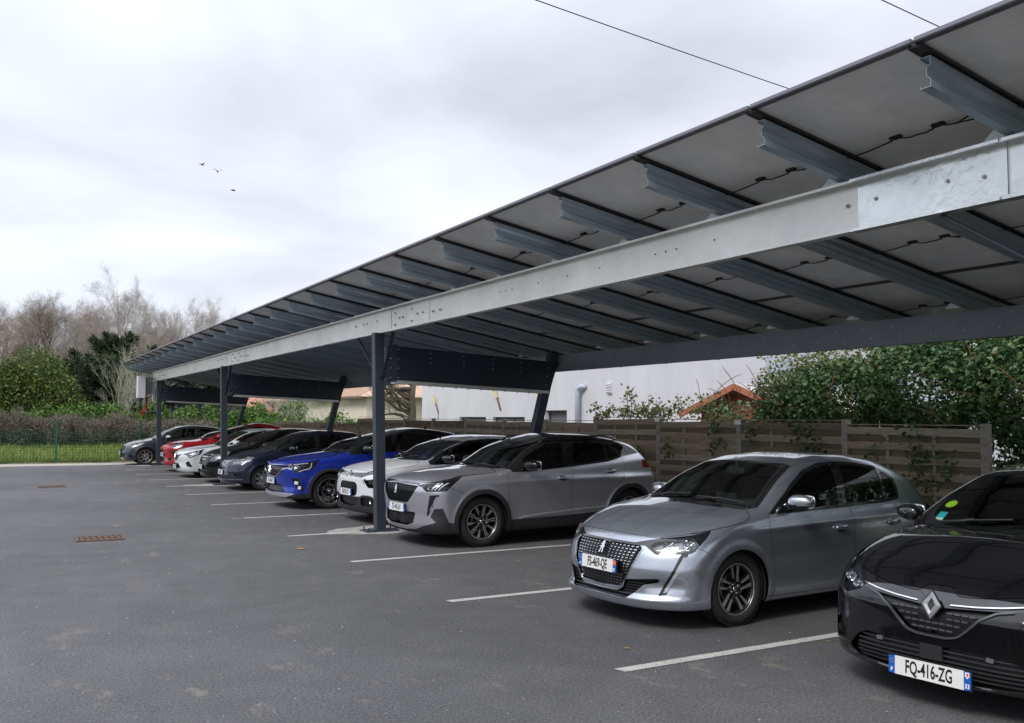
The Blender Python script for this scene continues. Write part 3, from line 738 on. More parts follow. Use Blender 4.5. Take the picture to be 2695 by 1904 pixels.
def mirror(car, c, s, paint, side=-1):
    x, z = s['mirror']; y = side * (c.hw + .065); sc = s.get('mirror_s', 1.0)
    mb = MB()
    def sq(v): return Vector((v.x * (1 - .25 * (v.y * side / .12)) + (v.y * side) * .22, v.y, v.z * (1 - .18 * (v.y * side / .12)) + .05 * v.y * side))
    superell(mb, (x, y, z), (.068 * sc, .110 * sc, .066 * sc), .88, .82, 12, 20, squash=sq)
    mb.mat(s.get('mirror_mat') or paint)
    low = gloss_black() if s.get('mirror_two', True) else (s.get('mirror_mat') or paint)
    # lower third black
    mb.mats = [s.get('mirror_mat') or paint, low]; mb.m = []
    for f in mb.f: mb.m.append(0 if sum(mb.v[i][2] for i in f) / len(f) > z - .028 * sc else 1)
    mb.mat(BLACK()).bar((x + .01, side * (c.hw - .08), z - .05 * sc), (x + .01, y - side * .05, z - .045 * sc), .07, .045)
    o = mb.build('door_mirror', None, car)
    g_ = MB(); superell(g_, (x + .068 * sc, y, z), (.006, .10 * sc, .06 * sc), .5, .6); g_.build('mirror_glass', chrome(), o)
def handle(car, c, x, z, side, paint, sk=None, ln=.19, mat=None):
    P, N = pt(c, 'side', [x], [z], side); P, N = P[0], N[0]; M = frame_at(P, N)
    mb = MB(); superell(mb, (0, 0, 0), (ln / 2, .021, .017), .7, .6, 8, 18, squash=lambda v: Vector((v.x, v.y, v.z + .026 - .25 * abs(v.x) ** 1.5 * 1.2))); cup_shade = [(.075 * math.cos(a), .040 * math.sin(a), .001) for a in [k * math.pi / 9 for k in range(18)]]; mb.mat(mat or paint); nf_ = len(mb.f); mb.mat(gloss_black()); mb.raw(cup_shade, [tuple(range(18))])  # flat black disc paints the shade of the hand recess behind the handle
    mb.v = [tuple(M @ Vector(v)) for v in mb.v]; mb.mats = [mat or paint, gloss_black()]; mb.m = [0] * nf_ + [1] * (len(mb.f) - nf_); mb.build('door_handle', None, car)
def wipers(car, c, z0=None):
    mb = MB()
    for (y0, y1, dx) in ((.10, .62, .05), (-.58, -.02, .05)):
        n = 14; ys = np.linspace(y1, y0, n) if False else np.linspace(y0, y1, n)
        x0 = c.xcowl + .03; xs = x0 + .10 * ys ** 2 + np.linspace(.0, dx, n) + .02
        P, N = pt(c, 'top', xs, -ys); P = P + N * .018
        mb.tube([tuple(p) for p in P], .008, 5); mb.tube([tuple(P[0] + N[0] * -.02), tuple(P[n // 2] + N[n // 2] * .008)], .010, 5)
    mb.build('wiper', BLACK(), car)
# ---------------------------------------------------------------- ground
BAY = 2.7325
def asphalt_mat():
    m_, nt, N, Lk = new_mat('asphalt'); out = N('ShaderNodeOutputMaterial'); b = N('ShaderNodeBsdfPrincipled'); Lk(b.outputs[0], out.inputs[0])
    tc = N('ShaderNodeTexCoord'); P = tc.outputs['Object']
    def noise(sc, det=4, ro=.6, dist=0):
        n = N('ShaderNodeTexNoise'); n.inputs['Scale'].default_value = sc; n.inputs['Detail'].default_value = det; n.inputs['Roughness'].default_value = ro; n.inputs['Distortion'].default_value = dist; Lk(P, n.inputs[0]); return n.outputs[0]
    def mr(i, a, b_, c_, d, cl=True):
        n = N('ShaderNodeMapRange'); n.clamp = cl; n.inputs[1].default_value = a; n.inputs[2].default_value = b_; n.inputs[3].default_value = c_; n.inputs[4].default_value = d; Lk(i, n.inputs[0]); return n.outputs[0]
    def mul(a, b_, op='MULTIPLY'):
        n = N('ShaderNodeMath'); n.operation = op; Lk(a, n.inputs[0])
        if isinstance(b_, (int, float)): n.inputs[1].default_value = b_
        else: Lk(b_, n.inputs[1])
        return n.outputs[0]
    big = mr(noise(.22, 5, .55), .3, .7, .76, 1.22); mid = mr(noise(2.2, 6, .65), .3, .7, .86, 1.14); fine = mr(noise(52, 4, .75), .28, .72, .25, 1.9); f2 = mr(noise(240, 2, .6), .25, .75, .7, 1.35)
    v = mul(mul(mul(big, mid), fine), f2)
    base = N('ShaderNodeVectorMath'); base.operation = 'SCALE'; base.inputs[0].default_value = (.082, .082, .084); Lk(v, base.inputs['Scale']); col = base.outputs[0]
    def over(col, fac, c_):
        m2 = N('ShaderNodeMix'); m2.data_type = 'RGBA'; Lk(fac, m2.inputs[0]); Lk(col, m2.inputs[6]); m2.inputs[7].default_value = (*c_, 1); return m2.outputs[2]
    # pale stone chips
    vo = N('ShaderNodeTexVoronoi'); vo.inputs['Scale'].default_value = 17; Lk(P, vo.inputs[0]); chip = mul(mr(vo.outputs['Distance'], .04, .13, 1, 0), mr(vo.outputs['Color'], .72, .76, 0, 1)); col = over(col, mul(chip, .9), (.42, .40, .37))
    vo2 = N('ShaderNodeTexVoronoi'); vo2.inputs['Scale'].default_value = 42; Lk(P, vo2.inputs[0]); chip2 = mul(mr(vo2.outputs['Distance'], .10, .3, 1, 0), mr(vo2.outputs['Color'], .7, .8, 0, 1)); col = over(col, mul(chip2, .45), (.22, .22, .21))
    # sandy smears: streaks and patches, stretched along the aisle
    mp = N('ShaderNodeMapping'); mp.inputs['Scale'].default_value = (1.0, .55, 1); Lk(P, mp.inputs[0])
    n5 = N('ShaderNodeTexNoise'); n5.inputs['Scale'].default_value = 2.6; n5.inputs['Detail'].default_value = 8; n5.inputs['Roughness'].default_value = .72; Lk(mp.outputs[0], n5.inputs[0])
    n6 = noise(.35, 2); sm = mul(mr(n5.outputs[0], .58, .68, 0, 1), mr(n6, .40, .6, 0, 1)); col = over(col, mul(sm, .75), (.25, .22, .17))
    # oil spots
    n7 = noise(1.1, 5, .7); col = over(col, mul(mr(n7, .70, .8, 0, 1), .5), (.02, .02, .021))
    Lk(col, b.inputs['Base Color']); b.inputs['Roughness'].default_value = .82; b.inputs['Specular IOR Level'].default_value = .35
    bp = N('ShaderNodeBump'); bp.inputs['Strength'].default_value = .55; bp.inputs['Distance'].default_value = .006; Lk(mul(mul(noise(110, 3, .7), 1.0), mul(noise(35, 2), .4), 'ADD'), bp.inputs['Height']); Lk(bp.outputs[0], b.inputs['Normal'])
    return m_
def sheet(name, pts, z, mat, n=None, **k):
    mb = MB(); mb.raw([(x, y, z) for x, y in pts], [tuple(range(len(pts)))]); return mb.build(name, mat, **k)
sheet('terrain', [(-400, -60), (400, -60), (400, 700), (-400, 700)], -.10, pbr('earth', (.10, .085, .05), .95, var=.3, vscale=.6), kind='structure')
# asphalt yard with a slightly uneven far edge
ed = [(-40, 31.4)] + [(x, 31.2 - .055 * (x + 3.5) + .05 * math.sin(x * 2.1)) for x in np.arange(-12, 1.5, .5)] + [(2, 31.3), (5.6, 32.5), (5.8, 34.6), (6.35, 34.6), (6.35, -12), (-40, -12)]
mb = MB(); mb.raw([(x, y, 0) for x, y in ed], [tuple(range(len(ed)))[::-1]]); V = mb.v
mb.raw([(x, y, 0) for x, y in ed] + [(x, y, -.12) for x, y in ed], [(i, (i + 1) % len(ed), len(ed) + (i + 1) % len(ed), len(ed) + i) for i in range(len(ed))])
mb.build('asphalt_ground', asphalt_mat(), kind='structure')
# sandy concrete strip and grass verge beyond the yard
sheet('concrete_strip', [(-40, 31.0), (6.3, 28.6), (6.3, 35.4), (1.0, 33.9), (-40, 36.2)], -.008, pbr('pale_concrete', (.36, .33, .28), .9, var=.25, vscale=2.5, bump=.3, bscale=60), kind='structure')
sheet('verge', [(-60, 33.9), (30, 32.2), (30, 80), (-60, 80)], -.012, pbr('verge_soil', (.07, .085, .025), .95, var=.4, vscale=3), kind='structure') if False else None
mb = MB(); gx = np.linspace(-60, 40, 60); gy = [33.1, 34, 35.5, 37, 39, 42, 48, 60, 90]
V = [(x, y - .055 * (x + 3.5) * (1 if y < 40 else .3), min(.5, max(0., (y - 34.2) * .075)) + .03 * math.sin(x * 1.7 + y)) for y in gy for x in gx]
V = [(x, y, z if y > 33.6 - .055 * (x + 3.5) else .002) for x, y, z in V]
F = [(j * 60 + i, j * 60 + i + 1, (j + 1) * 60 + i + 1, (j + 1) * 60 + i) for j in range(len(gy) - 1) for i in range(59)]
mb.raw(V, F, True); mb.build('grass_verge', pbr('verge_soil', (.10, .12, .035), .95, var=.4, vscale=3), kind='structure')
# painted bay lines
def line_mat():
    m_, nt, N, Lk = new_mat('line_paint'); out = N('ShaderNodeOutputMaterial'); b = N('ShaderNodeBsdfPrincipled'); Lk(b.outputs[0], out.inputs[0]); tc = N('ShaderNodeTexCoord')
    n = N('ShaderNodeTexNoise'); n.inputs['Scale'].default_value = 55; n.inputs['Detail'].default_value = 5; n.inputs['Roughness'].default_value = .75; Lk(tc.outputs['Object'], n.inputs[0])
    n2 = N('ShaderNodeTexNoise'); n2.inputs['Scale'].default_value = 3; n2.inputs['Detail'].default_value = 3; Lk(tc.outputs['Object'], n2.inputs[0])
    a = N('ShaderNodeMath'); a.operation = 'MULTIPLY_ADD'; Lk(n2.outputs[0], a.inputs[0]); a.inputs[1].default_value = .25; Lk(n.outputs[0], a.inputs[2])
    cr = N('ShaderNodeValToRGB'); Lk(a.outputs[0], cr.inputs[0]); e = cr.color_ramp.elements; e[0].position = .66; e[0].color = (.47, .46, .43, 1); e[1].position = .78; e[1].color = (.075, .075, .077, 1)
    Lk(cr.outputs[0], b.inputs['Base Color']); b.inputs['Roughness'].default_value = .8; bp = N('ShaderNodeBump'); bp.inputs['Strength'].default_value = .5; bp.inputs['Distance'].default_value = .005; Lk(n.outputs[0], bp.inputs['Height']); Lk(bp.outputs[0], b.inputs['Normal']); return m_
LM = line_mat()
for k in range(-2, 12):
    y = k * BAY; w = .05; L_ = 5.0 if k != 4 else 1.9; n = 60; V = []; F = []
    rr = random.Random(k)
    for i in range(n + 1):
        x = L_ * i / n; j = rr.uniform(-.003, .003); V += [(x + (.0 if i else .02), y - w + j, .004), (x, y + w + rr.uniform(-.003, .003), .004)]
    F = [(2 * i, 2 * i + 2, 2 * i + 3, 2 * i + 1) for i in range(n)]
    mb = MB(); mb.raw(V, F); mb.build('bay_line', LM, kind='structure', label=None)
# plaster-pale patches where the post feet were set
def blob_sheet(name, cx, cy, rx, ry, z, mat, seed, n=40, **k):
    rr = random.Random(seed); ph = [rr.uniform(0, 6.28) for _ in range(4)]
    pts = []
    for i in range(n):
        a = 2 * math.pi * i / n; r = 1 + .13 * math.sin(2 * a + ph[0]) + .10 * math.sin(3 * a + ph[1]) + .07 * math.sin(5 * a + ph[2]) + .04 * math.sin(9 * a + ph[3]); pts.append((cx + rx * r * math.cos(a), cy + ry * r * math.sin(a)))
    return sheet(name, pts, z, mat, **k)
CP = pbr('cement_patch', (.33, .32, .30), .9, var=.35, vscale=5, bump=.4, bscale=60, dirt=((.09, .09, .09), 3, .52, .8))
for i, yy in enumerate((3 * BAY, 7 * BAY, 29.9)): blob_sheet('cement_patch', 1.35, yy + .15, .75, .48, .002, CP, i, kind='structure')
# drain grates
def grate(x, y, rz):
    e = empty('drain_grate', (x, y, 0), rz, label='rusty cast iron drain grate set in the asphalt, ' + ('nearer of the two' if y < 12 else 'farther of the two'), cat='drain', group='drain grates in the asphalt aisle')
    ir = pbr('rusty_iron', (.13, .075, .05), .75, .3, var=.3, vscale=20); f = MB()
    for a, b_ in (((-.30, 0), (.03, .50)), ((.30, 0), (.03, .50)), ((0, -.25), (.63, .03)), ((0, .25), (.63, .03))): f.box((a[0], a[1], .008), (b_[0], b_[1], .012))
    f.build('frame', ir, e); mb = MB(); mb.box((0, 0, .0035), (.57, .47, .003)); mb.build('pit', pbr('pit_black', (.01, .01, .01), .9), e)
    base = None
    for i in range(7):
        for j in range(2):
            m_ = MB()
            if base is None: m_.box((0, 0, 0), (.045, .20, .008)); base = m_.mesh('grate_bar'); base.materials.append(ir)
            obj('grate_bar', base, e, (-.24 + i * .08, -.115 + j * .23, .009), (0, 0, .25))
grate(-2.45, 9.15, -.06); grate(-2.5, 20.3, 0)
# dry leaves, stones and a bit of litter
lf = pbr('dry_leaf', (.30, .18, .08), .8, var=.4, vscale=30)
def ground_leaf(x, y, s, rz, lab):
    mb = MB(); pts = [(0, -.5), (.18, -.2), (.5, -.25), (.3, .0), (.45, .3), (.15, .25), (0, .55), (-.15, .25), (-.45, .3), (-.3, 0), (-.5, -.25), (-.18, -.2)]
    V = [(px * s, py * s, .006 + .02 * s * (abs(px) + abs(py)) * 2) for px, py in pts] + [(0, 0, .006)]
    mb.raw(V, [(i, (i + 1) % 12, 12) for i in range(12)]); return mb.build('fallen_leaf', lf, None, (x, y, 0), (0, 0, rz), label=lab, cat='leaf', group='fallen leaves on the asphalt')
def gpt(px, py):   # point of the asphalt seen at a pixel of the photograph, used once to place small litter
    d = fw + rt * 0; r_ = r2 * ((px - 1347.5) / FPX) + u2 * ((952 - py) / FPX) + fw; c0 = cam.matrix_world.translation; t = -c0.z / r_.z; p = c0 + r_ * t; return p.x, p.y
for (px, py, s, lab) in ((790, 1446, .15, 'curled tan leaf lying near the tip of the line beside the near post'), (1650, 1708, .06, 'small pale leaf near the start of the nearest bay line'), (2180, 1690, .05, 'tiny leaf lying just in front of the nearest black car'), (1365, 1479, .09, 'pale leaf lying left of the silver hatchback bumper')):
    x, y = gpt(px, py); ground_leaf(x, y, s, px, lab)
rr = random.Random(3); mb = MB()
for _ in range(420):
    x, y = rr.uniform(-5, 6), rr.uniform(-4.5, 22); s = rr.uniform(.003, .008); mb.raw([(x - s, y - s, 0), (x + s, y - s * .6, 0), (x + s * .7, y + s, 0), (x - s * .8, y + s * .9, 0), (x, y, s * 1.1)], [(0, 1, 4), (1, 2, 4), (2, 3, 4), (3, 0, 4)])
mb.build('loose_gravel', pbr('pale_stone', (.34, .33, .30), .8, var=.3, vscale=40), kind='stuff', label='loose pale stones scattered over the asphalt yard', cat='gravel')
# ---------------------------------------------------------------- solar carport
CX0, CZ0, SL = .506, 3.859, .17           # front edge of the panels and their fall towards the fence
PITCH, ROWL = 1.261, 1.88
def rz_(x): return CZ0 - SL * (x - CX0)
carport = empty('solar_carport', (1.5, 15, 0), label='long lean-to carport roofed with solar panels on navy posts and galvanised beams', cat='carport')
CPI = Matrix.Translation((-1.5, -15, 0))
def cpart(mb, name, mat=None, parent=None, **k):
    o = mb.build(name, mat, parent or carport, **k)
    if parent is None and o.location.length < 1e-6: o.location = (-1.5, -15, 0)
    return o
def galv(name, col, ro=.42, metal=.55, crink=.0):
    m_, nt, N, Lk = new_mat(name); out = N('ShaderNodeOutputMaterial'); b = N('ShaderNodeBsdfPrincipled'); Lk(b.outputs[0], out.inputs[0]); tc = N('ShaderNodeTexCoord'); P = tc.outputs['Object']
    n = N('ShaderNodeTexVoronoi'); n.inputs['Scale'].default_value = 28; Lk(P, n.inputs[0])
    n2 = N('ShaderNodeTexNoise'); n2.inputs['Scale'].default_value = 1.6; n2.inputs['Detail'].default_value = 8; n2.inputs['Roughness'].default_value = .7; Lk(P, n2.inputs[0])
    a = N('ShaderNodeMath'); a.operation = 'MULTIPLY_ADD'; Lk(n.outputs['Color'], a.inputs[0]); a.inputs[1].default_value = .06; Lk(n2.outputs[0], a.inputs[2])
    mr = N('ShaderNodeMapRange'); mr.inputs[1].default_value = .3; mr.inputs[2].default_value = .8; mr.inputs[3].default_value = .82; mr.inputs[4].default_value = 1.15; Lk(a.outputs[0], mr.inputs[0])
    s = N('ShaderNodeVectorMath'); s.operation = 'SCALE'; s.inputs[0].default_value = col; Lk(mr.outputs[0], s.inputs['Scale']); Lk(s.outputs[0], b.inputs['Base Color']); b.inputs['Metallic'].default_value = metal; b.inputs['Roughness'].default_value = ro
    if crink:
        n3 = N('ShaderNodeTexNoise'); n3.inputs['Scale'].default_value = 17; n3.inputs['Detail'].default_value = 5; n3.inputs['Roughness'].default_value = .6; n3.inputs['Distortion'].default_value = .5; Lk(P, n3.inputs[0])
        n4 = N('ShaderNodeTexNoise'); n4.inputs['Scale'].default_value = 1.5; Lk(P, n4.inputs[0]); m4 = N('ShaderNodeMapRange'); m4.inputs[1].default_value = .42; m4.inputs[2].default_value = .62; Lk(n4.outputs[0], m4.inputs[0])
        mm = N('ShaderNodeMath'); mm.operation = 'MULTIPLY'; Lk(n3.outputs[0], mm.inputs[0]); Lk(m4.outputs[0], mm.inputs[1])
        bp = N('ShaderNodeBump'); bp.inputs['Strength'].default_value = crink; bp.inputs['Distance'].default_value = .007; Lk(mm.outputs[0], bp.inputs['Height']); Lk(bp.outputs[0], b.inputs['Normal'])
    return m_
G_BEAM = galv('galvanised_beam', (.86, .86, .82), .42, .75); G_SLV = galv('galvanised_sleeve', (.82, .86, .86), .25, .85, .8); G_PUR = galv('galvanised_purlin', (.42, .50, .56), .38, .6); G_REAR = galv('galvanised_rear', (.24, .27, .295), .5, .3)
NAVY = pbr('navy_paint', (.020, .028, .042), .42, bump=.05, bscale=200, var=.12, vscale=4); NAVYP = pbr('navy_post', (.036, .047, .062), .45, var=.12, vscale=5)
def panel_mat():
    m_, nt, N, Lk = new_mat('panel_underside'); out = N('ShaderNodeOutputMaterial'); b = N('ShaderNodeBsdfPrincipled'); Lk(b.outputs[0], out.inputs[0]); tc = N('ShaderNodeTexCoord'); P = tc.outputs['Object']
    sp = N('ShaderNodeSeparateXYZ'); Lk(P, sp.inputs[0])
    def lines(o, step, off, w):
        a = N('ShaderNodeMath'); a.operation = 'MULTIPLY_ADD'; Lk(o, a.inputs[0]); a.inputs[1].default_value = 1 / step; a.inputs[2].default_value = off; f = N('ShaderNodeMath'); f.operation = 'FRACT'; Lk(a.outputs[0], f.inputs[0])
        l = N('ShaderNodeMath'); l.operation = 'LESS_THAN'; Lk(f.outputs[0], l.inputs[0]); l.inputs[1].default_value = w; return l.outputs[0]
    l1 = lines(sp.outputs[1], .205, .5, .035); l2 = lines(sp.outputs[0], .47, .5, .012)
    mx = N('ShaderNodeMath'); mx.operation = 'MAXIMUM'; Lk(l1, mx.inputs[0]); Lk(l2, mx.inputs[1])
    n = N('ShaderNodeTexNoise'); n.inputs['Scale'].default_value = 2.2; n.inputs['Detail'].default_value = 6; n.inputs['Roughness'].default_value = .7; Lk(P, n.inputs[0])
    oi = N('ShaderNodeObjectInfo'); ad = N('ShaderNodeMath'); ad.operation = 'MULTIPLY_ADD'; Lk(oi.outputs['Random'], ad.inputs[0]); ad.inputs[1].default_value = .22; Lk(n.outputs[0], ad.inputs[2])
    mr = N('ShaderNodeMapRange'); mr.inputs[1].default_value = .3; mr.inputs[2].default_value = .9; mr.inputs[3].default_value = .82; mr.inputs[4].default_value = 1.18; Lk(ad.outputs[0], mr.inputs[0])
    s = N('ShaderNodeVectorMath'); s.operation = 'SCALE'; s.inputs[0].default_value = (.88, .86, .82); Lk(mr.outputs[0], s.inputs['Scale'])
    mi = N('ShaderNodeMix'); mi.data_type = 'RGBA'; m5 = N('ShaderNodeMath'); m5.operation = 'MULTIPLY'; m5.inputs[1].default_value = .7; Lk(mx.outputs[0], m5.inputs[0]); Lk(m5.outputs[0], mi.inputs[0]); Lk(s.outputs[0], mi.inputs[6]); mi.inputs[7].default_value = (.95, .93, .89, 1)
    Lk(mi.outputs[2], b.inputs['Base Color']); b.inputs['Roughness'].default_value = .22; b.inputs['Specular IOR Level'].default_value = .4
    return m_
PU = panel_mat(); FR = pbr('panel_frame', (.16, .15, .18), .4, .4); CELL = pbr('panel_cells', (.01, .012, .03), .1)
jb = pbr('junction_black', (.008, .008, .009), .5)
# one panel and its junction boxes
PW = PITCH - .022; PL = ROWL / math.cos(math.atan(SL)) - .02 if False else ROWL - .018; th = math.atan(SL)
mb = MB(); PLs = PL / math.cos(th)
mb.mat(PU).box((0, 0, -.010), (PLs - .03, PW - .03, .006)); mb.mat(CELL).box((0, 0, .012), (PLs - .03, PW - .03, .006)); mb.mat(FR)
for a in (-1, 1): mb.box((a * (PLs / 2 - .008), 0, 0), (.016, PW, .036)); mb.box((0, a * (PW / 2 - .008), 0), (PLs - .032, .016, .036)); mb.box((a * (PLs / 2 - .026), 0, -.0165), (.02, PW - .032, .003)); mb.box((0, a * (PW / 2 - .026), -.0165), (PLs - .034, .02, .003))
pm = mb.mesh('solar_panel')
jm = MB(); jm.box((0, 0, -.022), (.035, .085, .018)); jmesh = jm.mesh('junction_box'); jmesh.materials.append(jb)
def pane(x, y):
    o = obj('solar_panel', pm, carport, (x - 1.5, y - 15, rz_(x) + .02), (0, th, 0)); return o
K0, K1 = -3, 28
pc = 0
for k in range(K0, K1):
    yc = -2.05 + (k + .5) * PITCH
    for r in range(3):
        xc = CX0 + (r + .5) * ROWL; o = pane(xc, yc); pc += 1
        if r < 3 and k < 12:
            for dy in (-.14, .18):
                obj('junction_box', jmesh, o, (0, dy, 0))
# cables slung from box to box
for r in range(3):
    mb = MB(); x = CX0 + (r + .5) * ROWL + .01
    for k in range(K0, K1):
        yc = -2.05 + (k + .5) * PITCH; z = rz_(x) - .012
        for a, b_, sag in ((yc - .14 + .04, yc + .14, .012), (yc + .22, yc + PITCH - .18, .028)):
            mb.tube([(x + .01 * math.sin(9 * t + k), a + (b_ - a) * t, z - sag * 4 * t * (1 - t)) for t in (0, .25, .5, .75, 1)], .006, 4)
        mb.tube([(x, yc - .18, z), (x - .05, yc - .30, z - .03), (x - .10, yc - .45, z - .01)], .006, 4)
    cpart(mb, 'cable_run', jb)
# purlins: folded sigma sections
def sigma(mb, x0, x1, y, flip=1):
    pr = [(-.062, -.012), (-.062, 0), (.0, 0), (.0, -.045), (-.026, -.070), (-.026, -.112), (.0, -.137), (.0, -.180), (-.066, -.180), (-.066, -.166)]
    V = []; n = len(pr); t = .0022
    for x in (x0, x1):
        for a, b_ in pr: V.append((x, y - a * flip, rz_(x) - .030 + b_))
    for x in (x0, x1):
        for i, (a, b_) in enumerate(pr): V.append((x, y - (a - .003) * flip, rz_(x) - .030 + b_ + (.003 if i in (0, 1, 2) else -.0 if i < 7 else .003) * (-1 if i in (1, 2) else 1)))
    F = [(i, i + 1, n + i + 1, n + i) for i in range(n - 1)] + [(2 * n + i + 1, 2 * n + i, 3 * n + i, 3 * n + i + 1) for i in range(n - 1)] + [(i + 1, i, 2 * n + i, 2 * n + i + 1) for i in range(n - 1)] + [(n + i, n + i + 1, 3 * n + i + 1, 3 * n + i) for i in range(n - 1)]
    mb.raw(V, F)
clampm = None
for k in range(K0, K1 + 1):
    y = -2.05 + k * PITCH - .035 if k < K1 else -2.05 + k * PITCH - .06
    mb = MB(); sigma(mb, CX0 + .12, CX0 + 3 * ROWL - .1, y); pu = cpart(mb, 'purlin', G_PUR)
    ml = MB()     # panel rail with black seal above the purlin
    x0, x1 = CX0 + .02, CX0 + 3 * ROWL - .02
    ml.bar((x0, y + .02, rz_(x0) - .012), (x1, y + .02, rz_(x1) - .012), .075, .016); ml.bar((x0, y + .055, rz_(x0) - .008), (x1, y + .055, rz_(x1) - .008), .02, .026)
    o = cpart(ml, 'panel_rail', pbr('rail_dark', (.035, .03, .03), .45, .3)); 
    if k < 14:
        mc = MB()
        for xx in (.95, 1.9, 2.75, 3.9, 4.5): mc.box((xx, y + .045, rz_(xx) - .045), (.05, .03, .05)); mc.cyl((xx, y + .06, rz_(xx) - .03), (xx, y + .06, rz_(xx) - .085), .008, 6)
        cpart(mc, 'clamps', G_PUR, kind='stuff')
# white seal at the joint between panel rows
for r in (1, 2):
    x = CX0 + r * ROWL; mb = MB(); mb.box((x, 15.6, rz_(x) + .002), (.05, 35.4, .004)); cpart(mb, 'joint_cover', pbr('joint_brown', (.10, .08, .06), .5))
# front edge trim
mb = MB(); mb.box((CX0 - .004, (-2.05 + K0 * PITCH - 2.05 + K1 * PITCH) / 2, rz_(CX0) + .0), (.006, (K1 - K0) * PITCH, .012)); cpart(mb, 'edge_seal', jb)
# front beam: lipped channel that opens towards the aisle
BX, BZ0, BZ1 = 1.476, 3.10, 3.47
def channel(mb, x, y0, y1, z0, z1, fl=.085, t=.004, lip=.02, s=-1):
    mb.box((x, (y0 + y1) / 2, (z0 + z1) / 2), (t, y1 - y0, z1 - z0 - .002)); 
    for z, d in ((z0, 1), (z1, -1)):
        mb.box((x + s * fl / 2 + s * .002, (y0 + y1) / 2, z + d * t / 2), (fl, y1 - y0, t)); mb.box((x + s * (fl + .004), (y0 + y1) / 2, z + d * lip / 2), (t, y1 - y0, lip))
ends = [-9.0, -1.5, 7.0, 17.5, 31.8]; cuts = [(-9, -2.0), (-.95, 6.45), (9.25, 17.3), (20.1, 29.0)]
mb = MB(); channel(mb, BX, -9, 31.8, BZ0, BZ1); cpart(mb, 'front_beam', G_BEAM)
sl_ = [(-4.0, -2.02), (-2.0, -.9), (6.45, 7.85), (7.86, 9.22), (17.3, 18.7), (18.71, 20.2), (29.4, 31.7)]
for i, (a, b_) in enumerate(sl_):
    mb = MB(); channel(mb, BX - .006 - (.003 if i in (1, 3, 5) else 0), a, b_, BZ0 - .004, BZ1 + .004, .084, .004, .021); cpart(mb, 'beam_sleeve', G_SLV if i < 2 else G_BEAM)
mb = MB(); zc = (BZ0 + BZ1) / 2
for yy, dz in [(-2.9, .0), (-2.4, .02), (-1.85, .0), (-1.6, .03), (-1.05, .03), (-.8, .03)] + [(y0 + d, q) for y0 in (6.45, 17.3, 29.4) for d, q in ((-.35, -.02), (-.12, -.02), (.22, 0), (.42, .0), (.62, .09), (.62, -.09), (.95, .0), (1.08, .0), (1.25, .09), (1.25, -.09), (2.0, .03), (2.45, .03), (2.6, .03), (3.0, .03))]:
    mb.cyl((BX - .02, yy, zc + dz), (BX - .004, yy, zc + dz), .016, 8); mb.cyl((BX - .032, yy, zc + dz), (BX - .02, yy, zc + dz), .009, 6)
cpart(mb, 'beam_bolts', satin() if 'satin' in globals() else pbr('satin_metal', (.55, .56, .58), .25, 1), kind='stuff')
mb = MB()
for yy in (0.6, 1.1, 1.25, 1.4, 2.3, 2.9, 3.5, 4.1, 4.25, 4.4, 10.6, 11.4, 12.0, 12.8, 13.5, 14.2): mb.cyl((BX - .005, yy, zc + .02), (BX - .001, yy, zc + .02), .009, 8)
cpart(mb, 'bolt_holes', jb, kind='stuff')
# purlin cleats on the beams
mb = MB()
for k in range(K0, K1):
    y = -2.05 + k * PITCH - .035
    for x in (BX, 4.75): V_ = [(x - .03, y + .06, rz_(x) - .212), (x - .03, y + .24, rz_(x) - .212), (x - .03, y + .10, rz_(x) - .09), (x - .03, y + .06, rz_(x) - .09)]; mb.raw(V_ + [(a + .004, b_, c_) for a, b_, c_ in V_], [(0, 1, 2, 3), (7, 6, 5, 4), (0, 4, 5, 1), (1, 5, 6, 2), (2, 6, 7, 3), (3, 7, 4, 0)])
cpart(mb, 'purlin_cleats', pbr('bright_zinc', (.75, .78, .82), .5, .1), kind='stuff')
# rear beam
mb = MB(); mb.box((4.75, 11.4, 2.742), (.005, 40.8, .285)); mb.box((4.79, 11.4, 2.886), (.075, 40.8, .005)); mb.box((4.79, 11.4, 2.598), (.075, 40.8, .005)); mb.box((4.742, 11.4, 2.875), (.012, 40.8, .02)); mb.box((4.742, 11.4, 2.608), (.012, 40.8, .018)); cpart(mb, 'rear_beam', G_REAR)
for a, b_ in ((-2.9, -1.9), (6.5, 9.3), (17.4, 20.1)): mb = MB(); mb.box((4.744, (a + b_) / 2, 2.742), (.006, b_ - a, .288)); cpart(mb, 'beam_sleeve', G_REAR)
mb = MB(); rr = random.Random(5)
for yy in np.arange(-1.8, 9.4, .38): mb.cyl((4.735, yy, 2.69), (4.748, yy, 2.69), .008, 6); mb.cyl((4.735, yy + .1, 2.80), (4.748, yy + .1, 2.80), .008, 6)
cpart(mb, 'beam_bolts', pbr('bolt_white', (.6, .62, .64), .35, .4), kind='stuff')
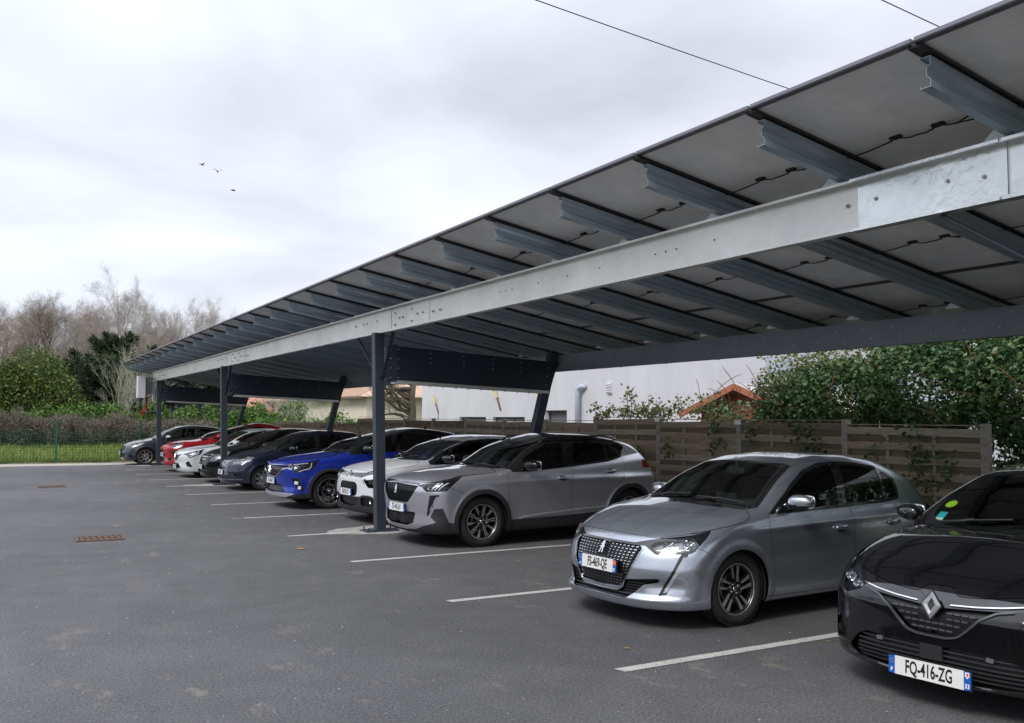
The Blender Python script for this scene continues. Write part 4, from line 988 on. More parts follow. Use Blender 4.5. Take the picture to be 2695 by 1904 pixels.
# frames: front post, leaning rear post, deep navy girder, braces
def frame(y, near):
    mb = MB(); h = .073
    b0 = [(1.385, y - h), (1.535, y - h), (1.535, y + h), (1.385, y + h)]; tp = [(1.30, y - h), (1.455, y - h), (1.455, y + h), (1.30, y + h)]
    mb.raw([(x, yy, .03) for x, yy in b0] + [(x, yy, BZ0) for x, yy in tp], [(0, 3, 2, 1), (4, 5, 6, 7), (0, 1, 5, 4), (1, 2, 6, 5), (2, 3, 7, 6), (3, 0, 4, 7)])
    mb.box((1.37, y - h - .0015, 1.26), (.12, .003, .004)); cpart(mb, 'front_post', NAVYP)
    mb = MB(); mb.box((1.46, y, .012), (.55, .30, .016)); mb.box((1.46, y, .026), (.28, .22, .012))
    for dx in (-.22, .22):
        for dy in (-.11, .11): mb.cyl((1.46 + dx, y + dy, .02), (1.46 + dx, y + dy, .065), .012, 6)
    cpart(mb, 'base_plate', NAVYP)
    mb = MB(); h = .075; xb, xt = 3.90, 4.66
    b0 = [(xb - h, y - h), (xb + h, y - h), (xb + h, y + h), (xb - h, y + h)]
    mb.raw([(x, yy, 0) for x, yy in b0] + [(x + xt - xb, yy, 2.94) for x, yy in b0], [(0, 3, 2, 1), (4, 5, 6, 7), (0, 1, 5, 4), (1, 2, 6, 5), (2, 3, 7, 6), (3, 0, 4, 7)]); cpart(mb, 'rear_post', NAVYP)
    # girder: two web plates, galvanised bottom flange
    g = MB(); zt0, zb0, zt1, zb1 = 2.90, 2.345, 2.765, 2.235; x0, x1 = 1.44, 4.52
    xl = 1.66
    g.raw([(xl, y - .10, zt0), (4.70, y - .10, 2.75), (4.53, y - .10, zb1), (xl, y - .10, zb0)] + [(xl, y + .10, zt0), (4.70, y + .10, 2.75), (4.53, y + .10, zb1), (xl, y + .10, zb0)], [(0, 3, 2, 1), (4, 5, 6, 7), (0, 1, 5, 4), (1, 2, 6, 5), (2, 3, 7, 6), (3, 0, 4, 7)])
    cpart(g, 'girder', NAVY)
    g = MB(); g.raw([(1.50, y - .105, 2.90), (1.665, y - .105, 2.93), (1.665, y - .105, 2.335), (1.52, y - .105, 2.345)] + [(1.50, y + .105, 2.90), (1.665, y + .105, 2.93), (1.665, y + .105, 2.335), (1.52, y + .105, 2.345)], [(0, 3, 2, 1), (4, 5, 6, 7), (0, 1, 5, 4), (1, 2, 6, 5), (2, 3, 7, 6), (3, 0, 4, 7)]); cpart(g, 'gusset', pbr('navy_gusset', (.035, .045, .065), .35, var=.1))
    g = MB(); g.bar((xl, y - .01, 2.322), (4.50, y - .01, 2.213), .24, .022); g.bar((xl, y - .125, 2.333), (4.50, y - .125, 2.224), .012, .05); cpart(g, 'girder_flange', G_BEAM)
    g = MB()
    for i in range(24): t = i / 23; g.cyl((1.75 + 2.7 * t, y - .12 + .2 * (i % 2), 2.31 - .107 * t), (1.75 + 2.7 * t, y - .12 + .2 * (i % 2), 2.29 - .107 * t), .009, 6)
    for x in (2.25, 2.85, 3.4, 3.95):
        for q in (.06, .14, .22): z = 2.90 - .05 * (x - 1.66) - q; g.cyl((x, y - .102, z), (x, y - .112, z), .008, 6)
    for z in (2.85, 2.70, 2.55, 2.40):
        for x in (1.56, 1.69): g.cyl((x, y - .102 - (.005 if x < 1.66 else 0), z), (x, y - .118, z), .008, 6)
    for z in (2.65, 2.5, 2.35): g.cyl((4.45 + .1 * (z - 2.3), y - .102, z), (4.45 + .1 * (z - 2.3), y - .112, z), .008, 6)
    cpart(g, 'girder_bolts', pbr('bolt_white', (.6, .62, .64), .35, .4), kind='stuff')
    for sd in (-1, 1):
        g = MB(); g.bar((1.45, y + sd * .085, 2.40), (1.47, y + sd * (.42 if sd < 0 else 1.15), 3.11), .012, .055, up=(1, 0, 0)); g.cyl((1.38, y + sd * .085, 2.41), (1.48, y + sd * .085, 2.41), .018, 8); cpart(g, 'brace', NAVY)
for i, y in enumerate((3 * BAY - 11 * .99, 3 * BAY, 7 * BAY + .05, 29.9)): frame(y, i == 1)
# inverter cabinet hanging at the far end of the front beam
inv = empty('inverter_box', (1.2, 31.9, 2.9), label='white inverter box with red and black cables at the far beam end', cat='electric box')
wh = pbr('enclosure_white', (.62, .63, .66), .4)
mb = MB(); mb.prism(round_poly([(-.13, -.42), (.13, -.42), (.13, .42), (-.13, .42)], .03, 3), 0, .5, Matrix.Translation((-.18, .1, 0)) @ Matrix.Rotation(R(90), 4, 'X')); mb.build('cover', wh, inv)
mb = MB(); mb.prism(round_poly([(-.12, -.32), (.12, -.32), (.12, .32), (-.12, .32)], .02, 2), 0, .2, Matrix.Translation((.12, 0, .05)) @ Matrix.Rotation(R(90), 4, 'X')); mb.build('housing', pbr('enclosure_grey', (.30, .31, .33), .45), inv)
mb = MB(); mb.box((.30, 0, 0), (.06, .3, 1.1)); mb.build('bracket', G_BEAM, inv)
mb = MB(); mb.mat(jb)
for dx in (-.35, -.25, .05): mb.tube([(dx * .6, -.1, -.38), (dx * .6, -.1, -.75), (dx + .15, -.1, -1.0), (dx + .4, -.1, -1.0), (.50, -1.0, -.85), (.45, -1.9, -.4)], .026, 6)
mb.mat(pbr('cable_red', (.45, .02, .02), .5))
for dx in (.0, .06, .12): mb.tube([(dx, -.12, -.3), (dx + .02, -.12, -.65), (dx - .10, -.12, -.9), (dx - .18, -.12, -1.08)], .014, 5)
mb.build('cables', None, inv)
# overhead wires
for i, (a, b_) in enumerate((((-8, 5.15, 8.3), (40, 8.9, 8.2)), ((-2, 2.85, 8.4), (40, 5.3, 8.2)))):
    mb = MB(); pts = [tuple(np.array(a) * (1 - t) + np.array(b_) * t - np.array((0, 0, .5 * 4 * t * (1 - t)))) for t in np.linspace(0, 1, 25)]
    d0 = 8 - np.interp((2.92, 7.4)[i], [p[0] for p in pts], [p[2] for p in pts]); pts = [(p[0], p[1], p[2] + d0) for p in pts]
    mb.tube(pts, .009, 5); mb.build('overhead_wire', pbr('wire_dark', (.02, .03, .03), .6), label=('longer thin overhead wire crossing the sky above the carport' if i == 0 else 'short thin overhead wire near the top right corner'), cat='wire', group='overhead wires')
# ---------------------------------------------------------------- car shapes (metres; x from the nose, y across, z up)
def dents_208(s, x, z):
    d = -.016 * bell(z - .46, .13) * sstep(1.05, 1.4, x) * (1 - sstep(2.9, 3.25, x))
    d = d + .010 * bell(z - (.80 + .025 * (x - 1)), .035) * sstep(.9, 1.2, x)
    d = d + .012 * sstep(.30, .22, z) * 0
    d = d + .02 * bell(z - .80, .10) * sstep(2.9, 3.4, x)
    return d
def nose_208(s, y, z):
    # lower chin pushed forward, pocket behind the fangs
    return -.045 * sstep(.30, .245, z) * (1 - .6 * sstep(.45, .9, y)) + .03 * bell(z - .37, .06) * bell(y - .66, .16)
SILVER_HATCH = dict(L=4.055, H=1.43, hw=.872, xf=.86, xr=3.40, rw=.312, ra=.345, xcowl=1.05, rt=.312,
    top_pts=[(-0.3, 0.616), (0.02, 0.731), (0.1, 0.819), (0.3, 0.889), (0.6, 0.949), (0.95, 0.999), (1.12, 1.029), (1.265, 1.107), (1.496, 1.242), (1.773, 1.355), (2.02, 1.404), (2.35, 1.434), (2.75, 1.429), (3.119, 1.387), (3.368, 1.302), (3.535, 1.236), (3.655, 1.089), (3.815, 0.929), (3.875, 0.746), (3.955, 0.341)],
    nose_pts=[(0.1, 0.11), (0.2, 0.045), (0.27, 0.02), (0.36, 0.02), (0.5, 0.015), (0.62, 0.056), (0.7, 0.111), (0.76, 0.171), (0.85, 0.335), (0.95, 0.575), (1.1, 0.975)],
    tail_pts=[(.1, 3.98), (.3, 4.04), (.55, 4.055), (.75, 4.04), (.85, 4.02), (.98, 3.95), (1.2, 3.80), (1.3, 3.75), (1.5, 3.7)],
    plan_pts=[(0, .80), (.35, .855), (.86, .872), (1.5, .868), (2.4, .870), (3.3, .872), (3.7, .855), (4.05, .81)],
    low_pts=[(.06, .15), (.03, .20), (.02, .30), (.008, .42), (.0, .60), (.004, .75), (.03, .90), (.05, 1.0), (.06, 1.1)],
    belt_pts=[(0, .9), (1.1, .90), (1.6, .915), (2.4, .95), (3.2, .985), (4, 1.0)],
    tt=.37, tt2=.95, kf=.158, kf4=.49, k0=.217, k1=-.12, dents=dents_208, nose_mod=nose_208, flare=.014, flw=.10, rtf=.09, rtb=.10, rfront=.07, crown_h=.07, crown_r=.08)
def dents_suv(s, x, z):
    d = -.020 * bell(z - .55, .13) * sstep(1.2, 1.5, x) * (1 - sstep(2.9, 3.3, x))
    d = d + .012 * bell(z - .88, .05) * sstep(1.0, 1.4, x) + .018 * bell(z - .86, .09) * sstep(3.0, 3.5, x)
    return d
GREY_SUV = dict(L=4.30, H=1.53, hw=.885, xf=.90, xr=3.505, rw=.345, ra=.385, xcowl=1.15, xws=2.0, ground=.20,
    top_pts=[(-.3, .80), (.02, .90), (.10, .945), (.30, .985), (.60, 1.02), (.95, 1.05), (1.2, 1.085), (1.35, 1.18), (1.6, 1.32), (1.9, 1.44), (2.15, 1.50), (2.5, 1.53), (3.0, 1.52), (3.5, 1.47), (3.85, 1.41), (3.97, 1.32), (4.15, 1.12), (4.22, .95), (4.3, .5)],
    nose_pts=[(.15, .14), (.24, .05), (.32, .02), (.45, .03), (.60, .01), (.75, .01), (.85, .03), (.92, .08), (1.0, .3), (1.1, .7)],
    tail_pts=[(.15, 4.18), (.35, 4.27), (.6, 4.30), (.85, 4.28), (1.0, 4.20), (1.15, 4.12), (1.4, 3.95), (1.6, 3.85)],
    plan_pts=[(0, .81), (.35, .865), (.9, .885), (1.6, .878), (2.6, .88), (3.5, .885), (3.9, .86), (4.3, .81)],
    low_pts=[(.06, .17), (.03, .24), (.02, .34), (.005, .5), (.0, .70), (.004, .88), (.03, 1.02), (.05, 1.1)],
    belt_pts=[(0, 1.0), (1.2, 1.02), (2.4, 1.06), (3.3, 1.12), (4.2, 1.16)],
    tt=.34, tt2=.8, kf=.12, kf4=.36, k0=.18, k1=-.12, dents=dents_suv, flare=.016, flw=.12, rtf=.09, rtb=.09, rfront=.07, crown_h=.06, crown_r=.07)
BLACK_HATCH = dict(L=4.05, H=1.44, hw=.90, xf=.83, xr=3.413, rw=.315, ra=.345, xcowl=1.05, xws=1.85, ground=.17,
    top_pts=[(-.3, .70), (.02, .775), (.10, .82), (.30, .87), (.60, .92), (.90, .955), (1.1, .985), (1.25, 1.07), (1.5, 1.22), (1.8, 1.35), (2.05, 1.41), (2.4, 1.44), (2.8, 1.43), (3.2, 1.39), (3.55, 1.32), (3.7, 1.2), (3.9, 1.0), (3.98, .8), (4.05, .4)],
    nose_pts=[(.12, .10), (.20, .03), (.28, .0), (.45, .02), (.60, .0), (.70, .02), (.76, .06), (.82, .16), (.92, .45), (1.1, .9)],
    tail_pts=[(.1, 3.95), (.3, 4.03), (.6, 4.05), (.85, 4.0), (1.0, 3.93), (1.3, 3.75), (1.5, 3.65)],
    plan_pts=[(0, .83), (.35, .885), (.83, .90), (1.5, .89), (2.4, .89), (3.3, .90), (3.7, .88), (4.05, .83)],
    low_pts=[(.06, .15), (.03, .20), (.02, .30), (.008, .42), (.0, .60), (.004, .75), (.03, .90), (.05, 1.0)],
    belt_pts=[(0, .92), (1.1, .93), (2.4, .97), (3.3, 1.02), (4, 1.05)],
    tt=.37, tt2=.9, kf=.12, kf4=.34, k0=.18, k1=-.12, dents=dents_208, flare=.014, flw=.10, rtf=.09, rtb=.10, rfront=.08, crown_h=.07, crown_r=.08)
WHITE_C = dict(L=3.996, H=1.49, hw=.875, xf=.82, xr=3.36, rw=.316, ra=.35, xcowl=1.05, xws=1.80, ground=.19,
    top_pts=[(-.3, .80), (.02, .86), (.10, .91), (.30, .96), (.60, 1.01), (.90, 1.045), (1.1, 1.075), (1.3, 1.19), (1.5, 1.31), (1.75, 1.42), (2.0, 1.475), (2.4, 1.49), (2.8, 1.485), (3.2, 1.46), (3.55, 1.40), (3.7, 1.3), (3.85, 1.1), (3.92, .9), (4.0, .4)],
    nose_pts=[(.12, .12), (.20, .04), (.30, .01), (.45, .0), (.60, .01), (.75, .04), (.84, .07), (.90, .13), (1.0, .4), (1.1, .8)],
    tail_pts=[(.1, 3.9), (.3, 3.98), (.6, 4.0), (.9, 3.93), (1.1, 3.85), (1.4, 3.7), (1.6, 3.6)],
    plan_pts=[(0, .81), (.35, .86), (.83, .875), (1.5, .87), (2.4, .87), (3.3, .875), (3.7, .855), (4.0, .81)],
    low_pts=[(.06, .16), (.03, .22), (.02, .32), (.008, .42), (.0, .60), (.004, .80), (.03, .95), (.05, 1.05)],
    belt_pts=[(0, .98), (1.1, 1.0), (2.4, 1.02), (3.3, 1.04), (4, 1.06)],
    tt=.40, kf=.14, kf4=.36, k0=.18, k1=-.12, flare=.014, flw=.10, rtf=.10, rtb=.10, rfront=.09, crown_h=.07, crown_r=.08)
BLUE_SUV = dict(L=4.227, H=1.57, hw=.90, xf=.87, xr=3.51, rw=.345, ra=.385, xcowl=1.12, xws=1.95, ground=.21,
    top_pts=[(-.3, .80), (.02, .885), (.10, .93), (.30, .99), (.60, 1.04), (.90, 1.075), (1.15, 1.105), (1.35, 1.22), (1.6, 1.36), (1.9, 1.48), (2.15, 1.54), (2.5, 1.57), (3.0, 1.555), (3.4, 1.51), (3.75, 1.44), (3.9, 1.33), (4.08, 1.10), (4.14, .95), (4.22, .5)],
    nose_pts=[(.15, .10), (.24, .02), (.32, .0), (.45, .03), (.60, .01), (.75, .01), (.85, .04), (.92, .12), (1.0, .35), (1.1, .8)],
    tail_pts=[(.15, 4.1), (.35, 4.19), (.6, 4.22), (.85, 4.2), (1.0, 4.12), (1.4, 3.85), (1.6, 3.75)],
    plan_pts=[(0, .83), (.35, .885), (.9, .90), (1.6, .893), (2.6, .893), (3.5, .90), (3.9, .875), (4.3, .82)],
    low_pts=[(.06, .17), (.03, .24), (.02, .34), (.005, .5), (.0, .70), (.004, .88), (.03, 1.02), (.05, 1.1)],
    belt_pts=[(0, 1.03), (1.2, 1.04), (2.4, 1.07), (3.3, 1.12), (4.2, 1.16)],
    tt=.44, kf=.12, kf4=.36, k0=.18, k1=-.12, dents=dents_suv, flare=.018, flw=.12, rtf=.09, rtb=.09, rfront=.07, crown_h=.06, crown_r=.07)
DARK_HATCH = dict(L=3.95, H=1.48, hw=.861, xf=.82, xr=3.309, rw=.292, ra=.325, xcowl=1.0, xws=1.85, ground=.17,
    top_pts=[(-.3, .66), (.02, .74), (.10, .80), (.30, .875), (.60, .94), (.85, .98), (1.05, 1.03), (1.25, 1.14), (1.5, 1.27), (1.8, 1.39), (2.05, 1.45), (2.4, 1.48), (2.8, 1.47), (3.2, 1.43), (3.5, 1.36), (3.65, 1.25), (3.8, 1.05), (3.88, .85), (3.95, .4)],
    nose_pts=[(.12, .10), (.20, .03), (.28, .0), (.45, .0), (.60, .02), (.70, .06), (.76, .12), (.85, .28), (.95, .6), (1.1, 1.0)],
    tail_pts=[(.1, 3.85), (.3, 3.93), (.6, 3.95), (.85, 3.9), (1.0, 3.85), (1.3, 3.7), (1.5, 3.6)],
    plan_pts=[(0, .77), (.35, .84), (.83, .861), (1.5, .855), (2.4, .86), (3.3, .861), (3.7, .84), (3.95, .79)],
    low_pts=[(.05, .15), (.03, .20), (.02, .30), (.008, .42), (.0, .60), (.004, .75), (.03, .90), (.05, 1.0)],
    belt_pts=[(0, .92), (1.1, .94), (2.4, .99), (3.3, 1.05), (4, 1.1)],
    tt=.44, kf=.16, kf4=.45, k0=.2, k1=-.12, dents=dents_208, flare=.014, flw=.10, rtf=.10, rtb=.10, rfront=.10, crown_h=.08, crown_r=.08)
BLACK_OLD = dict(DARK_HATCH, L=3.999, hw=.868, H=1.488, xf=.84, xr=3.35, rw=.305, ra=.335)
WHITE_HATCH = dict(BLACK_HATCH)
RED_ROUND = dict(BLUE_SUV, L=4.25, hw=.898, H=1.60, xf=.88, xr=3.45, rw=.33, ra=.365, kf4=.45, rfront=.12, rtf=.12,
    top_pts=[(-.3, .80), (.02, .90), (.10, .97), (.30, 1.05), (.60, 1.10), (.90, 1.12), (1.15, 1.15), (1.35, 1.26), (1.6, 1.40), (1.9, 1.52), (2.15, 1.58), (2.5, 1.60), (3.0, 1.59), (3.4, 1.55), (3.75, 1.47), (3.9, 1.33), (4.08, 1.10), (4.14, .95), (4.22, .5)])
GREY_HATCH = dict(DARK_HATCH, L=3.962, hw=.870, H=1.46, xf=.78, xr=3.318, rw=.31, ra=.345)
# poses and profiles tuned car by car
POSE = {}
GREY_SUV.update(top_pts=[(-0.3, 0.801), (0.02, 0.901), (0.1, 0.949), (0.3, 0.989), (0.6, 1.024), (0.95, 1.054), (1.2, 1.089), (1.391, 1.186), (1.635, 1.329), (1.927, 1.452), (2.15, 1.514), (2.5, 1.544), (3.0, 1.534), (3.451, 1.471), (3.754, 1.393), (3.874, 1.297), (4.054, 1.089), (4.124, 0.915), (4.204, 0.461)], nose_pts=[(0.15, 0.14), (0.24, 0.05), (0.32, 0.02), (0.45, 0.03), (0.6, 0.006), (0.75, -0.006), (0.85, 0.013), (0.92, 0.063), (1.0, 0.283), (1.1, 0.683)], kf=0.118, kf4=0.335, k0=0.256); POSE['GREY_SUV'] = (1.094, 6.663, 0.043)
BLACK_HATCH.update(top_pts=[(-0.3, 0.71), (0.02, 0.785), (0.1, 0.853), (0.3, 0.903), (0.6, 0.953), (0.9, 0.988), (1.1, 1.018), (1.187, 1.101), (1.428, 1.248), (1.717, 1.376), (2.05, 1.434), (2.4, 1.464), (2.8, 1.454), (3.2, 1.41), (3.55, 1.332), (3.7, 1.208), (3.9, 1.004), (3.98, 0.802), (4.05, 0.4)], nose_pts=[(0.12, 0.1), (0.2, 0.03), (0.28, 0.0), (0.45, 0.02), (0.6, 0.035), (0.7, 0.12), (0.76, 0.188), (0.82, 0.294), (0.92, 0.584), (1.1, 1.034)], kf=0.036, kf4=0.486, k0=0.129); POSE['BLACK_HATCH'] = (1.151, -1.617, 0.107)
WHITE_C.update(top_pts=[(-0.3, 0.805), (0.02, 0.865), (0.1, 0.927), (0.3, 0.977), (0.6, 1.027), (0.9, 1.062), (1.1, 1.092), (1.305, 1.195), (1.503, 1.306), (1.751, 1.405), (2.0, 1.453), (2.4, 1.468), (2.8, 1.463), (3.2, 1.442), (3.55, 1.39), (3.7, 1.293), (3.85, 1.096), (3.92, 0.897), (4.0, 0.399)], nose_pts=[(0.12, 0.12), (0.2, 0.04), (0.3, 0.01), (0.45, 0.0), (0.6, 0.0), (0.75, 0.006), (0.84, 0.033), (0.9, 0.093), (1.0, 0.363), (1.1, 0.763)], kf=0.092, kf4=0.112, k0=0.188); POSE['WHITE_C'] = (1.424, 9.592, 0.035)
BLUE_SUV.update(top_pts=[(-0.3, 0.794), (0.02, 0.879), (0.1, 0.911), (0.3, 0.971), (0.6, 1.021), (0.9, 1.056), (1.15, 1.086), (1.345, 1.207), (1.594, 1.353), (1.894, 1.481), (2.15, 1.544), (2.5, 1.574), (3.0, 1.559), (3.412, 1.523), (3.779, 1.466), (3.929, 1.361), (4.109, 1.138), (4.169, 0.99), (4.249, 0.543)], nose_pts=[(0.15, 0.1), (0.24, 0.02), (0.32, 0.0), (0.45, 0.03), (0.6, -0.002), (0.75, -0.033), (0.85, -0.007), (0.92, 0.073), (1.0, 0.303), (1.1, 0.753)], kf=0.084, kf4=0.238, k0=0.208); POSE['BLUE_SUV'] = (0.965, 12.669, 0.033)
DARK_HATCH.update(top_pts=[(-0.3, 0.654), (0.02, 0.734), (0.1, 0.78), (0.3, 0.855), (0.6, 0.92), (0.85, 0.96), (1.05, 1.01), (1.235, 1.116), (1.486, 1.242), (1.786, 1.357), (2.05, 1.414), (2.4, 1.444), (2.8, 1.434), (3.199, 1.401), (3.498, 1.339), (3.648, 1.233), (3.798, 1.037), (3.878, 0.839), (3.948, 0.391)], nose_pts=[(0.12, 0.1), (0.2, 0.03), (0.28, 0.0), (0.45, 0.0), (0.6, 0.037), (0.7, 0.108), (0.76, 0.182), (0.85, 0.345), (0.95, 0.665), (1.1, 1.065)], kf=0.152, kf4=0.457, k0=0.198); POSE['DARK_HATCH'] = (1.049, 17.649, 0.009)
BLACK_OLD.update(top_pts=[(-0.3, 0.661), (0.02, 0.741), (0.1, 0.805), (0.3, 0.88), (0.6, 0.945), (0.85, 0.985), (1.05, 1.035), (1.259, 1.138), (1.509, 1.261), (1.809, 1.373), (2.05, 1.429), (2.4, 1.459), (2.8, 1.449), (3.2, 1.413), (3.5, 1.348), (3.65, 1.241), (3.8, 1.044), (3.88, 0.845), (3.95, 0.397)], nose_pts=[(0.12, 0.1), (0.2, 0.03), (0.28, 0.0), (0.45, 0.0), (0.6, 0.017), (0.7, 0.052), (0.76, 0.11), (0.85, 0.269), (0.95, 0.589), (1.1, 0.989)], kf=0.16, kf4=0.45, k0=0.202); POSE['BLACK_OLD'] = (1.093, 20.37, -0.0)
WHITE_HATCH.update(top_pts=[(-0.3, 0.694), (0.02, 0.769), (0.1, 0.799), (0.3, 0.849), (0.6, 0.899), (0.9, 0.934), (1.1, 0.964), (1.277, 1.05), (1.531, 1.202), (1.835, 1.333), (2.05, 1.394), (2.4, 1.424), (2.8, 1.414), (3.2, 1.376), (3.55, 1.312), (3.7, 1.194), (3.9, 0.998), (3.98, 0.799), (4.05, 0.4)], nose_pts=[(0.12, 0.1), (0.2, 0.03), (0.28, 0.0), (0.45, 0.02), (0.6, 0.003), (0.7, 0.029), (0.76, 0.072), (0.82, 0.173), (0.92, 0.463), (1.1, 0.913)], kf=0.113, kf4=0.325, k0=0.19); POSE['WHITE_HATCH'] = (0.865, 22.953, -0.002)
RED_ROUND.update(top_pts=[(-0.3, 0.77), (0.02, 0.87), (0.1, 0.869), (0.3, 0.949), (0.6, 0.999), (0.9, 1.019), (1.15, 1.049), (1.359, 1.183), (1.607, 1.349), (1.905, 1.499), (2.15, 1.575), (2.5, 1.595), (3.0, 1.585), (3.4, 1.546), (3.75, 1.467), (3.9, 1.328), (4.08, 1.099), (4.14, 0.949), (4.22, 0.5)], nose_pts=[(0.15, 0.1), (0.24, 0.02), (0.32, 0.0), (0.45, 0.03), (0.6, 0.003), (0.75, -0.015), (0.85, 0.013), (0.92, 0.093), (1.0, 0.323), (1.1, 0.773)], kf=0.107, kf4=0.424, k0=0.191); POSE['RED_ROUND'] = (0.986, 26.137, 0.008)
GREY_HATCH.update(top_pts=[(-0.3, 0.649), (0.02, 0.729), (0.1, 0.764), (0.3, 0.839), (0.6, 0.904), (0.85, 0.944), (1.05, 0.994), (1.262, 1.107), (1.51, 1.241), (1.809, 1.366), (2.05, 1.428), (2.4, 1.458), (2.8, 1.448), (3.2, 1.412), (3.5, 1.348), (3.65, 1.241), (3.8, 1.044), (3.88, 0.845), (3.95, 0.397)], nose_pts=[(0.12, 0.1), (0.2, 0.03), (0.28, 0.0), (0.45, 0.0), (0.6, 0.024), (0.7, 0.07), (0.76, 0.133), (0.85, 0.294), (0.95, 0.614), (1.1, 1.014)], kf=0.164, kf4=0.458, k0=0.201); POSE['GREY_HATCH'] = (0.448, 30.698, -0.017)
POSE['GREY_HATCH'] = (.30, 31.25, -.01)
POSE['SILVER_HATCH'] = (.814, 1.404, .048)
# ---------------------------------------------------------------- cars
def ring(c, xw, r, n=40): return [(xw + r * math.cos(2 * math.pi * k / n), c.rw + r * math.sin(2 * math.pi * k / n)) for k in range(n)]
SIDE = lambda V, N: (np.abs(N[:, 1]) > .25) & (np.abs(V[:, 1]) > .35)
def FRONT(xm): return lambda V, N: (V[:, 0] < xm)
def start_car(name, d, pose, h, label):
    c = Car(**d); sk = Skin(*c.surface(h))
    e = empty(name, (pose[0], pose[1], 0), pose[2], label=label, cat='car')
    for xw in (c.xf, c.xr): sk.region('arch', 'side', ring(c, xw, c.ra), where=lambda V, N: np.abs(V[:, 1]) > c.hw - .33, only=['paint'])
    return c, sk, e
def glasshouse(c, sk, s):
    """windscreen, side windows and their dark surrounds; polygons in side and top views"""
    F = FRONT(c.L * .62)
    sk.region('frit', 'top', s['ws'], where=lambda V, N: (N[:, 2] > .2) & (V[:, 0] < c.L * .62), only=['paint'], r=.05)
    sk.region('screen', 'top', s['ws_in'], where=lambda V, N: (N[:, 2] > .2) & (V[:, 0] < c.L * .62), only=['frit'], r=.07)
    sk.region('trim', 'side', s['dlo'], where=SIDE, only=['paint'], r=.03)
    for i, w in enumerate(s['wins']): sk.region('window%d' % i, 'side', w, where=SIDE, only=['trim'], r=.03)
    if 'rearw' in s: sk.region('rear_glass', 'front', s['rearw'], where=lambda V, N: (V[:, 0] > c.L * .72) & (N[:, 0] > .25) & (np.abs(V[:, 1]) < c.hw - .06), only=['paint'], r=.06)
def finish_car(c, sk, car, s, paint, panels, roof_mat=None):
    GL = glass('windscreen_glass', (.66, .84, .78)); SG = glass('side_glass', (.50, .58, .56)); DG = glass('privacy_glass', (.10, .11, .11))
    fr = gloss_black()
    sk.drop('arch')
    # body panels: connected pieces of paint
    comps = sk.components('paint'); used = set()
    for nm, q in panels:
        best = None; bd = .12
        for i, fi in enumerate(comps):
            if i in used: continue
            ce = sk.V[sk.T[fi]].mean(1); d_ = np.linalg.norm(ce - np.array(q), axis=1).min()
            if d_ < bd: bd = d_; best = i
        if best is None: print('panel miss', nm, q); continue
        big = len(comps[best]) > .5 * len(sk.T[sk.R == 0])
        if big: print('panel not closed', nm, q); continue
        used.add(best); sk.R[comps[best]] = sk.rid('panel_%s_%d' % (nm, best))
        skin_part(nm, sk, ['panel_%s_%d' % (nm, best)], paint, car, wall=.012)
    skin_part('body', sk, ['paint'], paint, car, wall=.014)
    skin_part('panel_gap', sk, ['seam'], pbr('gap_black', (.004, .004, .004), .9), car, off=-.010)
    if 'roofskin' in sk.names: skin_part('roof', sk, ['roofskin'], roof_mat, car, wall=.01)
    skin_part('windscreen', sk, ['screen'], GL, car, off=-.001); skin_part('windscreen_border', sk, ['frit'], fr, car, wall=.008)
    skin_part('window_trim', sk, ['trim'], s.get('trim_mat') or fr, car, wall=.012)
    for i, w in enumerate(s['wins']):
        if 'window%d' % i not in sk.names: continue
        for fi in sk.components('window%d' % i):
            if len(fi) < 8: continue
            nm = 'window%d_%d' % (i, fi[0]); sk.R[fi] = sk.rid(nm); skin_part('side_window', sk, [nm], DG if i in s.get('privacy', (1, 2)) else SG, car, off=-.006)
    if 'rear_glass' in sk.names: skin_part('rear_window', sk, ['rear_glass'], DG, car, off=-.003)
    wheel_wells(car, c); add_wheels(car, c, s); interior(car, c, s)
    for sd in (-1, 1):
        mirror(car, c, s, paint, sd)
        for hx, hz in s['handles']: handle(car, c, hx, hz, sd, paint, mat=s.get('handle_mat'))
    wipers(car, c)
    sky_ = s.get('antenna')
    if sky_:
        P, N = pt(c, 'top', [sky_], [0]); mb = MB(); P = P[0]
        mb.raw([(P[0] - .05, -.012, P[2] - .01), (P[0] - .05, .012, P[2] - .01), (P[0] + .06, .02, P[2] - .02), (P[0] + .06, -.02, P[2] - .02), (P[0] + .05, 0, P[2] + .055)], [(0, 1, 4), (1, 2, 4), (2, 3, 4), (3, 0, 4), (3, 2, 1, 0)]); mb.build('antenna', paint, car)
def lamp(c, sk, car, reg, housing, depth=.045, lens=None, name='headlight'):
    """housing recessed behind a clear cover; left and right lamps are separate objects"""
    if reg not in sk.names: return []
    out = []
    for fi in sk.components(reg):
        if len(fi) < 12: continue
        nm = reg + '_c%d' % fi[0]; sk.R[fi] = sk.rid(nm)
        o = recess(name, sk, [nm], housing, car, depth)
        l = skin_part('lens', sk, [nm], lens or glass('lamp_glass', (.93, .95, .96)), o, off=-.001); out.append((o, np.sign(sk.V[sk.T[fi]].mean((0, 1))[1])))
    return out
def lamp_bowl(mb, c, y, z, r, depth=.03, view='front', side=-1, proj=True):
    P, N = pt(c, view, [y], [z], side, inset=.012)
    P, N = P[0], N[0]; f = Vector((-1, 0, 0)) * .75 + Vector(N) * .25; M = frame_at(P, f)
    mb.mat(chrome()).lathe([(r, 0), (r * .92, -.006), (r * .6, -depth * .7), (r * .3, -depth), (.001, -depth)], 20, M)
    if proj: mb.mat(glass_ball()).lathe([(r * .52, -depth * .6), (r * .45, -.004), (r * .28, .004), (.001, .007)], 16, M)
def glass_ball(): return pbr('projector_glass', (.15, .17, .19), .03, coat=1)

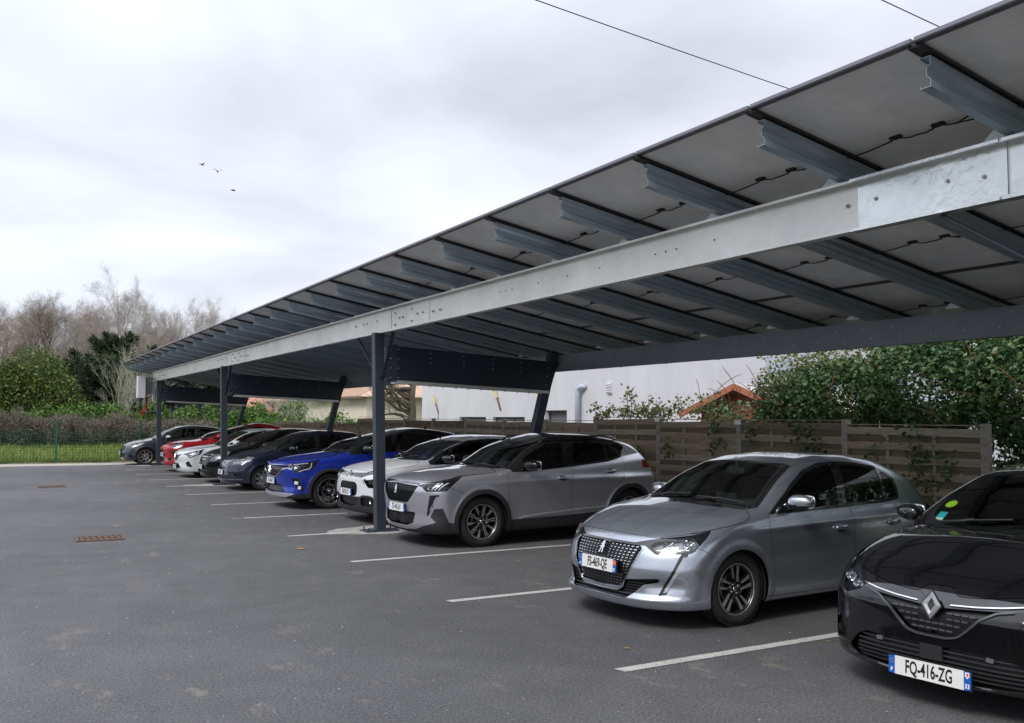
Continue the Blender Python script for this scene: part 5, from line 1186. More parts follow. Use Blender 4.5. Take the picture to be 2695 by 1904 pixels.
def silver_hatch():
    d = SILVER_HATCH; pose = POSE['SILVER_HATCH']
    paint = car_paint('paint_silver', (.50, .54, .61), .86, .27, 1, .03)
    c, sk, car = start_car('parked_car', d, pose, .020, 'silver grey hatchback with chrome dotted grille, parked beside the nearest black car')
    s = dict(wheel='double5', rim_r=.218, tyre_w=.20, mirror=(1.56, 1.03), handles=[(2.20, .765), (2.98, .772)], privacy=(1, 2, 3), antenna=3.05, steer=0,
        ws=[(.90, -.05), (.90, .0), (.935, .38), (1.06, .69), (1.19, .745), (1.89, .555), (1.82, .3), (1.79, -.05)],
        ws_in=[(1.00, -.08), (1.00, .0), (1.05, .38), (1.18, .62), (1.26, .655), (1.81, .50), (1.765, .3), (1.75, -.08)],
        dlo=[(1.27, .925), (1.335, .965), (1.53, 1.075), (1.70, 1.178), (1.95, 1.29), (2.22, 1.350), (2.50, 1.362), (2.76, 1.343), (3.03, 1.302), (3.15, 1.25), (3.19, 1.17), (3.185, 1.06), (3.155, 1.0), (3.08, .978), (2.85, .962), (2.35, .945), (1.67, .928)],
        wins=[[(1.60, .953), (1.56, 1.06), (1.70, 1.145), (1.95, 1.255), (2.15, 1.31), (2.36, 1.335), (2.30, 1.15), (2.22, .965)],
              [(2.345, .975), (2.42, 1.15), (2.50, 1.33), (2.76, 1.316), (2.99, 1.275), (2.97, 1.15), (2.93, .992)],
              [(2.975, .997), (3.03, 1.26), (3.11, 1.225), (3.15, 1.15), (3.15, 1.07), (3.11, 1.01)]],
        rearw=[(0, 1.26), (.45, 1.25), (.55, 1.0), (0, .96)])
    F = FRONT(.95)
    # front face
    sk.region('lowgrille', 'front', [(0, .255), (.37, .25), (.50, .372), (.60, .395), (.635, .418), (.60, .43), (.33, .40), (.30, .33), (.24, .295), (0, .292)], where=F, only=['paint'])
    sk.region('grillecav', 'front', [(0, .688), (.415, .684), (.445, .66), (.39, .51), (.325, .396), (.27, .335), (0, .318)], where=F, only=['paint'], r=.02)
    sk.region('blackbar', 'front', [(0, .704), (.34, .704), (.46, .733), (.60, .762), (.76, .790), (.86, .88), (.88, .81), (.70, .72), (.49, .69), (.42, .683), (0, .688)], where=lambda V, N: V[:, 0] < .30, only=['paint'])
    # lamp drawn along a 50 degree oblique view so that it wraps round the wing
    def ob(x, y, z): a = R(50); return (x * math.sin(a) + y * math.cos(a), z)
    HL = [ob(.150, .455, .690), ob(.213, .505, .728), ob(.276, .576, .756), ob(.43, .733, .785), ob(.60, .80, .826), ob(.52, .815, .763), ob(.457, .814, .717), ob(.396, .807, .661), ob(.36, .789, .642), ob(.167, .573, .624)]
    HG = [ob(.171, .500, .690), ob(.221, .53, .722), ob(.428, .735, .768), ob(.440, .775, .747), ob(.425, .795, .707), ob(.38, .795, .668), ob(.308, .742, .648), ob(.180, .585, .636)]
    sk.region('lampblack', 50, HL, where=F, only=['paint', 'blackbar'])
    sk.region('lamp', 50, HG, where=F, only=['lampblack'], r=.012)
    FG = [ob(.301, .742, .640), ob(.350, .784, .645), ob(.193, .680, .306), ob(.149, .616, .284)]
    sk.region('fang', 50, FG, where=F, only=['paint'])
    FS = [ob(.310, .757, .615), ob(.338, .781, .620), ob(.20, .680, .325), ob(.176, .652, .315)]
    sk.region('fanglight', 50, FS, where=F, only=['fang'])
    glasshouse(c, sk, s)
    W = .0022
    sk.seam('top', [(.182, -.02), (.184, .15), (.195, .30), (.235, .50), (.30, .62)], W, where=lambda V, N: N[:, 2] > .2)
    sk.seam('top', [(.26, .54), (.37, .66), (.50, .745)], W, where=lambda V, N: (V[:, 0] < .7) & (N[:, 2] > .0))
    sk.seam('side', [(.44, .795), (.66, .838), (.94, .878), (1.03, .91), (1.07, .955), (1.09, 1.0)], W)
    sk.seam('side', [(1.36, .955), (1.30, .945), (1.25, .917), (1.237, .818), (1.25, .70), (1.29, .52), (1.31, .27), (1.26, .205)], W)
    sk.seam('side', [(2.42, 1.37), (2.40, 1.0), (2.35, .95), (2.385, .895), (2.392, .80), (2.396, .6), (2.40, .205)], W)
    sk.seam('side', [(3.06, 1.03), (3.232, .914), (3.22, .83), (3.15, .74), (3.09, .62), (3.0, .52), (2.96, .35), (2.95, .205)], W)
    sk.seam('side', [(1.20, .222), (2.2, .216), (2.96, .222), (3.06, .222)], W)
    sk.seam('side', [(.42, .69), (.59, .605)], W)
    sk.region('taillamp', 'side', [(3.52, .86), (3.60, .93), (3.75, .96), (4.2, .93), (4.2, .80), (3.65, .83)], where=lambda V, N: (V[:, 0] > 3.3), only=['paint'])
    g_ = pbr('grille_black', (.008, .008, .009), .35)
    recess('grille', sk, ['grillecav'], g_, car, .035); recess('lower_grille', sk, ['lowgrille'], g_, car, .05)
    skin_part('front_trim', sk, ['blackbar', 'lampblack'], gloss_black(), car)
    skin_part('daylight_strip_surround', sk, ['fang'], gloss_black(), car, off=-.004)
    skin_part('daylight_strip', sk, ['fanglight'], pbr('drl_clear', (.45, .46, .48), .12, .3, coat=1), car, off=.001)
    recess('rear_lamp', sk, ['taillamp'], pbr('tail_black', (.03, .005, .005), .08, coat=1), car, .004)
    for o, sd in lamp(c, sk, car, 'lamp', pbr('lamp_housing', (.22, .23, .25), .4, .2, bump=.15, bscale=40)):
        mb = MB(); lamp_bowl(mb, c, sd * .625, .694, .042, side=sd); lamp_bowl(mb, c, sd * .745, .712, .046, side=sd, proj=True)
        mb.mat(satin())
        for yy, zz in ((.565, .66), (.69, .665)): strip(mb, c, 'front', [(sd * (yy), zz), (sd * (yy + .05), zz), (sd * (yy + .075), zz + .05), (sd * (yy + .085), zz + .07)], .008, .012, .02, side=sd)
        mb.build('lamp_unit', None, o)
    # grille dashes
    gm = MB(); gm.mat(chrome()); edge = prof([(.318, .25), (.335, .27), (.396, .32), (.51, .385), (.66, .44), (.69, .44)], .01)
    nrow = 15
    for r_ in range(nrow):
        z = .672 - r_ * .0245
        if z < .328: break
        hw_ = float(edge(np.array([z]))) - .018; n = 8
        for k in range(-n, n + 1):
            y = k * (.048 + .0 * r_) * (.75 + .25 * (z - .3) / .37) + (.0 if r_ % 2 else .0)
            if abs(y) > hw_ or (abs(y) < .055 and z > .56): continue
            L_ = .011 + .015 * (abs(y) / .42) + .003; hh = .0085 if z > .5 else .0055
            strip(gm, c, 'front', [(y - L_ / 2, z + .003), (y + L_ / 2, z)], hh, .006, .012, step=.03)
    gm.build('grille_dashes', None, car, kind='stuff')
    gs = MB()
    for r_ in range(15):
        z = .66 - r_ * .0245
        if z < .33: break
        hw_ = float(edge(np.array([z]))) - .01; strip(gs, c, 'front', [(-hw_, z), (hw_, z)], .008, .008, .022, step=.06)
    gs.build('grille_bars', g_, car, kind='stuff')
    ls = MB()
    for k in range(6):
        z = .268 + k * .022; w_ = .36 + max(0, (z - .25)) * 1.1
        if z > .30: strip(ls, c, 'front', [(.30 + (z - .3) * .5, z), (w_, z)], .009, .02, .035); strip(ls, c, 'front', [(-w_, z), (-.30 - (z - .3) * .5, z)], .009, .02, .035)
        else: strip(ls, c, 'front', [(-w_, z), (w_, z)], .009, .02, .035)
    ls.build('lower_grille_bars', pbr('bar_black', (.02, .02, .021), .4), car, kind='stuff')
    P, N = pt(c, 'front', [0], [.628]); lion(car, P[0] + N[0] * .002, N[0], 1.05)
    P, N = pt(c, 'front', [.0], [.732]); text_mesh('208', .040, frame_at(P[0], N[0]) @ Matrix.Translation((0, 0, .001)), chrome(), 'badge_number', car, sx=1.5, ext=.002)
    P, N = pt(c, 'front', [.0], [.497]); plate(car, c, P[0] + np.array((-.018, 0, 0)), (-1, 0, .06), 'FS-469-QE', '31', emblem='red', wide=.60)
    mb = MB(); strip(mb, c, 'front', [(-.27, .327), (-.33, .398), (-.40, .52), (-.45, .66)], .008, .006); strip(mb, c, 'front', [(.27, .327), (.33, .398), (.40, .52), (.45, .66)], .008, .006)
    strip(mb, c, 'front', [(-.27, .327), (-.2, .318), (0, .314), (.2, .318), (.27, .327)], .008, .006)
    mb.build('grille_frame', satin(), car)
    # spoiler
    mb = MB(); P, N = pt(c, 'top', [3.50, 3.50, 3.50, 3.50, 3.50], [-.55, -.3, 0, .3, .55])
    V = []; 
    for p in P: V += [(p[0] - .05, p[1], p[2] + .006), (p[0] + .16, p[1] * 1.0, p[2] - .075), (p[0] + .13, p[1], p[2] - .12), (p[0] + .0, p[1], p[2] - .06)]
    F_ = []
    for i in range(4):
        a = 4 * i; b = a + 4
        for k in range(4): F_.append((a + k, a + (k + 1) % 4, b + (k + 1) % 4, b + k))
    F_ += [(3, 2, 1, 0), (16, 17, 18, 19)]; mb.raw(V, F_); mb.build('rear_spoiler', gloss_black(), car)
    finish_car(c, sk, car, s, paint, [('hood', (.6, 0, .93)), ('front_door', (1.9, -.87, .6)), ('front_door', (1.9, .87, .6)), ('rear_door', (2.8, -.87, .6)), ('rear_door', (2.8, .87, .6))])
    return car

def OB(*q):
    a = R(50); return [(x * math.sin(a) + y * math.cos(a), z) for x, y, z in q]
def grille_bars(c, car, zs, wfn, mat, h=.010, depth=.018, inset=.03, name='grille_bars', y0=None, gap=None):
    mb = MB()
    for z in zs:
        w = wfn(z)
        if w < .03: continue
        if gap: strip(mb, c, 'front', [(-w, z), (-gap, z)], h, depth, inset, step=.05); strip(mb, c, 'front', [(gap, z), (w, z)], h, depth, inset, step=.05)
        else: strip(mb, c, 'front', [(-w, z), (w, z)], h, depth, inset, step=.05)
    mb.build(name, mat, car, kind='stuff')
def sym_strip(mb, c, pts, w, h, inset=0, view='front', step=.03):
    for sd in (-1, 1): strip(mb, c, view, [(sd * a, b) for a, b in pts] if view == 'front' else pts, w, h, inset, step=step, side=sd)
def cladding(c, sk, dr=.075, sill=None):
    for xw in (c.xf, c.xr): sk.region('clad', 'side', ring(c, xw, c.ra + dr), where=lambda V, N: (np.abs(V[:, 1]) > c.hw - .22) & (V[:, 2] < c.rw + c.ra + dr + .01), only=['paint'])
    if sill: sk.region('clad', 'side', sill, where=lambda V, N: (np.abs(V[:, 1]) > c.hw - .25), only=['paint'])
def diamond(car, P, N, s=1.0, mat=None):
    N = Vector(N); N.z *= .25; M = frame_at(P, N); mb = MB(); h, w = .082 * s, .062 * s; hi, wi = .040 * s, .024 * s; t = .020 * s
    o = [(0, h), (w, 0), (0, -h), (-w, 0)]; i_ = [(0, hi), (wi, 0), (0, -hi), (-wi, 0)]; m_ = [((o[k][0] + i_[k][0]) / 2, (o[k][1] + i_[k][1]) / 2) for k in range(4)]
    V = [(x, y, 0) for x, y in o] + [(x, y, t) for x, y in m_] + [(x, y, .002) for x, y in i_]
    F = []
    for k in range(4):
        k2 = (k + 1) % 4; F += [(k, k2, 4 + k2, 4 + k), (4 + k, 4 + k2, 8 + k2, 8 + k)]
    mb.mat(mat or pbr('badge_silver', (.80, .81, .83), .22, .65)).raw([M @ Vector(v) for v in V], F)
    mb.mat(gloss_black()).prism([(0, h * 1.12), (w * 1.16, 0), (0, -h * 1.12), (-w * 1.16, 0)], -.012, -.001, M)
    return mb.build('badge', None, car)

def grey_suv():
    paint = car_paint('paint_grey', (.62, .615, .68), .80, .30, 1, .03); roofp = car_paint('paint_roof_black', (.005, .005, .006), 0, .25, 1, dust=.1)
    c, sk, car = start_car('parked_car', GREY_SUV, POSE['GREY_SUV'], .022, 'grey crossover with black roof and black wheel arch trims, parked beside the near carport post')
    s = dict(wheel='star10', rim_r=.238, tyre_w=.215, mirror=(1.66, 1.10), handles=[(2.23, .905), (3.13, .980)], privacy=(1, 2, 3), mirror_mat=roofp, mirror_s=1.1, wheel_in=.02,
        ws=[(1.02, -.05), (1.02, .0), (1.08, .30), (1.20, .60), (1.36, .755), (2.06, .60), (2.01, .3), (1.99, -.05)],
        ws_in=[(1.13, -.08), (1.13, .0), (1.19, .3), (1.30, .56), (1.42, .66), (1.97, .53), (1.93, .3), (1.91, -.08)],
        dlo=[(1.36, 1.01), (1.44, 1.09), (1.62, 1.215), (1.86, 1.345), (2.08, 1.42), (2.40, 1.447), (2.70, 1.445), (3.00, 1.432), (3.27, 1.41), (3.55, 1.39), (3.80, 1.245), (3.42, 1.195), (3.12, 1.125), (2.40, 1.062), (1.70, 1.012)],
        wins=[[(1.64, 1.035), (1.62, 1.19), (1.86, 1.31), (2.07, 1.375), (2.36, 1.41), (2.28, 1.075)],
              [(2.47, 1.10), (2.60, 1.41), (2.90, 1.408), (3.12, 1.395), (3.08, 1.155)],
              [(3.13, 1.17), (3.17, 1.37), (3.34, 1.205)],
              [(3.45, 1.215), (3.27, 1.385), (3.53, 1.375), (3.74, 1.252)]],
        rearw=[(0, 1.38), (.5, 1.37), (.6, 1.15), (0, 1.12)])
    F = FRONT(1.05)
    sk.region('lowgrille', 'front', [(0, .478), (.44, .484), (.46, .47), (.42, .335), (.27, .295), (0, .292)], where=F, only=['paint'], r=.01)
    sk.region('grillecav', 'front', [(0, .858), (.48, .845), (.53, .838), (.44, .72), (.32, .612), (.26, .602), (0, .600)], where=F, only=['paint'], r=.015)
    sk.region('hoodlip', 'front', [(0, .858), (0, .885), (.22, .892), (.53, .885), (.53, .850), (.47, .855)], where=lambda V, N: V[:, 0] < .22, only=['paint'])
    sk.region('lampblack', 50, OB((.06, .50, .845), (.12, .59, .872), (.38, .788, .938), (.62, .79, .972), (.49, .858, .903), (.38, .868, .825), (.33, .86, .78), (.12, .675, .768), (.10, .60, .822)), where=F, only=['paint', 'hoodlip'])
    sk.region('lamp', 50, OB((.11, .615, .825), (.14, .64, .858), (.38, .80, .922), (.43, .832, .915), (.375, .864, .835), (.325, .857, .793), (.125, .675, .782)), where=F, only=['lampblack'], r=.01)
    sk.region('fang', 50, OB((.15, .72, .722), (.25, .828, .738), (.24, .824, .722), (.155, .68, .452), (.14, .647, .424)), where=F, only=['paint'])
    sk.region('fanglight', 50, OB((.215, .80, .718), (.235, .818, .718), (.155, .680, .462), (.148, .665, .455)), where=F, only=['fang'])
    sk.region('clad', 50, OB((.20, .766, .545), (.29, .841, .552), (.37, .855, .36), (.44, .87, .35), (.44, .87, .1), (.1, .60, .1), (.08, .45, .252), (.11, .60, .305), (.22, .784, .362), (.17, .71, .432)), where=lambda V, N: (V[:, 0] < .5) & (V[:, 2] < .6), only=['paint'])
    sk.region('clad', 'front', [(0, .1), (.48, .1), (.45, .256), (.2, .232), (0, .228)], where=F, only=['paint'])
    glasshouse(c, sk, s)
    cladding(c, sk, .068, [(.7, .1), (.7, .345), (1.40, .350), (2.5, .372), (3.0, .40), (4.0, .42), (4.4, .45), (4.4, .1)])
    sk.region('roofskin', 'side', [(1.12, 1.10), (1.37, 1.045), (1.42, 1.0), (3.2, 1.16), (3.52, 1.38), (3.53, 1.7), (1.1, 1.7)], where=lambda V, N: (V[:, 2] > 1.02), only=['paint'])
    W = .0025
    sk.seam('top', [(.125, 0), (.13, .3), (.15, .55)], W, where=lambda V, N: (N[:, 2] > .2) & (V[:, 0] < .3)) if False else None
    sk.seam('side', [(.10, .878), (.58, .972), (.85, .992), (1.12, 1.01), (1.20, 1.06)], W)
    sk.seam('side', [(1.42, 1.03), (1.33, 1.0), (1.30, .975), (1.29, .84), (1.32, .62), (1.33, .35)], W)
    sk.seam('side', [(2.44, 1.15), (2.40, 1.05), (2.41, .99), (2.405, .68), (2.40, .37)], W)
    sk.seam('side', [(3.38, 1.25), (3.40, 1.15), (3.41, 1.08), (3.36, .90), (3.27, .78), (3.22, .68)], W)
    sk.seam('side', [(.38, .83), (.60, .745)], W); sk.seam('side', [(3.42, 1.20), (3.85, 1.26)], W)
    sk.region('taillamp', 'side', [(3.78, 1.02), (3.78, 1.145), (4.0, 1.13), (4.4, 1.13), (4.4, 1.0)], where=lambda V, N: (V[:, 0] > 3.6) & (V[:, 2] < 1.2), only=['paint'])
    g_ = pbr('grille_black', (.008, .008, .009), .35)
    recess('grille', sk, ['grillecav'], g_, car, .035); recess('lower_grille', sk, ['lowgrille'], g_, car, .05)
    skin_part('front_trim', sk, ['lampblack'], gloss_black(), car); skin_part('hood_lip', sk, ['hoodlip'], pbr('dark_chrome', (.22, .23, .25), .12, 1), car)
    skin_part('daylight_strip_surround', sk, ['fang'], gloss_black(), car, off=-.006); skin_part('daylight_strip', sk, ['fanglight'], pbr('drl_clear', (.45, .46, .48), .12, .3, coat=1), car, off=.001)
    skin_part('plastic_cladding', sk, ['clad'], BLACK(), car, off=.006, wall=.012)
    recess('rear_lamp', sk, ['taillamp'], pbr('tail_red', (.18, .01, .01), .08, coat=1), car, .002)
    for o, sd in lamp(c, sk, car, 'lamp', pbr('lamp_dark', (.05, .052, .058), .3, .5), .04):
        mb = MB(); lamp_bowl(mb, c, sd * .685, .83, .030, side=sd); mb.mat(pbr('drl_clear', (.45, .46, .48), .12, .3, coat=1)); w_ = MB(); w_.mat(pbr('claw_white', (.75, .78, .82), .15))
        for k in range(3):
            y = .735 + k * .036; strip(w_, c, 'front', [(sd * y, .795), (sd * (y + .02), .84), (sd * (y + .034), .895)], .016, .014, .020, side=sd)
        mb.build('lamp_unit', None, o); w_.build('claw_light', None, o)
    gm = MB(); gm.mat(pbr('dark_chrome', (.22, .23, .25), .12, 1)); hwf = prof([(.60, .28), (.62, .33), (.72, .435), (.84, .52)], .005)
    for i, y in enumerate(np.arange(-.50, .51, .029)):
        for j in range(9):
            z = .835 - j * .028 - (.014 if i % 2 else 0)
            if z < .615 or abs(y) > hwf(np.array([z]))[0] - .012: continue
            strip(gm, c, 'front', [(y, z + .011), (y, z - .011)], .006, .007, .012, step=.03)
    gm.build('grille_dashes', None, car, kind='stuff')
    grille_bars(c, car, [.32 + k * .028 for k in range(6)], lambda z: .40 + (z - .3) * .25, pbr('bar_black', (.02, .02, .021), .4), .009, .02, .035, 'lower_grille_bars', gap=.07)
    P, N = pt(c, 'front', [0], [.775]); lion(car, P[0] + N[0] * .002, N[0], 1.15)
    P, N = pt(c, 'front', [.0], [.915]); text_mesh('2008', .038, frame_at(P[0], N[0]) @ Matrix.Translation((0, 0, .001)), chrome(), 'badge_number', car, sx=1.5, ext=.002)
    P, N = pt(c, 'side', [1.20], [.985], -1); text_mesh('GT', .034, frame_at(P[0], N[0]) @ Matrix.Translation((0, 0, .004)), chrome(), 'badge_letters', car, sx=1.4, ext=.002)
    P, N = pt(c, 'front', [.0], [.527]); plate(car, c, P[0] + np.array((-.016, 0, 0)), (-1, 0, .05), 'FZ-443-LH', '33', emblem=None, wide=.60)
    mb = MB(); sym_strip(mb, c, [(1.50, .362), (1.62, .385), (2.0, .412), (2.37, .43), (2.44, .435), (2.9, .455), (3.02, .462)], .028, .010, 0, 'side')
    mb.build('sill_moulding', pbr('moulding_silver', (.55, .56, .58), .3, .6), car)
    for sd in (-1, 1):
        mb = MB(); xs = np.linspace(2.02, 3.52, 22); ys = sd * (.545 + .03 * np.sin((xs - 2.0) * 2)); P, N = pt(c, 'top', xs, ys); t = np.linspace(0, 1, 22); up_ = .045 * np.minimum(1, np.minimum(t, 1 - t) * 9) - .006
        mb.tube([tuple(p + n * u) for p, n, u in zip(P, N, up_)], .014, 6); mb.build('roof_rail', gloss_black(), car)
    mb = MB(); mb.mat(gloss_black())
    for sd in (-1, 1): lamp_bowl(mb, c, sd * .80, .46, .03, .02, side=sd, proj=False)
    mb.build('fog_lamp', None, car)
    finish_car(c, sk, car, s, paint, [('hood', (.6, 0, 1.02)), ('front_door', (1.9, -.88, .7)), ('front_door', (1.9, .88, .7)), ('rear_door', (2.8, -.88, .7)), ('rear_door', (2.8, .88, .7))], roofp)
    return car

def black_hatch():
    paint = car_paint('paint_black', (.004, .004, .005), .0, .3, 1, dust=.08)
    c, sk, car = start_car('parked_car', BLACK_HATCH, POSE['BLACK_HATCH'], .020, 'nearest black hatchback with chrome diamond badge, cut off by the right edge')
    s = dict(wheel='twin8', rim_r=.215, tyre_w=.20, mirror=(1.44, 1.04), handles=[(2.15, .80), (2.98, .83)], privacy=(1, 2), mirror_mat=gloss_black(),
        ws=[(.86, -.05), (.86, .0), (.92, .25), (1.02, .59), (1.20, .745), (1.80, .60), (1.76, .3), (1.74, -.05)],
        ws_in=[(.97, -.08), (.97, .0), (1.02, .25), (1.12, .53), (1.24, .655), (1.74, .535), (1.70, .3), (1.685, -.08)],
        dlo=[(1.25, .95), (1.34, 1.03), (1.55, 1.15), (1.80, 1.27), (2.05, 1.335), (2.4, 1.36), (2.8, 1.35), (3.1, 1.30), (3.28, 1.18), (3.3, 1.08), (2.9, 1.02), (2.0, .98)],
        wins=[[(1.50, .995), (1.52, 1.10), (1.80, 1.24), (2.05, 1.305), (2.28, 1.32), (2.22, 1.00)], [(2.32, 1.01), (2.38, 1.33), (2.75, 1.32), (3.05, 1.27), (3.12, 1.07)]],
        rearw=[(0, 1.28), (.45, 1.27), (.55, 1.02), (0, .98)])
    F = FRONT(.95)
    sk.region('lowgrille', 'front', [(0, .392), (.28, .398), (.45, .392), (.52, .362), (.575, .30), (.60, .272), (.52, .225), (.3, .205), (0, .200)], where=F, only=['paint'], r=.015)
    sk.region('blackbar', 'front', [(0, .732), (.05, .733), (.085, .728), (.115, .690), (.16, .688), (.31, .700), (.48, .728), (.62, .752), (.60, .70), (.56, .655), (.48, .655), (.37, .634), (.275, .580), (.22, .53), (.165, .475), (.10, .455), (0, .452)], where=F, only=['paint'], r=.02)
    sk.region('grillecav', 'front', [(0, .615), (.45, .650), (.365, .622), (.26, .568), (.21, .52), (.155, .478), (.10, .464), (0, .462)], where=F, only=['blackbar'], r=.015)
    sk.region('lamp', 50, OB((.13, .515, .662), (.15, .60, .636), (.37, .844, .668), (.42, .865, .721), (.53, .84, .80), (.64, .80, .862), (.55, .775, .838), (.36, .717, .778), (.24, .63, .742), (.18, .57, .70)), where=F, only=['paint', 'blackbar'], r=.015)
    sk.region('airslot', 50, OB((.18, .76, .44), (.14, .70, .40), (.13, .68, .30), (.19, .76, .30), (.23, .80, .37)), where=F, only=['paint'], r=.015)
    glasshouse(c, sk, s); W = .0025
    sk.seam('front', [(0, .734), (.05, .735), (.087, .730), (.117, .692), (.16, .690), (.31, .702), (.48, .730), (.60, .752), (.645, .775)], W, where=F)
    sk.seam('top', [(.20, .57), (.27, .645), (.36, .715), (.55, .778), (.80, .80), (1.02, .80), (1.12, .74), (1.17, .70)], W, where=lambda V, N: (N[:, 2] > -.2) & (V[:, 2] > .72))
    sk.seam('side', [(1.36, .99), (1.25, .94), (1.22, .80), (1.25, .6), (1.27, .22)], W); sk.seam('side', [(2.34, 1.1), (2.31, .98), (2.35, .8), (2.35, .22)], W); sk.seam('side', [(1.15, .235), (3.1, .235)], W); sk.seam('side', [(3.15, 1.10), (3.2, .95), (3.12, .75), (3.0, .5), (2.95, .22)], W)
    g_ = pbr('grille_black', (.008, .008, .009), .35)
    recess('grille', sk, ['grillecav'], g_, car, .03); recess('lower_grille', sk, ['lowgrille'], g_, car, .045); recess('air_slot', sk, ['airslot'], g_, car, .02)
    skin_part('front_trim', sk, ['blackbar'], gloss_black(), car, off=.001)
    for o, sd in lamp(c, sk, car, 'lamp', pbr('lamp_housing2', (.13, .15, .17), .22, .7, bump=.5, bscale=30), .045):
        mb = MB(); lamp_bowl(mb, c, sd * .60, .672, .040, side=sd); lamp_bowl(mb, c, sd * .72, .70, .045, side=sd); mb.build('lamp_unit', None, o)
    mb = MB(); mb.mat(chrome()); sym_strip(mb, c, [(.105, .636), (.25, .645), (.40, .662), (.52, .682)], .011, .010, -.002); mb.build('chrome_strip', None, car)
    mb = MB(); mb.mat(pbr('satin_dark', (.10, .105, .11), .25, .6)); sym_strip(mb, c, [(0, .446), (.10, .448), (.165, .465), (.225, .52), (.285, .582), (.375, .632), (.46, .648)], .016, .010, 0); mb.build('grille_frame', None, car)
    hw_ = prof([(.46, .10), (.48, .155), (.52, .205), (.57, .26), (.622, .36), (.65, .44)], .004)
    gm = MB(); gm.mat(pbr('dash_grey', (.06, .06, .062), .3))
    for k, z in enumerate((.595, .560, .525, .490)):
        w = float(hw_(np.array([z]))[0]) - .02
        for j in range(int(w / .045) + 1):
            for sd in (-1, 1):
                y0 = j * .045 + .002
                if y0 + .036 > w or (y0 < .07 and z > .53): continue
                strip(gm, c, 'front', [(sd * y0, z), (sd * (y0 + .036), z)], .012, .012, .012, step=.05)
    gm.build('grille_dashes', None, car, kind='stuff')
    grille_bars(c, car, [.225 + k * .029 for k in range(6)], lambda z: min(.50 + (.30 - abs(z - .27)) * .12, .57 - max(0, z - .3) * .9), pbr('bar_black2', (.028, .028, .03), .35), .010, .022, .035, 'lower_grille_bars')
    mb = MB(); P, N = pt(c, 'front', [0], [.35]); mb.box(tuple(P[0] + N[0] * -.012), (.02, .14, .09)); mb.build('sensor_cover', pbr('bar_black', (.02, .02, .021), .4), car)
    mb = MB()
    for sd in (-1, 1): strip(mb, c, 'front', [(sd * .33, .370), (sd * .37, .366)], .028, .01, .01, side=sd)
    mb.build('bumper_bracket', pbr('bracket_grey', (.09, .09, .095), .5), car)
    mb = MB(); sym_strip(mb, c, [(0, .186), (.25, .190), (.45, .205), (.60, .228), (.66, .240)], .020, .012, 0); mb.build('bumper_lip', gloss_black(), car)
    P, N = pt(c, 'front', [0], [.632]); diamond(car, P[0] + np.array((-.035, 0, 0)), N[0], 1.0)
    P, N = pt(c, 'front', [.0], [.245]); plate(car, c, P[0] + np.array((-.030, 0, -.012)), (-1, 0, .04), 'FQ-416-ZG', '33', emblem='shield', wide=.60)
    # windscreen stickers on the far side of the screen
    mb = MB(); P, N = pt(c, 'top', [1.22], [.58]); M = frame_at(P[0] - N[0] * .012, N[0]); k = [(.045 * math.cos(a), .045 * math.sin(a)) for a in [i * math.pi / 10 for i in range(20)]]
    P2, N2 = pt(c, 'top', [1.34], [.565]); M2 = frame_at(P2[0] - N2[0] * .012, N2[0]); mb.mat(pbr('sticker_yellow', (.55, .65, .02), .5)).prism(k, 0, .001, M2)
    mb.mat(pbr('sticker_blue', (.05, .42, .5), .5)).prism([(-.035, -.02), (.035, -.02), (.035, .04), (-.035, .04)], 0, .001, M); mb.mat(pbr('plate_white', (.72, .72, .70), .35)).prism([(-.035, -.045), (.035, -.045), (.035, -.021), (-.035, -.021)], 0, .001, M)
    mb.build('windscreen_sticker', None, car)
    finish_car(c, sk, car, s, paint, [('hood', (.6, 0, .9)), ('front_door', (1.9, -.88, .6)), ('front_door', (1.9, .88, .6)), ('rear_door', (2.7, -.88, .6)), ('rear_door', (2.7, .88, .6))])
    return car

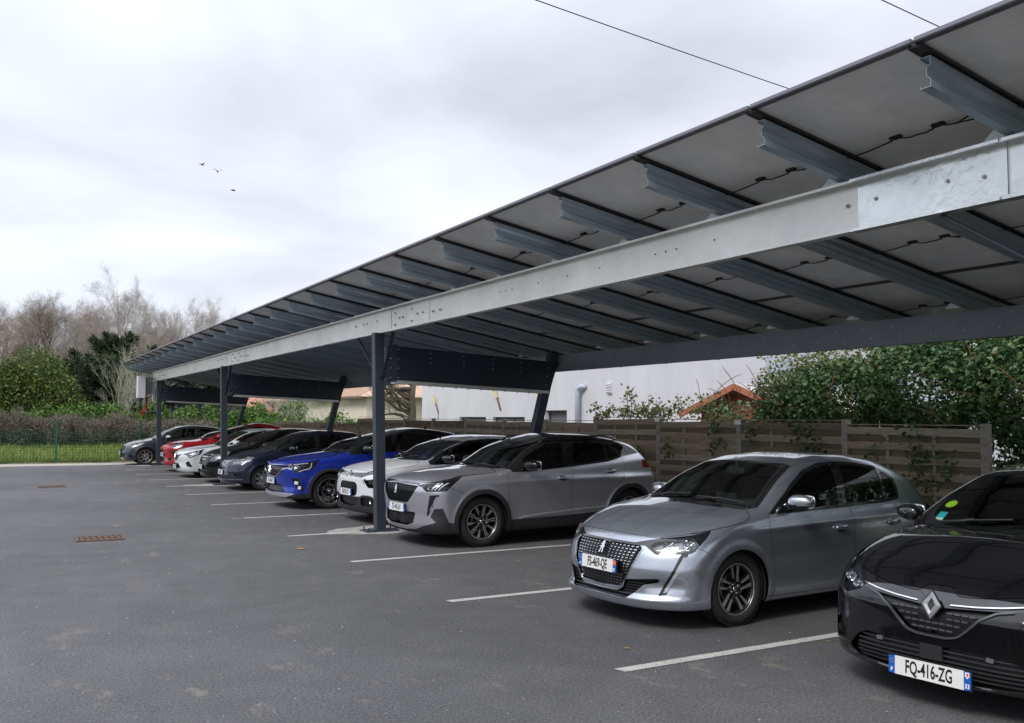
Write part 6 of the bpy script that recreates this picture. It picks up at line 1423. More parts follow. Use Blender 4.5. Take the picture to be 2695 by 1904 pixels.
def white_c():
    paint = car_paint('paint_white', (.62, .63, .66), 0, .4, 1)
    c, sk, car = start_car('parked_car', WHITE_C, POSE['WHITE_C'], .024, 'white hatchback with chevron badge and black lower bumper, parked behind the near carport post')
    s = dict(wheel='twin8', rim_r=.215, tyre_w=.20, mirror=(1.42, 1.08), handles=[(2.1, .86), (2.95, .88)], privacy=(3,), mirror_mat=gloss_black(),
        ws=[(.78, -.05), (.78, .0), (.85, .25), (.98, .55), (1.11, .70), (1.90, .60), (1.86, .3), (1.84, -.05)], ws_in=[(.86, -.08), (.86, .0), (.93, .25), (1.06, .52), (1.20, .64), (1.83, .54), (1.80, .3), (1.78, -.08)],
        dlo=[(1.12, .98), (1.14, 1.05), (1.60, 1.26), (1.96, 1.375), (2.36, 1.405), (2.8, 1.40), (3.2, 1.36), (3.45, 1.22), (3.45, 1.08), (2.9, 1.03), (1.2, .97)],
        wins=[[(1.22, 1.0), (1.24, 1.07), (1.56, 1.225), (1.52, 1.01)], [(1.58, 1.015), (1.62, 1.24), (1.96, 1.34), (2.22, 1.37), (2.22, 1.035)], [(2.34, 1.045), (2.36, 1.375), (2.8, 1.37), (2.95, 1.35), (2.98, 1.07)], [(3.05, 1.08), (3.04, 1.34), (3.2, 1.32), (3.38, 1.2), (3.38, 1.1)]],
        rearw=[(0, 1.36), (.5, 1.35), (.6, 1.1), (0, 1.06)])
    F = FRONT(1.0)
    sk.region('upgrille', 'front', [(0, .69), (.27, .69), (.34, .665), (.37, .62), (.365, .52), (.33, .475), (.27, .455), (0, .455)], where=F, only=['paint'], r=.02)
    sk.region('clad', 'front', [(0, .10), (0, .446), (.40, .455), (.46, .458), (.55, .488), (.70, .492), (.79, .478), (.83, .35), (1.0, .30), (1.0, .1)], where=lambda V, N: V[:, 0] < .45, only=['paint'], r=.02)
    sk.region('lowgrille', 'front', [(0, .43), (.42, .43), (.36, .325), (.2, .295), (0, .29)], where=F, only=['clad'], r=.02)
    sk.region('fog', 50, OB((.03, .50, .44), (.06, .62, .458), (.12, .79, .45), (.14, .80, .37), (.11, .765, .325), (.04, .49, .316)), where=F, only=['clad'], r=.025)
    sk.region('lampblack', 50, OB((.05, .535, .766), (.07, .67, .742), (.22, .84, .780), (.32, .865, .76), (.32, .87, .63), (.22, .847, .618), (.07, .70, .612), (.05, .61, .69)), where=F, only=['paint'], r=.02)
    sk.region('lamp', 50, OB((.06, .64, .735), (.22, .83, .758), (.29, .855, .74), (.29, .86, .65), (.22, .84, .64), (.09, .72, .635)), where=F, only=['lampblack'], r=.02)
    sk.region('bar', 'front', [(0, .835), (.3, .838), (.52, .848), (.62, .868), (.80, .885), (.82, .855), (.62, .81), (.50, .775), (.30, .775), (0, .785)], where=lambda V, N: V[:, 0] < .45, only=['paint'])
    glasshouse(c, sk, s); W = .003; cladding(c, sk, .05)
    sk.seam('top', [(.12, .0), (.12, .3), (.16, .6), (.24, .75), (.40, .80), (.72, .83), (.90, .815), (.99, .72), (.97, .60)], W, where=lambda V, N: (V[:, 2] > .86) & (N[:, 2] > .02)); sk.seam('side', [(1.2, 1.02), (1.12, .97), (1.10, .8), (1.2, .3)], W); sk.seam('side', [(2.28, 1.1), (2.27, 1.0), (2.3, .8), (2.3, .25)], W)
    sk.seam('front', [(0, .843), (.3, .846), (.52, .856), (.62, .876), (.82, .893)], W, where=lambda V, N: V[:, 0] < .45)
    g_ = pbr('grille_black', (.008, .008, .009), .35)
    recess('grille', sk, ['upgrille'], g_, car, .02); recess('lower_grille', sk, ['lowgrille'], g_, car, .03); recess('fog_recess', sk, ['fog'], g_, car, .03)
    skin_part('plastic_cladding', sk, ['clad'], BLACK(), car, off=.006, wall=.012); skin_part('front_trim', sk, ['lampblack', 'bar'], gloss_black(), car)
    for o, sd in lamp(c, sk, car, 'lamp', pbr('lamp_dark', (.05, .052, .058), .3, .5), .04):
        mb = MB(); lamp_bowl(mb, c, sd * .71, .69, .040, side=sd); lamp_bowl(mb, c, sd * .80, .70, .040, side=sd); mb.build('lamp_unit', None, o)
    mb = MB(); mb.mat(chrome()); sym_strip(mb, c, [(0, .872), (.07, .838), (.3, .840), (.55, .850), (.70, .872), (.80, .885)], .008, .010); sym_strip(mb, c, [(.0, .822), (.09, .785), (.30, .783), (.47, .780), (.52, .745), (.60, .69)], .008, .010); sym_strip(mb, c, [(0, .858), (.10, .808)], .02, .016); sym_strip(mb, c, [(0, .815), (.10, .770)], .02, .016); mb.build('badge', None, car)
    mb = MB(); mb.mat(gloss_black()); hx = []
    for z in np.arange(.585, .68, .022):
        for j, y in enumerate(np.arange(-.30, .31, .03)): strip(mb, c, 'front', [(y - .011, z + (.006 if j % 2 else 0)), (y + .011, z + (.006 if j % 2 else 0))], .010, .010, .012, step=.05)
    mb.build('grille_dashes', None, car, kind='stuff')
    mb = MB(); mb.mat(pbr('drl_clear', (.45, .46, .48), .12, .3, coat=1))
    for sd in (-1, 1): strip(mb, c, 'front', [(sd * .55, .735), (sd * .585, .70)], .03, .008, 0, side=sd); strip(mb, c, 'front', [(sd * .62, .845), (sd * .74, .872)], .02, .008, 0, side=sd)
    mb.build('daylight_strip', None, car)
    mb = MB(); [lamp_bowl(mb, c, sd * .735, .385, .03, .02, side=sd) for sd in (-1, 1)]; mb.build('fog_lamp', None, car)
    P, N = pt(c, 'front', [0], [.512]); plate(car, c, P[0] + np.array((-.014, .07, 0)), (-1, 0, .03), 'GB-923-YS', '33', wide=.60)
    finish_car(c, sk, car, s, paint, [('hood', (.5, 0, .98))])
    return car

def blue_suv():
    paint = car_paint('paint_blue', (.012, .035, .36), .35, .3, 1, .04); roofp = car_paint('paint_roof_black', (.005, .005, .006), 0, .25, 1, dust=.1)
    c, sk, car = start_car('parked_car', BLUE_SUV, POSE['BLUE_SUV'], .024, 'bright blue crossover with black roof, chrome grille edging and honeycomb alloy wheels')
    s = dict(wheel='hex6', rim_r=.247, tyre_w=.21, mirror=(1.62, 1.15), handles=[(2.15, .93), (3.05, .97)], privacy=(1, 2, 3), mirror_mat=gloss_black(), mirror_s=1.1, antenna=3.3, wheel_in=.02,
        ws=[(1.03, -.05), (1.03, .0), (1.09, .3), (1.22, .6), (1.37, .765), (2.12, .62), (2.06, .3), (2.04, -.05)], ws_in=[(1.12, -.08), (1.12, .0), (1.18, .3), (1.31, .56), (1.45, .67), (2.03, .55), (1.98, .3), (1.96, -.08)],
        dlo=[(1.26, 1.03), (1.37, 1.12), (1.62, 1.26), (1.95, 1.39), (2.3, 1.455), (2.8, 1.475), (3.2, 1.445), (3.5, 1.39), (3.72, 1.25), (3.4, 1.15), (2.4, 1.09), (1.4, 1.035)],
        wins=[[(1.36, 1.055), (1.40, 1.11), (1.60, 1.22), (1.58, 1.07)], [(1.64, 1.07), (1.66, 1.25), (1.95, 1.355), (2.24, 1.42), (2.24, 1.10)], [(2.36, 1.115), (2.40, 1.435), (2.8, 1.44), (3.0, 1.425), (3.08, 1.15)], [(3.14, 1.165), (3.1, 1.41), (3.25, 1.39), (3.5, 1.23)]],
        rearw=[(0, 1.42), (.5, 1.40), (.6, 1.17), (0, 1.14)])
    F = FRONT(1.05)
    sk.region('grillecav', 'front', [(0, .83), (.30, .835), (.60, .843), (.68, .842), (.70, .812), (.58, .78), (.465, .715), (.33, .66), (.22, .635), (0, .63)], where=F, only=['paint'], r=.015)
    sk.region('lowgrille', 'front', [(0, .478), (.42, .482), (.50, .42), (.60, .34), (0, .318)], where=F, only=['paint'], r=.015)
    sk.region('skid', 'front', [(0, .312), (.60, .325), (.78, .325), (.84, .315), (.78, .288), (.60, .24), (0, .225)], where=lambda V, N: V[:, 0] < .35, only=['paint'])
    sk.region('clad', 'front', [(0, .226), (.60, .24), (.78, .288), (.86, .312), (1, .31), (1, .1), (0, .1)], where=lambda V, N: V[:, 0] < .6, only=['paint'])
    sk.region('lampblack', 50, OB((.10, .67, .85), (.18, .72, .876), (.53, .854, .926), (.70, .815, .978), (.56, .892, .831), (.46, .891, .76), (.18, .846, .705), (.17, .84, .725), (.14, .81, .768), (.09, .72, .80)), where=F, only=['paint'])
    sk.region('lamp', 50, OB((.11, .70, .825), (.18, .73, .866), (.50, .865, .905), (.49, .887, .86), (.46, .891, .768), (.20, .85, .715), (.32, .88, .775), (.14, .81, .780)), where=F, only=['lampblack'], r=.008)
    sk.region('fog', 50, OB((.13, .76, .606), (.24, .863, .612), (.34, .873, .40), (.31, .866, .355), (.25, .85, .38), (.20, .83, .45)), where=F, only=['paint'], r=.01)
    glasshouse(c, sk, s); cladding(c, sk, .065, [(.7, .1), (.7, .36), (1.4, .36), (3.9, .40), (4.4, .45), (4.4, .1)])
    sk.region('roofskin', 'side', [(1.12, 1.13), (1.40, 1.05), (3.2, 1.16), (3.6, 1.4), (3.9, 1.7), (1.1, 1.7)], where=lambda V, N: (V[:, 2] > 1.05), only=['paint'])
    W = .003
    sk.seam('side', [(.05, .90), (.30, .945), (.66, .985), (1.0, 1.02), (1.17, 1.07)], W); sk.seam('side', [(1.34, 1.06), (1.24, 1.0), (1.22, .8), (1.27, .37)], W); sk.seam('side', [(2.32, 1.2), (2.30, 1.05), (2.34, .8), (2.34, .38)], W)
    g_ = pbr('grille_black', (.008, .008, .009), .35); wl = pbr('drl_clear', (.45, .46, .48), .12, .3, coat=1)
    recess('grille', sk, ['grillecav'], g_, car, .03); recess('lower_grille', sk, ['lowgrille'], g_, car, .04); recess('fog_recess', sk, ['fog'], gloss_black(), car, .018)
    skin_part('skid_plate', sk, ['skid'], pbr('skid_silver', (.5, .51, .53), .35, .5), car, off=.012, wall=.015); skin_part('plastic_cladding', sk, ['clad'], BLACK(), car, off=.006, wall=.012); skin_part('front_trim', sk, ['lampblack'], gloss_black(), car)
    for o, sd in lamp(c, sk, car, 'lamp', pbr('lamp_dark', (.05, .052, .058), .3, .5), .035):
        mb = MB(); lamp_bowl(mb, c, sd * .77, .815, .028, side=sd); lamp_bowl(mb, c, sd * .845, .825, .026, side=sd)
        mb.mat(pbr('claw_white', (.75, .78, .82), .15)); 
        for q in ([(.74, .864), (.82, .880), (.862, .893)],): strip(mb, c, 'front', [(sd * a, b) for a, b in q], .016, .01, .012, side=sd)
        strip(mb, c, 'side', [(.49, .89), (.475, .83), (.45, .785), (.34, .765), (.20, .722)], .018, .01, .010, side=sd); mb.build('lamp_unit', None, o)
    mb = MB(); mb.mat(chrome()); sym_strip(mb, c, [(.10, .842), (.30, .845), (.60, .856), (.70, .866)], .014, .012); sym_strip(mb, c, [(0, .612), (.17, .612), (.30, .645), (.45, .700), (.56, .768), (.70, .796), (.80, .775)], .020, .014); mb.build('grille_frame', None, car)
    grille_bars(c, car, [.665, .70, .735, .77, .80], lambda z: (.26 + (z - .64) * 2.2) if z > .62 else .2, pbr('dark_chrome', (.22, .23, .25), .12, 1), .008, .016, .02, 'grille_bars', gap=.09)
    grille_bars(c, car, [.35 + k * .032 for k in range(4)], lambda z: .50 - (z - .35) * .5, pbr('bar_black2', (.028, .028, .03), .35), .01, .02, .03, 'lower_grille_bars')
    for sd in (-1, 1):
        mb = MB(); mb.mat(pbr('claw_white', (.75, .78, .82), .15)); strip(mb, c, 'side', [(.175, .515), (.235, .51)], .060, .012, .016, side=sd); strip(mb, c, 'side', [(.235, .425), (.29, .42)], .065, .012, .016, side=sd); mb.build('fog_lamp', None, car)
    P, N = pt(c, 'front', [0], [.745]); diamond(car, P[0] + np.array((-.02, 0, 0)), N[0], 1.0)
    P, N = pt(c, 'front', [.0], [.528]); plate(car, c, P[0] + np.array((-.016, .10, 0)), (-1, 0, .03), 'DY-165-MD', '33', wide=.60)
    finish_car(c, sk, car, s, paint, [('hood', (.6, 0, 1.04))], roofp)
    return car

def simple_car(key, d, label, paint, s, ops, h=.03, clad=None, extra=None, platetxt=None, platez=.5, platey=0.0, lamp_mat=None, name='parked_car'):
    """smaller cars further down the row"""
    c, sk, car = start_car(name, d, POSE[key], h, label); F = FRONT(1.05); kinds = {}
    for reg, view, poly, only, what in ops:
        sk.region(reg, view, poly, where=(F if what[0] != 'tail' else None), only=only, r=what[2] if len(what) > 2 else .012); kinds[reg] = what
    glasshouse(c, sk, s)
    if clad: cladding(c, sk, *clad)
    W = .0035
    for v, ln in s.get('seams', []): sk.seam(v, ln, W, where=(lambda V, N: V[:, 2] > .4) if v == 'side' else (lambda V, N: N[:, 2] > .1))
    for reg, what in kinds.items():
        if what[0] == 'cav': recess(what[1], sk, [reg], pbr('grille_black', (.008, .008, .009), .35), car, .03)
        elif what[0] == 'lamp':
            for o, sd in lamp(c, sk, car, reg, lamp_mat or pbr('lamp_bright', (.42, .43, .45), .25, .7, bump=.3, bscale=30), .03): 
                mb = MB()
                for (y, z, r_) in s.get('bulbs', []): lamp_bowl(mb, c, sd * y, z, r_, side=sd)
                if mb.v: mb.build('lamp_unit', None, o)
        elif what[0] == 'skin': skin_part(what[1], sk, [reg], what[3], car, off=what[4] if len(what) > 4 else .002)
    if clad: skin_part('plastic_cladding', sk, ['clad'], BLACK(), car, off=.006, wall=.012)
    if extra: extra(c, sk, car)
    if platetxt: P, N = pt(c, 'front', [.0], [platez]); plate(car, c, P[0] + np.array((-.016, platey, 0)), (-1, 0, .03), platetxt, None, wide=.60, detail=False)
    finish_car(c, sk, car, s, paint, [])
    return car

def all_cars():
    silver_hatch(); grey_suv(); black_hatch(); white_c(); blue_suv()
    gb = gloss_black()
    HW = dict(ws=[(.93, -.05), (.93, .0), (1.0, .3), (1.13, .60), (1.27, .74), (1.92, .58), (1.88, .3), (1.86, -.05)], ws_in=[(1.00, -.08), (1.00, .0), (1.07, .3), (1.19, .55), (1.31, .66), (1.86, .53), (1.82, .3), (1.80, -.08)],
        dlo=[(1.13, .90), (1.25, .97), (1.49, 1.12), (1.80, 1.25), (2.08, 1.325), (2.45, 1.36), (2.8, 1.345), (3.1, 1.30), (3.35, 1.15), (3.3, 1.06), (2.6, 1.02), (1.43, .93)],
        wins=[[(1.22, .925), (1.46, 1.075), (1.46, .955)], [(1.52, .965), (1.53, 1.11), (1.80, 1.225), (2.08, 1.295), (2.12, 1.31), (2.10, .995)], [(2.22, 1.005), (2.24, 1.325), (2.6, 1.325), (2.8, 1.315), (2.85, 1.035)], [(2.92, 1.045), (2.9, 1.30), (3.08, 1.26), (3.22, 1.12)]],
        rearw=[(0, 1.30), (.45, 1.29), (.55, 1.05), (0, 1.0)], tyre_w=.19, privacy=())
    # dark blue small hatchback
    def ex1(c, sk, car):
        mb = MB(); P, N = pt(c, 'front', [0], [.655]); M = frame_at(P[0] + N[0] * .004, N[0]); mb.mat(chrome()).prism([(.085 * math.cos(a), .034 * math.sin(a)) for a in [k * math.pi / 10 for k in range(20)]], 0, .01, M); mb.mat(pbr('emblem_blue', (.01, .03, .2), .2)).prism([(.076 * math.cos(a), .027 * math.sin(a)) for a in [k * math.pi / 10 for k in range(20)]], .0101, .012, M); mb.build('badge', None, car)
        mb = MB(); sym_strip(mb, c, [(0, .268), (.3, .262), (.46, .278), (.62, .268), (.80, .275)], .022, .02); mb.build('bumper_lip', car_paint('paint_navy_light', (.12, .14, .18), .4, .35, 1), car)
    simple_car('DARK_HATCH', DARK_HATCH, 'dark blue small hatchback with silver wheel covers, beside the bright blue crossover', car_paint('paint_navy', (.018, .024, .048), .5, .33, 1, .04, .3),
        dict(HW, wheel='cover8', rim_r=.20, mirror=(1.50, 1.0), handles=[(2.0, .82), (2.8, .85)], bulbs=[(.50, .70, .034), (.58, .735, .036), (.68, .765, .045)], seams=[('side', [(.30, .80), (.62, .87), (.9, .905), (1.1, .96)]), ('side', [(1.2, .95), (1.14, .85), (1.2, .4)]), ('side', [(2.16, 1.05), (2.14, .9), (2.18, .45)])]),
        [('slot', 'front', [(0, .556), (.25, .552), (.36, .512), (0, .497)], ['paint'], ('cav', 'grille')), ('pp', 'front', [(0, .49), (.36, .50), (.52, .38), (0, .35)], ['paint'], ('skin', 'plate_panel', .012, pbr('panel_grey', (.10, .105, .115), .4), .004)),
         ('low', 'front', [(0, .345), (.52, .372), (.57, .305), (.46, .277), (0, .283)], ['paint'], ('cav', 'lower_grille')), ('fog', 50, OB((.13, .627, .401), (.29, .786, .429), (.35, .806, .334), (.20, .721, .316)), ['paint'], ('cav', 'fog_recess')),
         ('lamp', 50, OB((.09, .39, .630), (.21, .46, .740), (.42, .62, .825), (.64, .80, .822), (.48, .825, .712), (.19, .62, .632)), ['paint'], ('lamp', 'headlight')),
         ('bar', 'front', [(0, .705), (.25, .715), (.36, .69), (.28, .61), (0, .60)], ['paint'], ('skin', 'nose_panel', .012, car_paint('paint_navy_light', (.12, .14, .18), .4, .35, 1), .003))], h=.026, extra=ex1, platetxt='BD-657-QL', platez=.43)
    # black small hatchback
    def ex2(c, sk, car):
        mb = MB(); mb.mat(chrome()); strip(mb, c, 'front', [(-.50, .765), (0, .775), (.50, .765)], .035, .012); strip(mb, c, 'front', [(-.44, .69), (0, .70), (.44, .69)], .03, .014); strip(mb, c, 'front', [(-.40, .63), (0, .635), (.40, .63)], .02, .012); mb.build('grille_strip', None, car)
    simple_car('BLACK_OLD', BLACK_OLD, 'black small hatchback with chrome grille bars and large bright headlights, beside the middle carport post', car_paint('paint_black', (.004, .004, .005), .0, .3, 1, dust=.08),
        dict(HW, wheel='cover8', rim_r=.205, mirror=(1.50, 1.0), handles=[(2.0, .82), (2.8, .85)], bulbs=[(.62, .68, .05), (.74, .76, .05)], seams=[('side', [(.30, .84), (.62, .90), (.9, .93), (1.1, .97)])]),
        [('gr', 'front', [(0, .76), (.52, .755), (.42, .65), (.34, .57), (0, .56)], ['paint'], ('cav', 'grille')), ('low', 'front', [(0, .40), (.40, .40), (.60, .40), (.72, .33), (.70, .29), (0, .29)], ['paint'], ('cav', 'lower_grille')),
         ('lamp', 50, OB((.08, .485, .592), (.17, .573, .71), (.48, .70, .86), (.60, .80, .87), (.52, .84, .74), (.21, .71, .605)), ['paint'], ('lamp', 'headlight'))], extra=ex2, platetxt='AS-915-KE', platez=.43)
    # white hatchback further along
    def ex3(c, sk, car):
        P, N = pt(c, 'front', [0], [.60]); diamond(car, P[0] + N[0] * .01, N[0], 1.0)
        mb = MB(); mb.mat(chrome()); sym_strip(mb, c, [(.1, .655), (.3, .665), (.55, .69)], .012, .01); mb.build('chrome_strip', None, car)
        mb = MB(); mb.mat(pbr('claw_white', (.75, .78, .82), .15))
        for sd in (-1, 1): strip(mb, c, 'side', [(.50, .775), (.47, .70), (.36, .665), (.25, .615)], .02, .012, .0, side=sd)
        mb.build('daylight_strip', None, car)
    wh = dict(HW, wheel='twin8', rim_r=.21, mirror=(1.52, 1.02), handles=[(2.15, .82), (2.98, .84)], bulbs=[(.70, .70, .04), (.80, .73, .04)], mirror_two=False,
        ws=[(.98, -.05), (.98, .0), (1.04, .3), (1.17, .60), (1.32, .745), (1.97, .59), (1.92, .3), (1.90, -.05)], ws_in=[(1.05, -.08), (1.05, .0), (1.11, .3), (1.23, .55), (1.38, .65), (1.89, .53), (1.85, .3), (1.83, -.08)],
        dlo=[(1.30, .95), (1.47, 1.04), (1.65, 1.15), (1.85, 1.245), (2.08, 1.315), (2.45, 1.36), (2.8, 1.345), (3.1, 1.30), (3.35, 1.15), (3.3, 1.06), (2.6, 1.02), (1.6, .96)],
        wins=[[(1.50, .985), (1.60, 1.09), (1.85, 1.215), (2.12, 1.295), (2.10, 1.0)], [(2.22, 1.01), (2.24, 1.315), (2.6, 1.325), (2.85, 1.31), (2.95, 1.04)], [(3.0, 1.05), (2.98, 1.29), (3.08, 1.26), (3.22, 1.12)]], seams=[('side', [(.40, .835), (.66, .865), (.95, .90), (1.15, .96)]), ('side', [(1.38, 1.0), (1.27, .93), (1.3, .45)])])
    simple_car('WHITE_HATCH', WHITE_HATCH, 'white hatchback seen past the middle carport post, between the black and the red car', car_paint('paint_white2', (.55, .60, .62), 0, .4, 1), wh,
        [('gr', 'front', [(0, .66), (.30, .665), (.54, .69), (.36, .60), (.20, .52), (0, .50)], ['paint'], ('cav', 'grille')), ('low', 'front', [(0, .405), (.35, .42), (.58, .28), (0, .28)], ['paint'], ('cav', 'lower_grille')),
         ('fog', 50, OB((.16, .714, .445), (.24, .819, .494), (.35, .864, .312), (.20, .777, .341)), ['paint'], ('cav', 'fog_recess')),
         ('lb', 50, OB((.11, .607, .690), (.52, .854, .80), (.68, .83, .845), (.54, .895, .69), (.27, .844, .586), (.23, .814, .60), (.20, .76, .655)), ['paint'], ('skin', 'front_trim', .01, gb)),
         ('lamp', 50, OB((.13, .63, .690), (.50, .855, .785), (.50, .89, .70), (.36, .87, .665), (.20, .76, .655)), ['lb', 'paint'], ('lamp', 'headlight'))], extra=ex3, platetxt='FT-318-EB', platez=.32)
    # red rounded crossover
    def ex4(c, sk, car):
        mb = MB(); mb.mat(chrome())
        for z in (.73, .77): strip(mb, c, 'front', [(-.10, z), (.10, z)], .01, .012)
        P, N = pt(c, 'front', [0], [.75]); M = frame_at(P[0] + N[0] * .005, N[0]); mb.mat(pbr('emblem_red', (.75, .08, .03), .4)).prism([(.06 * math.cos(a), .06 * math.sin(a)) for a in [k * math.pi / 8 for k in range(16)]], 0, .012, M); mb.mat(chrome()); sym_strip(mb, c, [(.08, .75), (.22, .76)], .02, .012); mb.build('badge', None, car)
    rd = dict(wh, wheel='twin8', rim_r=.22, mirror=(1.60, 1.14), mirror_two=False, bulbs=[(.66, .85, .07), (.75, .645, .045)], seams=[],
        ws=[(1.10, -.05), (1.10, .0), (1.16, .3), (1.26, .55), (1.42, .745), (2.16, .62), (2.12, .3), (2.10, -.05)], ws_in=[(1.17, -.08), (1.17, .0), (1.23, .3), (1.33, .52), (1.50, .66), (2.09, .56), (2.05, .3), (2.03, -.08)],
        dlo=[(1.37, 1.04), (1.50, 1.14), (1.80, 1.30), (2.2, 1.42), (2.6, 1.47), (3.1, 1.45), (3.4, 1.38), (3.6, 1.22), (3.3, 1.15), (1.8, 1.05)], wins=[[(1.60, 1.08), (1.82, 1.26), (2.2, 1.385), (2.26, 1.40), (2.24, 1.10)], [(2.36, 1.11), (2.38, 1.42), (2.8, 1.435), (3.05, 1.42), (3.1, 1.16)], [(3.16, 1.17), (3.14, 1.40), (3.36, 1.34), (3.45, 1.21)]], rearw=[(0, 1.43), (.5, 1.41), (.6, 1.17), (0, 1.14)])
    simple_car('RED_ROUND', RED_ROUND, 'red rounded crossover with oval headlights and red roof, beside the far carport post', car_paint('paint_red', (.32, .012, .02), .1, .35, 1), rd,
        [('low', 'front', [(0, .455), (.30, .455), (.40, .33), (0, .315)], ['paint'], ('cav', 'lower_grille')), ('up', 'front', [(0, .70), (.30, .69), (.42, .665), (.36, .64), (0, .64)], ['paint'], ('cav', 'grille')), ('up2', 'front', [(.15, .80), (.42, .81), (.44, .79), (.15, .775)], ['paint'], ('cav', 'grille')), ('fog', 50, OB((.07, .498, .412), (.15, .656, .468), (.20, .741, .386), (.14, .662, .350)), ['paint'], ('cav', 'fog_recess', .02)),
         ('lamp', 50, OB((.17, .59, .83), (.22, .58, .90), (.34, .60, .94), (.46, .75, .935), (.53, .853, .893), (.41, .873, .776), (.20, .761, .755)), ['paint'], ('lamp', 'headlight', .06)),
         ('lamp2', 50, OB((.13, .664, .638), (.20, .75, .702), (.34, .85, .665), (.29, .826, .585), (.18, .729, .570)), ['paint'], ('lamp', 'headlight', .04))], clad=(.05,), extra=ex4, platetxt='EW-204-CN', platez=.55)
    # grey hatchback at the far end
    gh = dict(HW, wheel='twin8', rim_r=.222, mirror=(1.55, 1.02), mirror_mat=chrome(), handles=[(2.1, .80), (2.9, .82)], bulbs=[(.70, .72, .04), (.78, .77, .04)], seams=[('side', [(.42, .79), (.8, .865), (1.0, .90), (1.15, .96)])],
        dlo=[(1.20, .92), (1.48, 1.03), (1.77, 1.22), (2.03, 1.33), (2.4, 1.36), (2.8, 1.345), (3.1, 1.30), (3.32, 1.15), (3.3, 1.07), (2.4, 1.01), (1.48, .94)], wins=[[(1.50, .97), (1.60, 1.08), (1.80, 1.20), (2.05, 1.295), (2.30, 1.33), (2.26, 1.02)], [(2.38, 1.03), (2.42, 1.33), (2.75, 1.32), (2.98, 1.28), (3.0, 1.06)], [(3.06, 1.07), (3.05, 1.26), (3.2, 1.12)]])
    simple_car('GREY_HATCH', GREY_HATCH, 'dark grey hatchback with silver spoked wheels, last car at the far end of the row', car_paint('paint_slate', (.06, .07, .082), .6, .33, 1, .04, .3), gh,
        [('gr', 'front', [(0, .69), (.40, .69), (.58, .66), (.52, .57), (.3, .50), (0, .49)], ['paint'], ('cav', 'grille')), ('low', 'front', [(0, .40), (.55, .41), (.60, .30), (0, .28)], ['paint'], ('cav', 'lower_grille')), ('fog', 50, OB((.18, .686, .335), (.29, .78, .408), (.42, .83, .29), (.36, .79, .22)), ['paint'], ('cav', 'fog_recess')),
         ('lamp', 50, OB((.30, .70, .66), (.38, .70, .78), (.60, .76, .84), (.85, .80, .875), (.68, .846, .77), (.42, .83, .65)), ['paint'], ('lamp', 'headlight'))], platetxt='DC-742-RA', platez=.44)
all_cars()
# ---------------------------------------------------------------- wooden fence
def wood(name, col, v=.35):
    return pbr(name, col, .85, var=v, vscale=2.2, bump=.5, bscale=30, stretch=(6, .6, 9), dirt=((.055, .062, .025), 1.4, .56, .75))
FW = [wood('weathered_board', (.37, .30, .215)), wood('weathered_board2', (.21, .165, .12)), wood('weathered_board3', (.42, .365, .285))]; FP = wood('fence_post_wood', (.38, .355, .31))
fence = empty('board_fence', (6.5, 12, 0), label='weathered brown wooden board fence with grey posts behind the parked cars', cat='fence')
_bm = {}
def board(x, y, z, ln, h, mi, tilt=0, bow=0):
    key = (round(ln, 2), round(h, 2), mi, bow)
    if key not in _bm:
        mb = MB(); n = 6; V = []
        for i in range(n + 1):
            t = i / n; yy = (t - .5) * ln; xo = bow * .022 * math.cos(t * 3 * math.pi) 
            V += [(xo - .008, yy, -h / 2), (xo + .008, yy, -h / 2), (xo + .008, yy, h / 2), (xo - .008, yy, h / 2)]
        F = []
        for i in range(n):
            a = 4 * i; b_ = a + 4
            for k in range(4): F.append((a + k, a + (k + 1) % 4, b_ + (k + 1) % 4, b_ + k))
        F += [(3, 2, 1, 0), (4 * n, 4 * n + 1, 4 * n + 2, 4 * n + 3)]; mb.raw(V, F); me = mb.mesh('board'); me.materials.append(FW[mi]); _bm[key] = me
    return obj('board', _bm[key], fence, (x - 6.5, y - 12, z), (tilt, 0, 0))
fy = [1.40, 3.45, 5.52, 7.54, 9.49, 11.39, 13.2, 15.15, 17.1, 19.05, 21.0, 22.95, 24.9, 26.85, 28.8, 30.75, 32.7]
ft = [1.72, 1.715, 1.77, 1.775, 1.81, 1.74, 1.75, 1.75, 1.75, 1.76, 1.80, 1.62, 1.64, 1.64, 1.62, 1.62, 1.6]
rr = random.Random(11); nb_ = 0
for i in range(len(fy) - 1):
    y0, y1 = fy[i], fy[i + 1]; top = ft[i + 1] if i < 5 else ft[i]; L_ = y1 - y0 - .10; yc = (y0 + y1) / 2
    near = i < 11; z = top - .045
    mb = MB(); mb.box((6.5, yc, top - .006), (.07, L_ + .02, .012)); cp_ = mb.build('top_cap', FW[0], fence); cp_.location = (-6.5, -12, 0)
    k = 0
    while z > .12:
        h = .100 if k % 2 == 0 else .125
        board(6.468 if k % 2 == 0 else 6.522, yc, z - .05, L_, h, rr.choice((0, 0, 1, 2)) if k % 2 == 0 else rr.choice((0, 1, 1)), rr.uniform(-.012, .012), 0)  # recessed rows mostly take the darker board: their shade put into the colour
        z -= .094; k += 1
        if not near and z < 1.0: break
    for t in (.333, .667): mb = MB(); mb.box((6.495, y0 + (y1 - y0) * t, top - .80), (.036, .045, 1.5)); c_ = mb.build('batten', FP, fence); c_.location = (-6.5, -12, 0)
for i, y in enumerate(fy):
    tp = max(ft[i], ft[min(i + 1, len(ft) - 1)]) + .01
    mb = MB(); mb.box((0, 0, 0), (.09, .09, tp)); mb.box((-.048, .0, 0), (.012, .006, tp - .02)); o = mb.build('fence_post', FP, fence); o.location = (0, y - 12, tp / 2)
    if i in (2, 3): m2 = MB(); m2.box((-.055, 0, tp / 2 - .06), (.004, .14, .07)); m2.build('bracket', G_BEAM, o)
